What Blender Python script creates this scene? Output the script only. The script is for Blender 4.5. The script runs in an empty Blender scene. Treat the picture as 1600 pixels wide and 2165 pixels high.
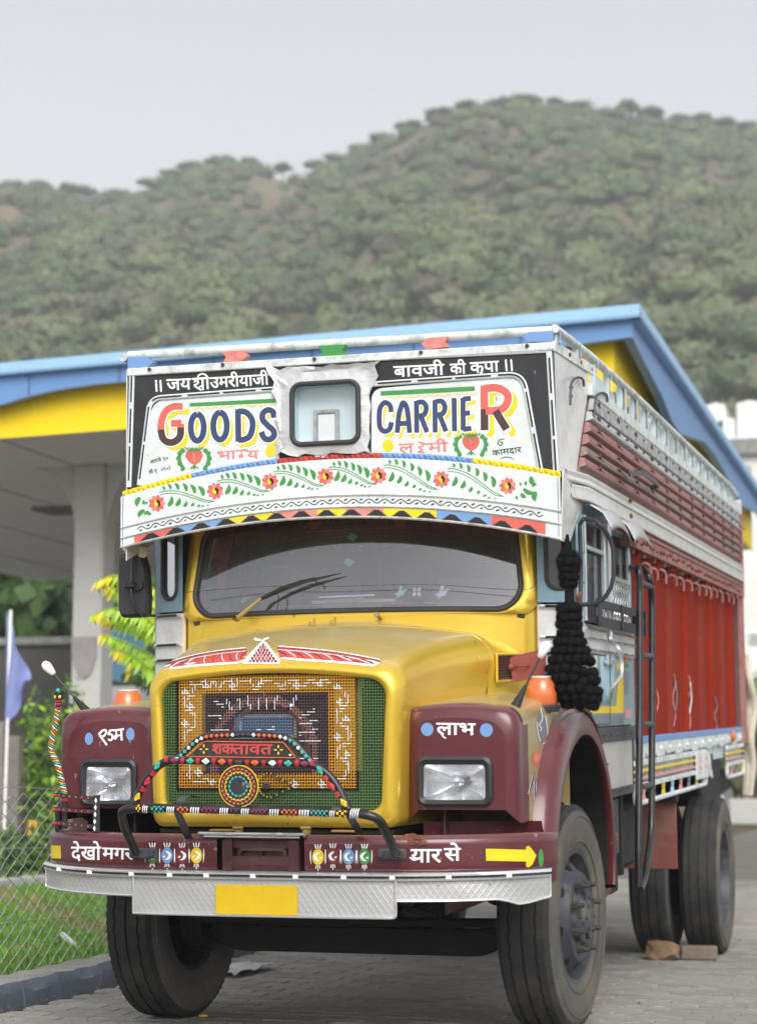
import bpy, bmesh, math, random
import numpy as np
from mathutils import Vector, Matrix
from mathutils.bvhtree import BVHTree
from mathutils.geometry import tessellate_polygon

sc = bpy.context.scene
COL = sc.collection
R = math.radians
random.seed(7)

# ------------------------------------------------------------------ camera
CAM = np.array([2.843, -9.239, 1.146]); YAW, PITCH, FPX = 0.28914, 0.13236, 4228.15
cd = bpy.data.cameras.new('camera'); co = bpy.data.objects.new('camera', cd); COL.objects.link(co)
cd.sensor_fit = 'HORIZONTAL'; cd.sensor_width = 24.0; cd.lens = 24.0 * FPX / 1600.0
cd.clip_start = 0.1; cd.clip_end = 4000
co.location = CAM; co.rotation_euler = (math.pi / 2 + PITCH, 0, YAW)
cd.dof.use_dof = True; cd.dof.focus_distance = 8.6; cd.dof.aperture_fstop = 2.3
sc.camera = co
# ------------------------------------------------------------------ sky and sun
SUN_EL, SUN_AZ = 37.0, 26.0            # azimuth of the sun seen from the truck: behind the camera and to the right
w = bpy.data.worlds.new('World'); sc.world = w; w.use_nodes = True
nt = w.node_tree; bg = nt.nodes['Background']
sky = nt.nodes.new('ShaderNodeTexSky'); sky.sky_type = 'NISHITA'; sky.sun_disc = False
sky.sun_elevation = R(SUN_EL); sky.sun_rotation = R(180 - SUN_AZ); sky.dust_density = 7.0
hs = nt.nodes.new('ShaderNodeHueSaturation'); hs.inputs['Saturation'].default_value = 0.12
nt.links.new(sky.outputs[0], hs.inputs['Color'])
mx = nt.nodes.new('ShaderNodeMix'); mx.data_type = 'RGBA'; mx.inputs[0].default_value = 0.5
# even overcast cloud, a little whiter towards the horizon all round
_tc = nt.nodes.new('ShaderNodeTexCoord'); _sp = nt.nodes.new('ShaderNodeSeparateXYZ'); _mr = nt.nodes.new('ShaderNodeMapRange'); _cm = nt.nodes.new('ShaderNodeMix'); _cm.data_type = 'RGBA'
nt.links.new(_tc.outputs['Generated'], _sp.inputs[0]); nt.links.new(_sp.outputs['Z'], _mr.inputs['Value']); _mr.inputs['From Min'].default_value = .20; _mr.inputs['From Max'].default_value = .44
_cm.inputs[6].default_value = (12.6, 12.7, 12.9, 1); _cm.inputs[7].default_value = (7.2, 7.35, 7.75, 1); nt.links.new(_mr.outputs[0], _cm.inputs[0]); nt.links.new(_cm.outputs[2], mx.inputs[7])
nt.links.new(hs.outputs[0], mx.inputs[6]); nt.links.new(mx.outputs[2], bg.inputs['Color'])
bg.inputs['Strength'].default_value = 0.112
sd = bpy.data.lights.new('sun', 'SUN'); so = bpy.data.objects.new('sun', sd); COL.objects.link(so)
sd.energy = 1.9; sd.angle = R(40); sd.color = (1.0, 0.975, 0.94)
_d = Vector((math.sin(R(SUN_AZ)) * math.cos(R(SUN_EL)), -math.cos(R(SUN_AZ)) * math.cos(R(SUN_EL)), math.sin(R(SUN_EL))))
so.rotation_euler = _d.to_track_quat('Z', 'Y').to_euler(); so.location = (0, -20, 30)
sc.view_settings.view_transform = 'Standard'; sc.view_settings.look = 'None'
sc.view_settings.exposure = 0.33; sc.view_settings.gamma = 1.0; sc.view_settings.use_curve_mapping = False
sc.cycles.max_bounces = 8; sc.cycles.transparent_max_bounces = 16; sc.cycles.volume_bounces = 0
sc.cycles.use_denoising = True
try: sc.cycles.denoiser = 'OPENIMAGEDENOISE'
except Exception: pass

# ------------------------------------------------------------------ measuring: photograph pixels -> real coordinates
TAU = R(2.0)   # the truck stands a little nose-down on its springs
cT, sT = math.cos(TAU), math.sin(TAU)
_F = np.array([-math.sin(YAW) * math.cos(PITCH), math.cos(YAW) * math.cos(PITCH), math.sin(PITCH)])
_R = np.array([math.cos(YAW), math.sin(YAW), 0.0]); _U = np.cross(_R, _F)
def unbody(P): x, y, z = P; z -= .5; return np.array([x, cT * y + sT * z, -sT * y + cT * z + .5])
def tobody(P): x, y, z = P; z -= .5; return np.array([x, cT * y - sT * z, sT * y + cT * z + .5])
CB = unbody(CAM)
def wray(px, py): return _F + _R * (px - 800) / FPX + _U * (1082.5 - py) / FPX
def bray(px, py): return unbody(CAM + wray(px, py)) - CB
def B(px, py, ax, val):            # point of the truck's own frame on the plane ax = val
    d = bray(px, py); i = 'xyz'.index(ax); return CB + d * (val - CB[i]) / d[i]
def W(px, py, ax, val):            # the same in world axes
    d = wray(px, py); i = 'xyz'.index(ax); return CAM + d * (val - CAM[i]) / d[i]

# ------------------------------------------------------------------ materials
def lin(c): c /= 255.0; return c / 12.92 if c <= .04045 else ((c + .055) / 1.055) ** 2.4
def S(r, g, b): return (lin(r), lin(g), lin(b))
MATS = {}
def mat(name, col, rough=.6, metal=0.0, var=.12, scale=6.0, dirt=None, dirt_amt=.35, bump=.0, bscale=40.0, coat=0.0, spec=.5, alpha=None, dscale=3.0, aniso=None):
    if name in MATS: return MATS[name]
    m = bpy.data.materials.new(name); m.use_nodes = True; n = m.node_tree; p = n.nodes['Principled BSDF']
    p.inputs['Roughness'].default_value = rough; p.inputs['Metallic'].default_value = metal
    p.inputs['Specular IOR Level'].default_value = spec
    if coat: p.inputs['Coat Weight'].default_value = coat; p.inputs['Coat Roughness'].default_value = .08
    tc = n.nodes.new('ShaderNodeTexCoord')
    out = None
    no = n.nodes.new('ShaderNodeTexNoise'); no.inputs['Scale'].default_value = scale; no.inputs['Detail'].default_value = 6; no.inputs['Roughness'].default_value = .65
    if aniso:
        mp = n.nodes.new('ShaderNodeMapping'); mp.inputs['Scale'].default_value = aniso
        n.links.new(tc.outputs['Object'], mp.inputs[0]); n.links.new(mp.outputs[0], no.inputs['Vector'])
    else: n.links.new(tc.outputs['Object'], no.inputs['Vector'])
    cr = n.nodes.new('ShaderNodeValToRGB'); cr.color_ramp.elements[0].position = .3; cr.color_ramp.elements[1].position = .7
    a = [max(0, c * (1 - var)) for c in col]; b = [min(1, c * (1 + var)) for c in col]
    cr.color_ramp.elements[0].color = (*a, 1); cr.color_ramp.elements[1].color = (*b, 1)
    n.links.new(no.outputs['Fac'], cr.inputs[0]); out = cr.outputs[0]
    if dirt:
        n2 = n.nodes.new('ShaderNodeTexNoise'); n2.inputs['Scale'].default_value = dscale; n2.inputs['Detail'].default_value = 10; n2.inputs['Roughness'].default_value = .72
        n.links.new(tc.outputs['Object'], n2.inputs['Vector'])
        c2 = n.nodes.new('ShaderNodeValToRGB'); c2.color_ramp.elements[0].position = .47; c2.color_ramp.elements[1].position = .72
        c2.color_ramp.elements[0].color = (0, 0, 0, 1); c2.color_ramp.elements[1].color = (dirt_amt,) * 3 + (1,)
        n.links.new(n2.outputs['Fac'], c2.inputs[0])
        mm = n.nodes.new('ShaderNodeMix'); mm.data_type = 'RGBA'; n.links.new(c2.outputs[0], mm.inputs[0]); n.links.new(out, mm.inputs[6])
        mm.inputs[7].default_value = (*dirt, 1); out = mm.outputs[2]
        rm = n.nodes.new('ShaderNodeMath'); rm.operation = 'MULTIPLY_ADD'; n.links.new(c2.outputs[0], rm.inputs[0]); rm.inputs[1].default_value = .6; rm.inputs[2].default_value = rough
        rm.use_clamp = True; n.links.new(rm.outputs[0], p.inputs['Roughness'])
    n.links.new(out, p.inputs['Base Color'])
    if bump:
        nb = n.nodes.new('ShaderNodeTexNoise'); nb.inputs['Scale'].default_value = bscale; nb.inputs['Detail'].default_value = 5
        n.links.new(tc.outputs['Object'], nb.inputs['Vector'])
        bp = n.nodes.new('ShaderNodeBump'); bp.inputs['Strength'].default_value = bump; bp.inputs['Distance'].default_value = .02
        n.links.new(nb.outputs['Fac'], bp.inputs['Height']); n.links.new(bp.outputs[0], p.inputs['Normal'])
    if alpha is not None: p.inputs['Alpha'].default_value = alpha
    MATS[name] = m; return m
DUST = (.26, .23, .19)
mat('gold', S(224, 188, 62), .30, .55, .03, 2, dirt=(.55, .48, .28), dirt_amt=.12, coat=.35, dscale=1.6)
def sheen_dust(name, c, amt):     # pale sky sheen and dust painted into the colour of upward faces
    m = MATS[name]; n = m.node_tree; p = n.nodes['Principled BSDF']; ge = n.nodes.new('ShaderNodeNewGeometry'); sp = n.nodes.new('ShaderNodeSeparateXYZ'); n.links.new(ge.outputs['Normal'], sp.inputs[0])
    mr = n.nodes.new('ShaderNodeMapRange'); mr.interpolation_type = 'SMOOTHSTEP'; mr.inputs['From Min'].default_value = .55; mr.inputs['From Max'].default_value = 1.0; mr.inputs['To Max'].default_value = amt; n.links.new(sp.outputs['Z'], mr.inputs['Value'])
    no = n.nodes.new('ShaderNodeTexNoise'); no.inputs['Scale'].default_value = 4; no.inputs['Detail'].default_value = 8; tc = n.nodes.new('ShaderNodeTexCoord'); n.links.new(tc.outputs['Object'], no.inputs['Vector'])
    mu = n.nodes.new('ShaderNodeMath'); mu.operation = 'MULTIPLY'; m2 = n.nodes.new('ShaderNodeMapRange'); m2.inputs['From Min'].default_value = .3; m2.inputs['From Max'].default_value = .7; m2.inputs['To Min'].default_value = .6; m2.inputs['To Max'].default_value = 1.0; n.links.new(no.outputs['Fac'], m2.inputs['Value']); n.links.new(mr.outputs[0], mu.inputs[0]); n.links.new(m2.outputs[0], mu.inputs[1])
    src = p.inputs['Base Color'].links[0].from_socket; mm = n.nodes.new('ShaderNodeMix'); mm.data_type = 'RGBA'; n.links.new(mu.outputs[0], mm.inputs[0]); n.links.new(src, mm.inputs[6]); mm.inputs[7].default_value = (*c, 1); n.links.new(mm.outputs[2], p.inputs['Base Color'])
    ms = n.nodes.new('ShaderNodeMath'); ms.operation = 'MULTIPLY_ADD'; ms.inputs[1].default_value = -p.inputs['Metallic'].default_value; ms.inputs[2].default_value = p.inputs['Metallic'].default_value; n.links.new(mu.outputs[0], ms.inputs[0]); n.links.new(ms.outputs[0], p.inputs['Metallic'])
def chips(name, c, thr):        # small chips and scratches showing what lies under the paint
    m = MATS[name]; n = m.node_tree; p = n.nodes['Principled BSDF']; tc = n.nodes.new('ShaderNodeTexCoord'); mp = n.nodes.new('ShaderNodeMapping'); mp.inputs['Scale'].default_value = (1, 1, .45); n.links.new(tc.outputs['Object'], mp.inputs[0])
    no = n.nodes.new('ShaderNodeTexNoise'); no.inputs['Scale'].default_value = 26; no.inputs['Detail'].default_value = 4; no.inputs['Roughness'].default_value = .75; n.links.new(mp.outputs[0], no.inputs['Vector'])
    cr = n.nodes.new('ShaderNodeValToRGB'); cr.color_ramp.elements[0].position = thr - .085; cr.color_ramp.elements[1].position = thr - .065; cr.color_ramp.elements[1].color = (.8, .8, .8, 1); n.links.new(no.outputs['Fac'], cr.inputs[0])
    src = p.inputs['Base Color'].links[0].from_socket; mm = n.nodes.new('ShaderNodeMix'); mm.data_type = 'RGBA'; n.links.new(cr.outputs[0], mm.inputs[0]); n.links.new(src, mm.inputs[6]); mm.inputs[7].default_value = (*c, 1); n.links.new(mm.outputs[2], p.inputs['Base Color'])
mat('gold_dark', S(158, 134, 74), .45, .3, .08, 4, dirt=DUST, dirt_amt=.3)
sheen_dust('gold', S(190, 178, 140), .72)
chips('gold', S(120, 96, 60), .755)
mat('beige_gold', S(184, 168, 118), .34, .3, .08, 3, dirt=(.45, .40, .28), dirt_amt=.3, coat=.3)
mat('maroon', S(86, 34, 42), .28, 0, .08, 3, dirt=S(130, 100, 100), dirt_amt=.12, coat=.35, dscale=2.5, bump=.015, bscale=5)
sheen_dust('maroon', S(150, 126, 122), .40)
chips('maroon', S(150, 128, 122), .745)
mat('maroon_dark', S(70, 32, 38), .5, 0, .2, 9, dirt=DUST, dirt_amt=.4)
mat('white_paint', S(213, 221, 222), .4, 0, .03, 3, dirt=S(160, 154, 140), dirt_amt=.34, dscale=5, bump=.02, bscale=7)
mat('white_worn', S(214, 222, 220), .5, 0, .06, 5, dirt=S(96, 88, 76), dirt_amt=.75, dscale=9)
mat('pale_blue_white', S(200, 214, 218), .5, 0, .06, 5, dirt=S(120, 115, 105), dirt_amt=.5, dscale=7)
mat('black_paint', S(48, 48, 52), .5, 0, .12, 5, dirt=S(100, 98, 92), dirt_amt=.15, dscale=6, spec=.3)
chips('white_paint', S(120, 110, 98), .75)
chips('black_paint', S(130, 128, 124), .75)
mat('black_gloss', S(28, 28, 30), .3, 0, .2, 8, dirt=S(110, 105, 100), dirt_amt=.2, dscale=12)
mat('black_plastic', S(42, 43, 46), .45, 0, .1, 10)
mat('rubber', S(38, 38, 38), .75, 0, .2, 8, dirt=S(98, 94, 88), dirt_amt=.35, dscale=4, bump=.1, bscale=60)
mat('rubber_side', S(82, 81, 78), .85, 0, .14, 6, dirt=S(134, 120, 98), dirt_amt=.5, dscale=3.5, bump=.06, bscale=50)
mat('gasket', S(50, 50, 52), .6, 0, .1, 10)
mat('aluminium', S(222, 222, 220), .36, .45, .06, 7, dirt=S(128, 120, 112), dirt_amt=.32, dscale=6, bump=.06, bscale=9, aniso=(1, 1, .4))
mat('aluminium_bright', S(228, 229, 230), .26, .8, .06, 5, bump=.25, bscale=5)
mat('aluminium_worn', S(190, 190, 190), .42, .5, .18, 18, dirt=S(90, 82, 80), dirt_amt=.7, dscale=16, bump=.08, bscale=20)
mat('steel_dark', S(70, 72, 78), .5, .3, .15, 9, dirt=S(120, 112, 100), dirt_amt=.5, dscale=7)
mat('hub_grey', S(56, 60, 68), .5, .1, .15, 9, dirt=S(128, 118, 104), dirt_amt=.6, dscale=8)
mat('nut_metal', S(72, 70, 68), .6, .4, .2, 30)
mat('under_black', S(16, 16, 17), .7, 0, .2, 9, dirt=S(50, 46, 40), dirt_amt=.5)
mat('plank_purple', S(150, 106, 106), .6, 0, .14, 7, dirt=S(180, 160, 155), dirt_amt=.4, dscale=8, aniso=(1, .12, 1))
mat('plank_brown', S(136, 118, 112), .65, 0, .14, 7, dirt=S(170, 150, 145), dirt_amt=.45, dscale=8, aniso=(1, .12, 1))
mat('beam_purple', S(158, 112, 108), .65, 0, .14, 9, dirt=S(118, 62, 52), dirt_amt=.6, dscale=7, bump=.1, bscale=15)
mat('bolt_rust', S(92, 48, 42), .8, 0, .3, 30)
mat('red_paint', S(138, 42, 25), .75, 0, .08, 4, dirt=S(140, 70, 54), dirt_amt=.22, dscale=5, spec=.06)
mat('red_rib', S(128, 46, 34), .75, 0, .10, 5, dirt=S(150, 90, 78), dirt_amt=.22, dscale=6, spec=.2)
mat('brown_red', S(112, 62, 54), .7, 0, .15, 6, dirt=DUST, dirt_amt=.5)
mat('flag_red', S(140, 66, 58), .5, 0, .1, 4, dirt=S(170, 110, 100), dirt_amt=.3)
mat('cab_blue', S(126, 158, 172), .42, 0, .08, 5, dirt=S(90, 100, 104), dirt_amt=.35, dscale=7)
mat('cab_teal', S(136, 160, 156), .35, 0, .06, 4, dirt=S(160, 160, 150), dirt_amt=.3, coat=.3)
mat('grille_green', S(88, 122, 70), .7); mat('grille_yellow', S(206, 150, 42), .65, 0, .08)
mat('grille_brown', S(84, 68, 72), .7); mat('grille_blue', S(96, 120, 150), .6); mat('grille_white', S(232, 232, 236), .6)
mat('grille_black', S(26, 26, 28), .6)
for k, v in dict(paint_white=(244, 244, 244), paint_yellow=(232, 202, 30), paint_green=(62, 140, 66), paint_red=(208, 98, 86), paint_red2=(190, 74, 66),
                 paint_blue=(50, 66, 104), paint_lightblue=(112, 150, 200), paint_black=(30, 30, 32), paint_brown=(72, 48, 52), paint_maroon=(120, 44, 52),
                 plate_yellow=(212, 176, 12), bead_orange=(226, 104, 50), bead_teal=(60, 176, 160), bead_red=(206, 44, 60), bead_purple=(140, 44, 90),
                 bead_yellow=(240, 190, 40), bead_white=(238, 238, 240), bead_violet=(72, 60, 86), paint_pink=(214, 150, 150), paint_lavender=(186, 186, 222), paint_grey=(120, 124, 134),
                 paint_sky=(170, 205, 220)).items():
    mat(k, S(*v), .45, 0, .06, 12)
mat('sticker_teal', S(140, 226, 196), .5); mat('sticker_lavender', S(222, 220, 255), .5)
mat('paint_faded', S(214, 130, 122), .6, 0, .25, 25)
mat('rust', S(120, 74, 52), .85, 0, .4, 25, bump=.3, bscale=40)
mat('orange_lens', S(206, 108, 58), .22, 0, .06, 4, coat=.6)
mat('wool', S(22, 22, 24), .95, 0, .3, 60, spec=.15)
mat('rope', S(196, 190, 172), .9, 0, .15, 30, bump=.3, bscale=60)
mat('interior', S(66, 60, 60), .9); mat('interior_grey', S(150, 150, 152), .8)
mat('visor_fill', S(120, 120, 118), .5, .5)
mat('cloth_red', S(130, 36, 44), .8); mat('wood_pale', S(190, 186, 176), .7)
mat('kerb', S(146, 146, 142), .85, 0, .18, 6, dirt=S(88, 84, 76), dirt_amt=.7, dscale=4, bump=.3, bscale=18)
mat('kerb_blue', S(96, 104, 118), .8, 0, .2, 6, dirt=S(110, 106, 98), dirt_amt=.8, dscale=3, bump=.3, bscale=18)
mat('stone_tan', S(122, 98, 74), .9, 0, .25, 9, bump=.6, bscale=12)
mat('brick_old', S(116, 104, 94), .9, 0, .2, 9, dirt=S(80, 74, 66), dirt_amt=.5, bump=.4, bscale=20)
for i, c in enumerate([(148, 146, 141), (141, 139, 135), (155, 152, 146), (148, 137, 133), (133, 131, 127)]):
    mat('paver_%d' % i, S(*c), .85, 0, .10, 14, dirt=S(96, 91, 84), dirt_amt=.5, dscale=2.5, bump=.3, bscale=60)
mat('joint_sand', S(72, 68, 60), .95, 0, .25, 8, dirt=S(56, 60, 40), dirt_amt=.5)
mat('soil', S(92, 80, 62), .95, 0, .3, 3, dirt=S(70, 84, 44), dirt_amt=.9, dscale=1.0, bump=.4, bscale=10)
mat('grass_a', S(112, 154, 52), .7, 0, .25, 3); mat('grass_b', S(84, 126, 42), .7, 0, .25, 3); mat('grass_dry', S(140, 128, 84), .8, 0, .2, 3)
mat('leaf_dark', S(50, 70, 44), .6, 0, .3, 1.5); mat('leaf_mid', S(74, 98, 52), .6, 0, .3, 1.5); mat('leaf_bright', S(96, 136, 52), .5, 0, .25, 3)
mat('leaf_yellow', S(220, 204, 40), .5, 0, .12, 3); mat('leaf_lime', S(150, 190, 40), .5, 0, .2, 3)
mat('bark', S(96, 84, 70), .9, 0, .25, 8, bump=.4, bscale=20)
mat('fascia_blue', S(104, 146, 196), .4, 0, .03, .8, dirt=S(130, 150, 176), dirt_amt=.3, dscale=.6); mat('fascia_light', S(150, 190, 226), .4, 0, .03, .8)
mat('fascia_yellow', S(250, 214, 6), .6, 0, .03, .8); mat('soffit', S(222, 222, 220), .7, 0, .04, .7)
mat('concrete_white', S(190, 190, 188), .7, 0, .05, 2, dirt=S(140, 138, 132), dirt_amt=.35, dscale=2)
mat('wall_dark', S(84, 82, 80), .8, 0, .12, 1); mat('wall_white', S(232, 232, 230), .7, 0, .04, 1, dirt=S(180, 176, 170), dirt_amt=.3, dscale=.5)
mat('post_grey', S(140, 134, 128), .85, 0, .15, 5, bump=.2, bscale=20)
mat('wire', S(186, 188, 186), .45, .3, .2, 20)
mat('flag_cloth', S(132, 144, 196), .75, 0, .06, 3)
mat('rock_earth', S(116, 108, 86), .95, 0, .25, .03)
mat('window_glass', S(60, 70, 78), .15, 0, .1, 3)
mat('flower_pink', S(220, 60, 110), .6); mat('sign_yellow', S(232, 180, 30), .5)
mat('plastic_litter', S(214, 216, 220), .35, 0, .1, 10)
mat('sign_blue', S(110, 176, 214), .4); mat('sign_grey', S(150, 146, 146), .6)

def glassy(name, tint, refl, transp, dustc, dusta, rough=.04):
    m = bpy.data.materials.new(name); m.use_nodes = True; n = m.node_tree; n.nodes.clear(); o = n.nodes.new('ShaderNodeOutputMaterial')
    g = n.nodes.new('ShaderNodeBsdfGlossy'); g.inputs['Roughness'].default_value = rough; g.inputs['Color'].default_value = (.95, .96, 1, 1)
    t = n.nodes.new('ShaderNodeBsdfTransparent'); t.inputs['Color'].default_value = (*tint, 1)
    d = n.nodes.new('ShaderNodeBsdfDiffuse'); d.inputs['Color'].default_value = (*dustc, 1)
    a = n.nodes.new('ShaderNodeMixShader'); fr = n.nodes.new('ShaderNodeLayerWeight'); fr.inputs['Blend'].default_value = .25
    ma = n.nodes.new('ShaderNodeMath'); ma.operation = 'MULTIPLY_ADD'; ma.inputs[1].default_value = .6; ma.inputs[2].default_value = refl; ma.use_clamp = True
    n.links.new(fr.outputs['Fresnel'], ma.inputs[0]); n.links.new(ma.outputs[0], a.inputs[0]); n.links.new(t.outputs[0], a.inputs[1]); n.links.new(g.outputs[0], a.inputs[2])
    b = n.nodes.new('ShaderNodeMixShader')
    tc = n.nodes.new('ShaderNodeTexCoord'); no = n.nodes.new('ShaderNodeTexNoise'); no.inputs['Scale'].default_value = 3.5; no.inputs['Detail'].default_value = 8
    n.links.new(tc.outputs['Object'], no.inputs['Vector']); mr = n.nodes.new('ShaderNodeMapRange'); mr.inputs['From Min'].default_value = .3; mr.inputs['From Max'].default_value = .8
    mr.inputs['To Min'].default_value = dusta * .4; mr.inputs['To Max'].default_value = dusta * 1.6; n.links.new(no.outputs['Fac'], mr.inputs['Value'])
    n.links.new(mr.outputs[0], b.inputs[0]); n.links.new(a.outputs[0], b.inputs[1]); n.links.new(d.outputs[0], b.inputs[2]); n.links.new(b.outputs[0], o.inputs['Surface'])
    MATS[name] = m; return m
glassy('windscreen', (.66, .66, .68), .15, 1, (.42, .42, .45), .10)
glassy('side_glass', (.35, .37, .4), .05, 1, (.4, .4, .42), .10)
glassy('lamp_glass', (.95, .96, .97), .10, 1, (.6, .6, .6), .05)
mat('reflector', S(240, 241, 244), .22, .85, .05, 8, bump=.14, bscale=18)

# ------------------------------------------------------------------ mesh builder
class G:
    def __init__(s): s.v = []; s.f = []; s.m = []
    def add(s, vs, fs, mi=0):
        o = len(s.v); s.v += [tuple(map(float, p)) for p in vs]; s.f += [tuple(i + o for i in f) for f in fs]
        s.m += [mi] * len(fs) if isinstance(mi, int) else list(mi)
        return s
    def box(s, x0, x1, y0, y1, z0, z1, mi=0):
        v = [(x, y, z) for z in (z0, z1) for y in (y0, y1) for x in (x0, x1)]
        return s.add(v, [(0, 2, 3, 1), (4, 5, 7, 6), (0, 1, 5, 4), (2, 6, 7, 3), (0, 4, 6, 2), (1, 3, 7, 5)], mi)
    def cbox(s, x0, x1, y0, y1, z0, z1, b=.004, mi=0):   # box with small chamfers on all twelve edges
        b = min(b, (x1 - x0) * .3, (y1 - y0) * .3, (z1 - z0) * .3)
        vs = []; idx = {}
        for ix, X in enumerate((x0, x1)):
            for iy, Y in enumerate((y0, y1)):
                for iz, Z in enumerate((z0, z1)):
                    sx, sy, sz = (1, -1)[ix], (1, -1)[iy], (1, -1)[iz]
                    for a in range(3):
                        p = [X + sx * b, Y + sy * b, Z + sz * b]; p[a] = (X, Y, Z)[a]
                        idx[(ix, iy, iz, a)] = len(vs); vs.append(p)
        fs = []
        def I(c, a): return idx[(c[0], c[1], c[2], a)]
        for a in range(3):
            u, w_ = [k for k in range(3) if k != a]
            for s_ in (0, 1):
                q = []
                for (p, r) in ((0, 0), (1, 0), (1, 1), (0, 1)):
                    c = [0, 0, 0]; c[a] = s_; c[u] = p; c[w_] = r; q.append(I(c, a))
                fs.append(tuple(q))
            for p in (0, 1):
                for r in (0, 1):
                    c0 = [0, 0, 0]; c0[u] = p; c0[w_] = r; c1 = list(c0); c1[a] = 1
                    fs.append((I(c0, u), I(c1, u), I(c1, w_), I(c0, w_)))
        for c in [(a, b_, c_) for a in (0, 1) for b_ in (0, 1) for c_ in (0, 1)]: fs.append((I(c, 0), I(c, 1), I(c, 2)))
        return s.add(vs, fs, mi)
    def prism(s, poly, d, mi=0):      # closed 3-D polygon extruded by vector d
        n = len(poly); d = np.array(d, float); v = [np.array(p, float) for p in poly]; v += [p + d for p in v]
        return s.add(v, [tuple(range(n)), tuple(range(2 * n - 1, n - 1, -1))] + [(i, (i + 1) % n, n + (i + 1) % n, n + i) for i in range(n)], mi)
    def tube(s, pts, r, seg=10, mi=0, closed=False, cap=True):
        pts = [Vector(p) for p in pts]; n = len(pts); rs = r if hasattr(r, '__len__') else [r] * n
        vs = []; prev = None
        for i, p in enumerate(pts):
            a = pts[i - 1] if (i > 0 or closed) else p; b = pts[(i + 1) % n] if (i < n - 1 or closed) else p
            t = (b - a).normalized()
            if prev is None:
                u = t.orthogonal().normalized()
            else: u = (prev - t * prev.dot(t)).normalized()
            prev = u; w_ = t.cross(u)
            for k in range(seg):
                an = 2 * math.pi * k / seg; vs.append(p + (u * math.cos(an) + w_ * math.sin(an)) * rs[i])
        fs = []
        for i in range(n if closed else n - 1):
            j = (i + 1) % n
            for k in range(seg): k2 = (k + 1) % seg; fs.append((i * seg + k, i * seg + k2, j * seg + k2, j * seg + k))
        if cap and not closed: fs += [tuple(range(seg - 1, -1, -1)), tuple((n - 1) * seg + k for k in range(seg))]
        return s.add(vs, fs, mi)
    def lathe(s, prof, c, axis='x', seg=48, mi=0, a0=0, a1=2 * math.pi, mfn=None):  # prof: (along, radius)
        vs = []; full = abs(a1 - a0 - 2 * math.pi) < 1e-6; ns = seg if full else seg + 1
        for i in range(ns):
            an = a0 + (a1 - a0) * i / seg
            for (h, r) in prof:
                q = (h, r * math.cos(an), r * math.sin(an))
                if axis == 'z': q = (r * math.cos(an), r * math.sin(an), h)
                if axis == 'y': q = (r * math.cos(an), h, r * math.sin(an))
                vs.append((c[0] + q[0], c[1] + q[1], c[2] + q[2]))
        m_ = len(prof); fs = []; ms = []
        for i in range(seg):
            j = (i + 1) % ns
            for k in range(m_ - 1): fs.append((i * m_ + k, i * m_ + k + 1, j * m_ + k + 1, j * m_ + k)); ms.append(mfn(k, i) if mfn else mi)
        return s.add(vs, fs, ms)
    def grid(s, rows, mi=0, closed=False, mfn=None):
        m_ = len(rows[0]); vs = [p for r in rows for p in r]; fs = []; ms = []
        for i in range(len(rows) - 1):
            for k in range(m_ if closed else m_ - 1):
                k2 = (k + 1) % m_; fs.append((i * m_ + k, i * m_ + k2, (i + 1) * m_ + k2, (i + 1) * m_ + k)); ms.append(mfn(i, k) if mfn else mi)
        return s.add(vs, fs, ms)
    def ball(s, c, r, seg=10, rings=7, mi=0, sc_=(1, 1, 1)):
        prof = [(-math.cos(math.pi * i / rings), max(1e-4, math.sin(math.pi * i / rings))) for i in range(rings + 1)]
        vs = []
        for i in range(seg):
            an = 2 * math.pi * i / seg
            for h, q in prof: vs.append((c[0] + r * sc_[0] * q * math.cos(an), c[1] + r * sc_[1] * q * math.sin(an), c[2] + r * sc_[2] * h))
        m_ = len(prof); fs = [(i * m_ + k, i * m_ + k + 1, ((i + 1) % seg) * m_ + k + 1, ((i + 1) % seg) * m_ + k) for i in range(seg) for k in range(m_ - 1)]
        return s.add(vs, fs, mi)
    def build(s, name, mats, parent=None, smooth=False, angle=35, fixn=True):
        me = bpy.data.meshes.new(name); me.from_pydata(s.v, [], s.f); me.update()
        for mm in (mats if isinstance(mats, (list, tuple)) else [mats]): me.materials.append(MATS[mm])
        if isinstance(mats, (list, tuple)) and len(mats) > 1: me.polygons.foreach_set('material_index', s.m)
        if fixn:
            bm = bmesh.new(); bm.from_mesh(me); bmesh.ops.recalc_face_normals(bm, faces=bm.faces); bm.to_mesh(me); bm.free()
        if smooth:
            me.polygons.foreach_set('use_smooth', [True] * len(me.polygons))
            me.set_sharp_from_angle(angle=R(angle))
        o = bpy.data.objects.new(name, me); COL.objects.link(o)
        if parent is not None: o.parent = parent
        return o
def tag(o, label=None, cat=None, group=None, kind=None):
    if label: o['label'] = label
    if cat: o['category'] = cat
    if group: o['group'] = group
    if kind: o['kind'] = kind
    return o
def empty(name, loc=(0, 0, 0), label=None, cat=None, group=None, rz=0):
    o = bpy.data.objects.new(name, None); COL.objects.link(o); o.location = loc; o.rotation_euler = (0, 0, rz); o.empty_display_size = .2
    return tag(o, label, cat, group)
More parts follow.
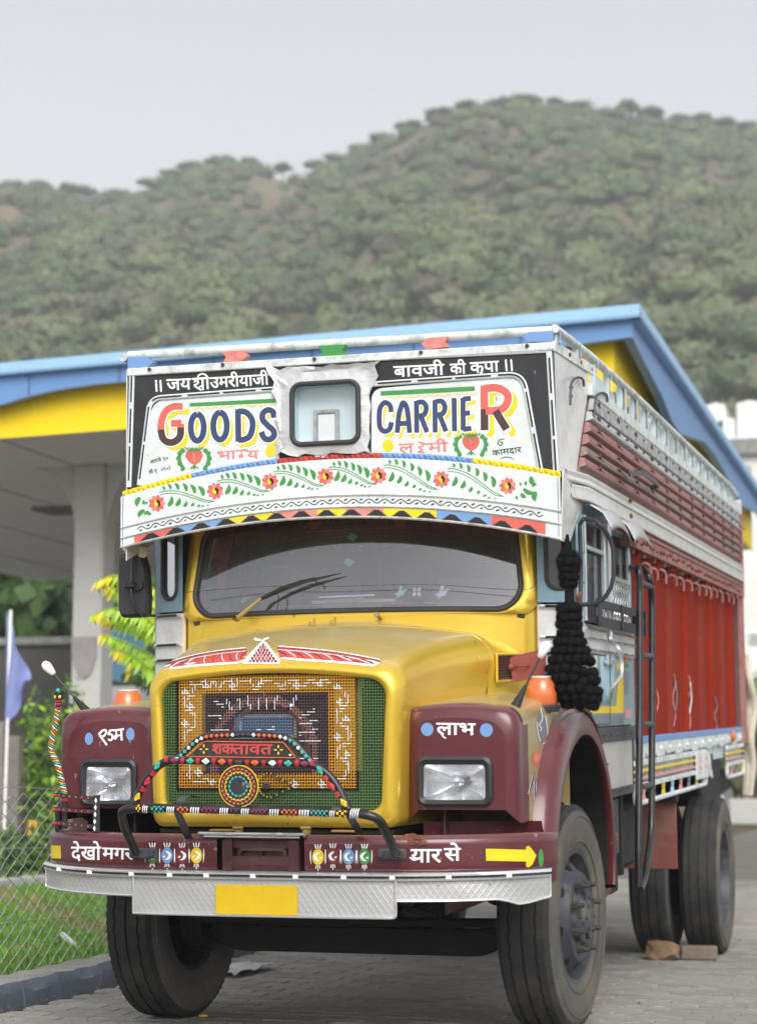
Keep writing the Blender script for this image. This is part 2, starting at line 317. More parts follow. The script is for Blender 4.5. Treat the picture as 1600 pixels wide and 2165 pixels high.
def spline(pts, n=8, closed=False):   # Catmull-Rom through points of any dimension
    P = [np.array(p, float) for p in pts]; N = len(P); out = []
    for i in range(N if closed else N - 1):
        p0 = P[i - 1] if (i > 0 or closed) else P[0] * 2 - P[1]; p1 = P[i]; p2 = P[(i + 1) % N]
        p3 = P[(i + 2) % N] if (i + 2 < N or closed) else p2 * 2 - p1
        for k in range(n):
            t = k / n; out.append(.5 * ((2 * p1) + (-p0 + p2) * t + (2 * p0 - 5 * p1 + 4 * p2 - p3) * t * t + (-p0 + 3 * p1 - 3 * p2 + p3) * t ** 3))
    if not closed: out.append(P[-1])
    return out
def fillet(pts, r, n=5):              # round the corners of a polyline
    P = [np.array(p, float) for p in pts]; out = [P[0]]
    for i in range(1, len(P) - 1):
        a, b = P[i - 1] - P[i], P[i + 1] - P[i]; la, lb = np.linalg.norm(a), np.linalg.norm(b); q = min(r, la * .48, lb * .48)
        s_, e = P[i] + a / la * q, P[i] + b / lb * q
        for k in range(n + 1): t = k / n; out.append((1 - t) ** 2 * s_ + 2 * t * (1 - t) * P[i] + t * t * e)
    out.append(P[-1]); return out
def rrect(w0, w1, h0, h1, r, n=6):    # rounded rectangle outline, counter-clockwise, r = one radius or four (bl, br, tr, tl)
    r = [r] * 4 if not hasattr(r, '__len__') else r; out = []
    for (cx, cy, a, q) in ((w0 + r[0], h0 + r[0], 180, r[0]), (w1 - r[1], h0 + r[1], 270, r[1]), (w1 - r[2], h1 - r[2], 0, r[2]), (w0 + r[3], h1 - r[3], 90, r[3])):
        for k in range(n + 1): t = R(a + 90 * k / n); out.append((cx + q * math.cos(t), cy + q * math.sin(t)))
    return out

# =================================================================== THE TRUCK
truck = empty('goods_truck', (0, sT * .5, .5 - cT * .5), 'old goods truck with gold bonnet, maroon fenders and painted header board', 'truck')
truck.rotation_euler = (TAU, 0, 0)
TM = Matrix.Rotation(TAU, 4, 'X'); TM.translation = (0, sT * .5, .5 - cT * .5); TI = TM.inverted()

def px_y(px, x=1.09): return float(B(px, 1300, 'x', x)[1])
def sidebox(px0, py0, px1, py1, x0, x1, g, mi=0, ch=.004):
    a = B(px0, py0, 'x', x1); b = B(px0, py1, 'x', x1); c = B(px1, (py0 + py1) / 2, 'x', x1)
    return g.cbox(x0, x1, a[1], c[1], b[2], a[2], ch, mi)

# ---------- chassis
g = G()
for sx in (-1, 1): g.cbox(sx * .42 - .035, sx * .42 + .035, -1.0, 6.5, .74, .96, .006)
for y in (-.9, -.2, .9, 2.0, 3.1, 4.6, 5.6, 6.4): g.box(-.39, .39, y, y + .08, .78, .92)
chassis = g.build('chassis_frame', 'under_black', truck)
g = G()
ax_pts = fillet([(-.98, 0, .52), (-.80, 0, .53), (-.66, 0, .385), (.66, 0, .385), (.80, 0, .53), (.98, 0, .52)], .10, 5)
rows = []
for p in ax_pts:
    rows.append([(p[0], p[1] - .045, p[2] - .06), (p[0], p[1] - .05, p[2] + .06), (p[0], p[1] + .05, p[2] + .06), (p[0], p[1] + .05, p[2] - .06)])
g.grid(rows, closed=True); g.build('front_axle', 'under_black', truck)
g = G()
for sx in (-1, 1):
    for k in range(6):
        L = .62 - k * .08; z = .60 - k * .014
        g.box(sx * .42 - .035, sx * .42 + .035, -L, L, z - .012, z)
    g.tube([(sx * .42, -.72, .80), (sx * .42, -.62, .62)], .03); g.tube([(sx * .42, .72, .80), (sx * .42, .62, .62)], .03)
    g.box(sx * .42 - .05, sx * .42 + .05, -.07, .07, .44, .64)
g.build('leaf_spring', 'under_black', truck)
g = G()          # ribbed sump and gearbox hanging behind the axle
g.cbox(.20, .46, .25, .95, .50, .92, .03)
for k in range(9): g.box(.195, .465, .22, .25, .52 + k * .042, .535 + k * .042)
g.cbox(-.24, .14, -.45, .8, .62, 1.1, .04)
g.lathe([(-.1, .02), (-.1, .09), (.12, .09), (.12, .02)], (.62, .35, .62), 'y', 20)
sump = g.build('engine_sump', 'brown_red', truck)
g = G(); g.tube([(-.75, -.22, .50), (-.2, -.24, .49), (.78, -.22, .50)], .022); g.tube([(-.1, .4, .55), (-.1, 3.9, .50)], .05, 12)
g.tube([(.12, -.2, .56), (.06, -.26, .47), (-.02, -.3, .43)], .004, 6)
g.build('drive_rods', 'under_black', truck)
g = G(); g.lathe([(-1.0, .06), (-.3, .06), (-.25, .19), (.0, .23), (.25, .19), (.3, .06), (1.0, .06)], (0, 4.3, .5), 'x', 28); g.build('rear_axle', 'under_black', truck, True)
g = G()
for sx in (-1, 1):
    for k in range(7): L = .66 - k * .07; g.box(sx * .5 - .04, sx * .5 + .04, 4.2 - L, 4.2 + L, .76 - k * .018, .774 - k * .018)
g.build('rear_spring', 'under_black', truck)

# ---------- wheels
def tyre(side, parent, tone='rubber', wid=.26, rad=.515, worn=0):
    hw = wid / 2
    prof = [(-.098, .290), (-.112, .305), (-.124, .345), (-.131, .395), (-.131, .435), (-.126, .465), (-.119, .487), (-.112, .502), (-.100, .5105), (-.066, .5125), (-.0655, .503), (-.056, .503), (-.0555, .5140),
            (-.006, .515), (-.0055, .504), (.0055, .504), (.006, .515), (.0555, .5140), (.056, .503), (.0655, .503), (.066, .5125), (.100, .5105), (.112, .502), (.119, .487), (.126, .465), (.131, .435), (.131, .395), (.124, .345), (.112, .305), (.098, .290)]
    prof = [(h * hw / .131, r * rad / .515) for h, r in prof]
    n = 160; vs = []; m_ = len(prof)
    for i in range(n):
        an = 2 * math.pi * i / n
        for k, (h, r) in enumerate(prof):
            z = 0
            if k in (7, 22) and i % 2: r -= .011
            if k in (6, 23) and i % 2: r -= .012; h *= .985
            if k in (10, 11, 18, 19, 9, 12, 17, 20): z = .0030 * (1 if (i // 2) % 2 else -1)
            vs.append(((h + z) * 1.0, r * math.sin(an), r * math.cos(an)))
    fs = []; ms = []
    for i in range(n):
        j = (i + 1) % n
        for k in range(m_ - 1):
            fs.append((i * m_ + k, i * m_ + k + 1, j * m_ + k + 1, j * m_ + k)); ms.append(1 if (k < 6 or k > m_ - 8) else 0)
    g = G(); g.add(vs, fs, ms)
    for s_ in (-1, 1):      # raised rings on the sidewalls
        for rr in (.345, .455): g.lathe([(s_ * (hw - .004), rr * rad / .515 - .004), (s_ * (hw + (.001 if rr > .4 else -.003)), rr * rad / .515), (s_ * (hw - .004), rr * rad / .515 + .004)], (0, 0, 0), 'x', 66, 1)
    return g.build('tyre', ['rubber', 'rubber_side'], parent, True, 32)
def wheel(name, x, y, r, side, steer=0, dish=False, label=None, wid=.26):
    root = bpy.data.objects.new(name, None); COL.objects.link(root); root.parent = truck
    M_ = Matrix.Translation((x, y, r)) @ Matrix.Rotation(steer, 4, 'Z')
    root.matrix_local = TI @ M_
    if label: root['label'] = label
    tyre(side, root, wid=wid, rad=r)
    s = side; g = G(); k = r / .515
    q = lambda h, rr: (s * h, rr * k)
    if not dish:
        g.lathe([q(-.10, .30), q(-.108, .288), q(-.09, .272), q(.06, .268), q(.09, .284), q(.108, .288), q(.112, .302), q(.105, .305)], (0, 0, 0), 'x', 48, 0)
        g.lathe([q(.055, .268), q(.062, .262), q(.070, .245), q(.105, .215), (s * .128, .200 * k), (s * .132, .185 * k), (s * .118, .118 * k), (s * .118, .02)], (0, 0, 0), 'x', 48, 0)
    else:
        g.lathe([q(-.10, .30), q(-.108, .288), q(-.09, .272), q(.06, .268), q(.09, .284), q(.108, .288), q(.112, .302), q(.105, .305)], (0, 0, 0), 'x', 48, 0)
        g.lathe([q(-.02, .268), q(-.06, .25), q(-.09, .20), q(-.10, .13), q(-.10, .02)], (0, 0, 0), 'x', 48, 0)
    g.build('rim', 'hub_grey', root, True)
    hh = 0.0
    if not dish:
        g = G()
        for i in range(8):
            an = 2 * math.pi * (i + .3) / 8; rr = .232 * k; c = (s * .0875, rr * math.cos(an), rr * math.sin(an))
            nrm = Vector((s * .75, math.cos(an) * .66, math.sin(an) * .66)).normalized(); u = Vector((0, -math.sin(an), math.cos(an))); v_ = nrm.cross(u)
            cc = Vector(c) + nrm * .003
            ring = [cc + u * math.cos(t) * .024 + v_ * math.sin(t) * .021 for t in [2 * math.pi * j / 14 for j in range(14)]]
            g.add(ring, [tuple(range(14))])
            o2 = len(g.v); rin = [p + nrm * .003 for p in ring]; rout = [cc + nrm * .001 + (p - cc) * 1.18 for p in ring]
            g.add(rin + rout, [(a, (a + 1) % 14, 14 + (a + 1) % 14, 14 + a) for a in range(14)], 0)
        g.build('hand_hole', 'under_black', root)
        g = G(); g.lathe([(s * .116, .118), (s * .135, .112), (s * .15, .085), (s * .17, .078), (s * .176, .05), (s * .176, .001)], (0, 0, 0), 'x', 28)
        for i in range(6): an = i * math.pi / 3; g.tube([(s * .165, .06 * math.cos(an), .06 * math.sin(an)), (s * .183, .06 * math.cos(an), .06 * math.sin(an))], .010, 6)
        for i in range(5): an = i * math.pi * 2 / 5 + .3; g.cbox(s * .15 - .012, s * .15 + .012, .09 * math.cos(an) - .012, .09 * math.cos(an) + .012, .09 * math.sin(an) - .03, .09 * math.sin(an) + .03)
        g.build('hub', 'hub_grey', root, True)
    for i in range(8):
        g = G(); an = 2 * math.pi * (i + .5) / 8; rr = .155; h0 = .124 if not dish else -.10
        c = (rr * math.cos(an), rr * math.sin(an))
        g.tube([(s * h0, *c), (s * (h0 + .032), *c)], .0185, 6); g.tube([(s * (h0 + .02), *c), (s * (h0 + .062), *c)], .0105, 8)
        g.tube([(s * h0, *c), (s * (h0 + .008), *c)], .025, 12)
        g.build('wheel_nut', 'nut_metal', root)
    return root
XF = 1.068 - .13
wheel('front_wheel', XF, 0, .515, 1, R(-4.5)); wheel('front_wheel', -XF, 0, .515, -1, R(-4.5))
for s_ in (1, -1):
    wheel('rear_wheel', s_ * (1.172 - .075), 4.3, .512, s_, 0, True, wid=.25); wheel('rear_wheel', s_ * (1.172 - .075 - .33), 4.3, .512, s_, 0, True, wid=.25)
g = G()
for s_ in (1, -1): g.tube([(s_ * .74, 0, .52), (s_ * .84, 0, .515)], .20, 24)
g.build('brake_drum', 'under_black', truck, True)

# ---------- bonnet (hood) and its nose
def loop(wd, zt, zb, crown, rt, rb, y, wb=None, n=7, m_=13):
    """closed cross-section in the XZ plane: crowned top, round shoulders, straight sides"""
    wb = wd if wb is None else wb; P = []
    for k in range(m_): t = -1 + 2 * k / (m_ - 1); P.append((t * (wd - rt), zt - crown * t * t))
    zs = zt - crown
    for k in range(1, n + 1): a = R(90 - 90 * k / n); P.append((wd - rt + rt * math.cos(a), zs - rt + rt * math.sin(a)))
    for k in range(1, 6): t = k / 6; P.append((wd + (wb - wd) * t, (zs - rt) * (1 - t) + (zb + rb) * t))
    for k in range(0, n + 1): a = R(-90 * k / n); P.append((wb - rb + rb * math.cos(a), zb + rb + rb * math.sin(a)))
    for k in range(1, 6): t = 1 - 2 * k / 6; P.append((t * (wb - rb), zb))
    for k in range(0, n + 1): a = R(-90 - 90 * k / n); P.append((-(wb - rb) + rb * math.cos(a), zb + rb + rb * math.sin(a)))
    for k in range(1, 6): t = 1 - k / 6; P.append((-(wd + (wb - wd) * t), (zs - rt) * (1 - t) + (zb + rb) * t))
    for k in range(0, n): a = R(180 - 90 * k / n); P.append((-(wd - rt) + rt * math.cos(a), zs - rt + rt * math.sin(a)))
    return [(x, y, z) for x, z in P]
hood_st = [  # wd, zt, crown, rt, y, zb, wb
    (.500, 1.628, .028, .075, -1.195, 1.055, .478), (.500, 1.628, .028, .075, -1.228, 1.055, .478), (.508, 1.636, .030, .080, -1.238, 1.047, .486), (.522, 1.650, .032, .088, -1.243, 1.035, .50),
    (.540, 1.664, .034, .095, -1.236, 1.005, .520), (.555, 1.682, .036, .10, -1.222, .985, .536), (.568, 1.702, .038, .105, -1.195, .982, .548), (.576, 1.722, .040, .11, -1.14, .982, .556),
    (.586, 1.752, .042, .115, -1.04, .982, .566), (.604, 1.785, .044, .12, -.90, .982, .58), (.640, 1.818, .046, .125, -.72, .982, .60), (.690, 1.842, .048, .13, -.55, .99, .62), (.752, 1.862, .05, .135, -.385, 1.0, .64)]
bonnet_rows = [loop(a, b, f, c, d, .05, e, h) for (a, b, c, d, e, f, h) in hood_st]
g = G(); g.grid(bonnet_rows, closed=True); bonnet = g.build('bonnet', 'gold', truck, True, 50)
g = G()   # cowl between bonnet and windscreen
cw = [(.742, 1.852, .05, .137, -.388), (.752, 1.866, .05, .138, -.376), (.764, 1.872, .05, .15, -.34), (.79, 1.880, .06, .18, -.26), (.83, 1.890, .08, .22, -.17), (.872, 1.900, .10, .25, -.10), (.893, 1.905, .11, .26, -.04)]
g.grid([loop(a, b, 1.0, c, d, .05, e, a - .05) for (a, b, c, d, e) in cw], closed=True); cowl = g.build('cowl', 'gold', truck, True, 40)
# cowl vent on the right flank with its open flap
g = G(); v0 = B(1041, 1386, 'x', .775); v1 = B(1080, 1441, 'x', .80)
g = G()
for k in range(2):
    g.add([(.772 + .001, v0[1] + .02, v0[2] - .01), (.842, v1[1] - .01, v0[2] - .01), (.842, v1[1] - .01, v1[2] + .01), (.772, v0[1] + .02, v1[2] + .01)], [(0, 1, 2, 3)])
vent = g.build('vent_opening', 'under_black', truck)
vq = [np.array((.764, -.345, 1.715)), np.array((.842, -.205, 1.718)), np.array((.842, -.205, 1.600)), np.array((.764, -.345, 1.592))]
g = G(); nrm = np.cross(vq[1] - vq[0], vq[3] - vq[0]); nrm = nrm / np.linalg.norm(nrm); nrm = nrm if nrm[0] > 0 else -nrm
g.add([p + nrm * .004 for p in vq], [(0, 1, 2, 3)]); bpy.data.objects.remove(vent); vent = g.build('vent_opening', 'under_black', truck)
g = G()
for a, b in ((0, 1), (1, 2), (2, 3), (3, 0)): g.tube([vq[a] + nrm * .006, vq[b] + nrm * .006], .007, 8)
g.build('vent_frame', 'gold', truck, True)
g = G()
for i in range(1, 12):
    t = i / 12; g.tube([vq[0] * (1 - t) + vq[1] * t + nrm * .007, vq[3] * (1 - t) + vq[2] * t + nrm * .007], .0012, 4)
for i in range(1, 9):
    t = i / 9; g.tube([vq[0] * (1 - t) + vq[3] * t + nrm * .008, vq[1] * (1 - t) + vq[2] * t + nrm * .008], .0012, 4)
m_ = g.build('vent_mesh', 'brown_red', truck)
fl = [B(1076, 1390, 'y', -.30), B(1152, 1371, 'y', -.30), B(1154, 1428, 'y', -.30), B(1084, 1443, 'y', -.30)]
fp = fillet([fl[3] * .5 + fl[0] * .5] + fl + [fl[3] * .5 + fl[0] * .5], .02, 4)[:-1]
g = G(); g.prism(fp, (0, .012, 0)); flap = g.build('vent_flap', 'flag_red', truck)
g = G(); c = B(1104, 1408, 'y', -.31); g.tube([c + (-.03, 0, -.004), c + (-.01, -.02, 0), c + (.02, -.02, -.002), c + (.03, 0, .002)], .005, 6); c = B(1080, 1410, 'y', -.31); g.ball(c, .016, 10, 7)
g.build('flap_catch', 'flag_red', truck, True)
# wiper pivots and washer nozzles
for (a, b) in ((655, 1318), (700, 1315), (664, 1311), (708, 1308)):
    g = G(); p = B(a, b, 'y', -.42); g.tube([p - (0, 0, .03), p + (0, 0, .008)], .006, 8); g.build('washer_nozzle', 'gold_dark', truck)

# ---------- grille: woven wire mesh in coloured fields, laid over the radiator
GY = -1.222
def gpx(px, py): return B(px, py, 'y', GY)
gx0, gx1, gz0, gz1 = -.515, .515, 1.04, 1.645
NX, NZ = 86, 50; dx = (gx1 - gx0) / NX; dz = (gz1 - gz0) / NZ
qa = B(374, 1424, 'y', GY); qb = B(762, 1670, 'y', GY); ia = B(428, 1465, 'y', GY); ib = B(694, 1632, 'y', GY); ba = B(497, 1511, 'y', GY); bb = B(620, 1560, 'y', GY)
def inr(x, z, a, b): return a[0] < x < b[0] and b[2] < z < a[2]
white = set(); wdir = {}
def wline(pts, n=60):
    P = spline(pts, n); prevq = None
    for p in P:
        q = gpx(p[0], p[1]); c_ = (int((q[0] - gx0) / dx), int((q[2] - gz0) / dz))
        if prevq is not None: wdir.setdefault(c_, [0, 0]); wdir[c_][0] += abs(q[0] - prevq[0]); wdir[c_][1] += abs(q[2] - prevq[2])
        prevq = q
    return
def zz(zx, zy): return (300 + zx / 2.857, 1380 + zy / 2.857)
wline([zz(290, 175), zz(325, 200), zz(310, 245), zz(265, 280), zz(265, 330), zz(320, 370), zz(325, 430), zz(275, 480), zz(265, 530)])
wline([zz(265, 640), zz(300, 690), zz(290, 740), zz(330, 780), zz(390, 760)])
wline([zz(350, 180), zz(380, 165), zz(400, 210), zz(440, 170), zz(470, 210), zz(510, 170), zz(540, 165), zz(560, 210), zz(600, 165), zz(650, 160), zz(690, 210), zz(730, 170), zz(770, 170)])
wline([zz(810, 180), zz(850, 210), zz(880, 170), zz(930, 160), zz(960, 200), zz(1010, 160), zz(1060, 175), zz(1100, 160), zz(1140, 180)])
wline([zz(1240, 250), zz(1255, 290), zz(1190, 350), zz(1185, 410), zz(1250, 460), zz(1260, 520), zz(1205, 570), zz(1195, 620), zz(1250, 670), zz(1240, 730), zz(1190, 760)])
for (cx, cy) in ((270, 230), (300, 320), (265, 430), (395, 195), (545, 195), (720, 180), (940, 190), (1080, 185), (1190, 200), (1195, 300), (1240, 395), (1190, 505), (1245, 615), (430, 780), (1090, 790), (930, 790), (340, 720)):
    for a, b in ((0, 0), (14, 0), (-14, 0), (0, 14), (0, -14)):
        q = gpx(*zz(cx + a, cy + b)); white.add((int((q[0] - gx0) / dx), int((q[2] - gz0) / dz)))
for (x0, y0, x1, y1) in ((445, 290, 490, 315), (520, 280, 545, 335), (590, 285, 605, 330), (650, 275, 660, 335), (705, 275, 712, 335), (765, 275, 765, 330), (820, 270, 812, 335), (940, 270, 905, 330), (410, 370, 480, 385), (1040, 340, 960, 380), (1060, 400, 960, 430), (1050, 460, 950, 485), (690, 450, 740, 480), (740, 480, 800, 440), (960, 525, 1080, 525), (430, 455, 520, 460), (960, 630, 1060, 635)):
    wline([zz(x0, y0), zz((x0 + x1) / 2, (y0 + y1) / 2), zz(x1, y1)], 30)
GM = ['grille_green', 'grille_yellow', 'grille_brown', 'grille_blue', 'grille_white', 'grille_black', 'plank_purple']
def zone(i, k, vert=True):
    x = gx0 + (i + .5) * dx; z = gz0 + (k + .5) * dz
    if (i, k) in wdir and (wdir[(i, k)][1] >= wdir[(i, k)][0]) == vert: return 4
    if (i, k) in white: return 4
    if inr(x, z, ba, bb): return 3
    if inr(x, z, ia, ib):
        t = (x - ia[0]) / (ib[0] - ia[0]); v = (ia[2] - z) / (ia[2] - ib[2])
        arch = abs(math.hypot((t - .5) / .40, (min(v, .75) - .75) / .68) - 1) < .07
        return 6 if arch else 2
    if inr(x, z, qa, qb):
        if min(x - qa[0], qb[0] - x) < dx or min(qa[2] - z, z - qb[2]) < dz * .9: return 5
        return 1
    return 0
def inside(x, z, m=0):
    zt = 1.632 - .028 * (x / .5) ** 2
    if z > zt or z < 1.05: return False
    t = (z - 1.05) / .58; wd = .478 + .024 * t
    if abs(x) > wd: return False
    for (cz, s_) in ((zt - .07, 1), (1.10, -1)):
        if (z - cz) * s_ > 0 and abs(x) > wd - .06 and math.hypot(abs(x) - (wd - .06), z - cz) > .062: return False
    return True
g = G(); t_ = .0017
for i in range(NX + 1):
    for k in range(NZ):
        x = gx0 + i * dx; z0 = gz0 + k * dz
        if not inside(x, z0 + dz / 2): continue
        mi = zone(min(i, NX - 1), k); yy = GY + (.0012 if (i + k) % 2 else -.0012)
        tt = t_ * (1.25 if mi == 4 else 1)
        g.add([(x - tt, yy, z0), (x, yy - .002, z0), (x + tt, yy, z0), (x - tt, yy, z0 + dz), (x, yy - .002, z0 + dz), (x + tt, yy, z0 + dz)], [(0, 1, 4, 3), (1, 2, 5, 4), (2, 0, 3, 5)], mi)
for k in range(NZ + 1):
    for i in range(NX):
        z = gz0 + k * dz; x0 = gx0 + i * dx
        if not inside(x0 + dx / 2, z): continue
        mi = zone(i, min(k, NZ - 1), False); yy = GY + (-.0012 if (i + k) % 2 else .0012); tt = t_ * (1.25 if mi == 4 else 1)
        g.add([(x0, yy, z - tt), (x0, yy - .002, z), (x0, yy, z + tt), (x0 + dx, yy, z - tt), (x0 + dx, yy - .002, z), (x0 + dx, yy, z + tt)], [(0, 1, 4, 3), (1, 2, 5, 4), (2, 0, 3, 5)], mi)
grille = g.build('grille_mesh', GM, truck, fixn=False)
g = G()          # painted boards, fan shroud and radiator seen through the mesh
g.box(-.49, .49, -1.15, -1.145, 1.06, 1.62, 0)
radiator = g.build('radiator', 'under_black', truck)
g = G()
def ringrect(a, b, t, y, mi):
    g.box(a[0], b[0], y - .012, y, a[2] - t, a[2], mi); g.box(a[0], b[0], y - .012, y, b[2], b[2] + t, mi); g.box(a[0], a[0] + t, y - .012, y, b[2] + t, a[2] - t, mi); g.box(b[0] - t, b[0], y - .012, y, b[2] + t, a[2] - t, mi)
ringrect(ia, ib, .02, -1.16, 0); ringrect(ba, bb, .012, -1.165, 1)
cx, cz = (ia[0] + ib[0]) / 2, ib[2] + .03
arc = [(cx + .175 * math.cos(R(a)), -1.17, cz + .21 * math.sin(R(a)) + .05) for a in range(0, 181, 12)]
g.tube(arc, .012, 8, 2); g.box(ba[0], bb[0], -1.158, -1.152, bb[2], ba[2], 3)
g.box(ia[0] - .12, ia[0] - .01, -1.158, -1.152, ib[2], ia[2] + .05, 4); g.box(ib[0] + .01, ib[0] + .13, -1.158, -1.152, ib[2], ia[2] + .05, 4); g.box(qa[0], qb[0], -1.158, -1.152, ia[2] + .01, qa[2], 4)
g.build('radiator_shroud', ['under_black', 'aluminium_worn', 'brown_red', 'steel_dark', 'gold_dark'], truck)
g = G(); p = gpx(616, 1492); g.ball(p + (0, -.006, 0), .007, 8, 6); g.ball(p + (-.012, -.006, -.012), .007, 8, 6, 1); g.build('grille_knob', ['paint_white', 'under_black'], truck, True)
# small charm hung on the mesh: rope triangle with a dark rosette
g = G(); tri = [gpx(548, 1652), gpx(552, 1646), gpx(560, 1638), gpx(575, 1636), gpx(600, 1650), gpx(620, 1662), gpx(600, 1674), gpx(575, 1686), gpx(560, 1682), gpx(551, 1674), gpx(550, 1666)]
tri = [np.array(p) + (0, -.012, 0) for p in tri]; P = spline(tri, 6, True)
g.tube(P, .0028, 6, 1, closed=True)
for i in range(0, len(P), 3): g.ball(P[i], .0036, 6, 4, 0)
c = gpx(565, 1662) + (0, -.014, 0)
for i in range(8): an = i * math.pi / 4; g.ball(c + (.010 * math.cos(an), 0, .010 * math.sin(an)), .0075, 8, 5, 1)
g.ball(c + (0, -.005, 0), .006, 8, 5, 1)
g.build('rope_charm', ['paint_yellow', 'black_plastic'], truck, True)

# ---------- bonnet latches below the nose
for px in (505, 648):
    g = G(); p = B(px, 1757, 'y', -1.24); g.cbox(p[0] - .018, p[0] + .018, -1.25, -1.235, p[2] - .012, p[2] + .016); g.tube([p + (-.022, -.012, .012), p + (.022, -.012, .012)], .007, 8); g.cbox(p[0] - .010, p[0] + .010, -1.26, -1.25, p[2] - .03, p[2] + .004)
    g.build('bonnet_latch', 'gold_dark', truck)
g = G(); g.cbox(-.52, .52, -1.20, -1.02, .955, .975, .004); g.cbox(-.28, -.16, -1.235, -1.2, .965, .975, .003, 1); g.cbox(.26, .38, -1.235, -1.2, .965, .975, .003, 1); g.build('nose_apron', ['under_black', 'gold_dark'], truck)

# ---------- fenders
def fender(s):
    yb = .52
    def sec(y, ins, zt):
        wo = 1.035 - ins; wi = .555 + ins; z1 = zt - ins; r = .085
        P = [(wi, 1.0 + ins)] + [(wi, 1.0 + ins + (z1 - .03 - 1.0 - ins) * k / 4) for k in range(1, 5)] + [(wi + .01, z1 - .008), (wi + .03, z1)]
        for k in range(1, 7): P.append((wi + .03 + (wo - r - wi - .03) * k / 7, z1 + .012 * math.sin(math.pi * k / 7)))
        for k in range(0, 8): a = R(90 - 90 * k / 7); P.append((wo - r + r * math.cos(a), z1 - r + r * math.sin(a)))
        for k in range(1, 7): P.append((wo, z1 - r - (z1 - r - 1.0 - ins) * k / 6))
        return [(s * x, y, z) for x, z in P]
    st = [(-1.128, .055, 1.478), (-1.122, .028, 1.479), (-1.108, .010, 1.480), (-1.088, .002, 1.481), (-1.06, 0, 1.482), (-1.02, 0, 1.485), (-.93, 0, 1.490), (-.8, 0, 1.50), (-.62, 0, 1.512), (-.4, 0, 1.524), (-.2, 0, 1.532), (-.05, 0, 1.53)]
    rows = [sec(*a) for a in st]
    g = G(); n = len(rows[0])
    lx = (883, 1043, 1600, 1705) if s > 0 else (174, 291, 1605, 1704); h0 = B(lx[0], lx[2], 'y', -1.128); h1 = B(lx[1], lx[3], 'y', -1.128)
    hole = [(x, -1.128, z) for x, z in rrect(h0[0] + .012, h1[0] - .012, h1[2] + .012, h0[2] - .012, .03, 5)]
    tri = tessellate_polygon([[Vector(p) for p in rows[0]], [Vector(p) for p in hole]]); g.add(list(rows[0]) + hole, [tuple(t) for t in tri], 0)
    g.grid(rows, mfn=lambda i, k: 0 if (i < 5 or (i < 6 and k > 19)) else 1)
    g.grid([rows[-1], [(s * .6, .0, 1.45)] * n], mi=1)
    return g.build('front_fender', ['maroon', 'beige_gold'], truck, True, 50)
fR = fender(1); fL = fender(-1)
# cut the wheel opening out of each fender side by hiding nothing: the side below the arch is removed
AC = (-.10, .755); AA, AB = .70, .60
for f in (fR, fL):
    bm = bmesh.new(); bm.from_mesh(f.data)
    kill = []
    for fc in bm.faces:
        c = fc.calc_center_median()
        if abs(c.x) > .95 and ((c.y - AC[0]) / (AA + .02)) ** 2 + ((c.z - AC[1]) / (AB + .02)) ** 2 < 1 and c.y > -1.05: kill.append(fc)
    bmesh.ops.delete(bm, geom=kill, context='FACES'); bm.to_mesh(f.data); bm.free()
def arch(s):
    sec = [(.125, 1.00), (.115, 1.035), (.11, 1.075), (.09, 1.105), (.055, 1.122), (.012, 1.128), (-.006, 1.124), (-.010, 1.108), (.0, 1.09), (.0, .78)]
    rows = []
    for k in range(41):
        a = R(181 - (181 + 14) * k / 40); rows.append([(s * x, AC[0] + (AA + d) * math.cos(a) * -1 * -1, AC[1] + (AB + d) * math.sin(a)) for d, x in sec])
    g = G(); g.grid(rows, mfn=lambda i, k: 0 if k < 8 else 1)
    return g.build('wheel_arch', ['maroon', 'under_black'], truck, True, 60)
arch(1); arch(-1)
for s in (1, -1):    # splash panels either side of the engine bay and inside the arches
    g = G(); g.box(s * .70 - .005, s * .70 + .005, -1.05, .65, .62, 1.30); g.box(min(s * .56, s * 1.0), max(s * .56, s * 1.0), -.78, -.76, .78, 1.05); g.build('inner_splash', 'maroon_dark' if s > 0 else 'under_black', truck)
g = G(); g.add([(.60, -1.02, 1.0), (1.08, -.90, 1.0), (1.10, -.80, .78), (.60, -1.0, .80)], [(0, 1, 2, 3)]); g.build('fender_skirt', 'maroon', truck)
g = G(); g.tube([(1.040, -.44, 1.2), (1.041, -.18, 1.36), (1.041, -.02, 1.385)], .004, 6); 
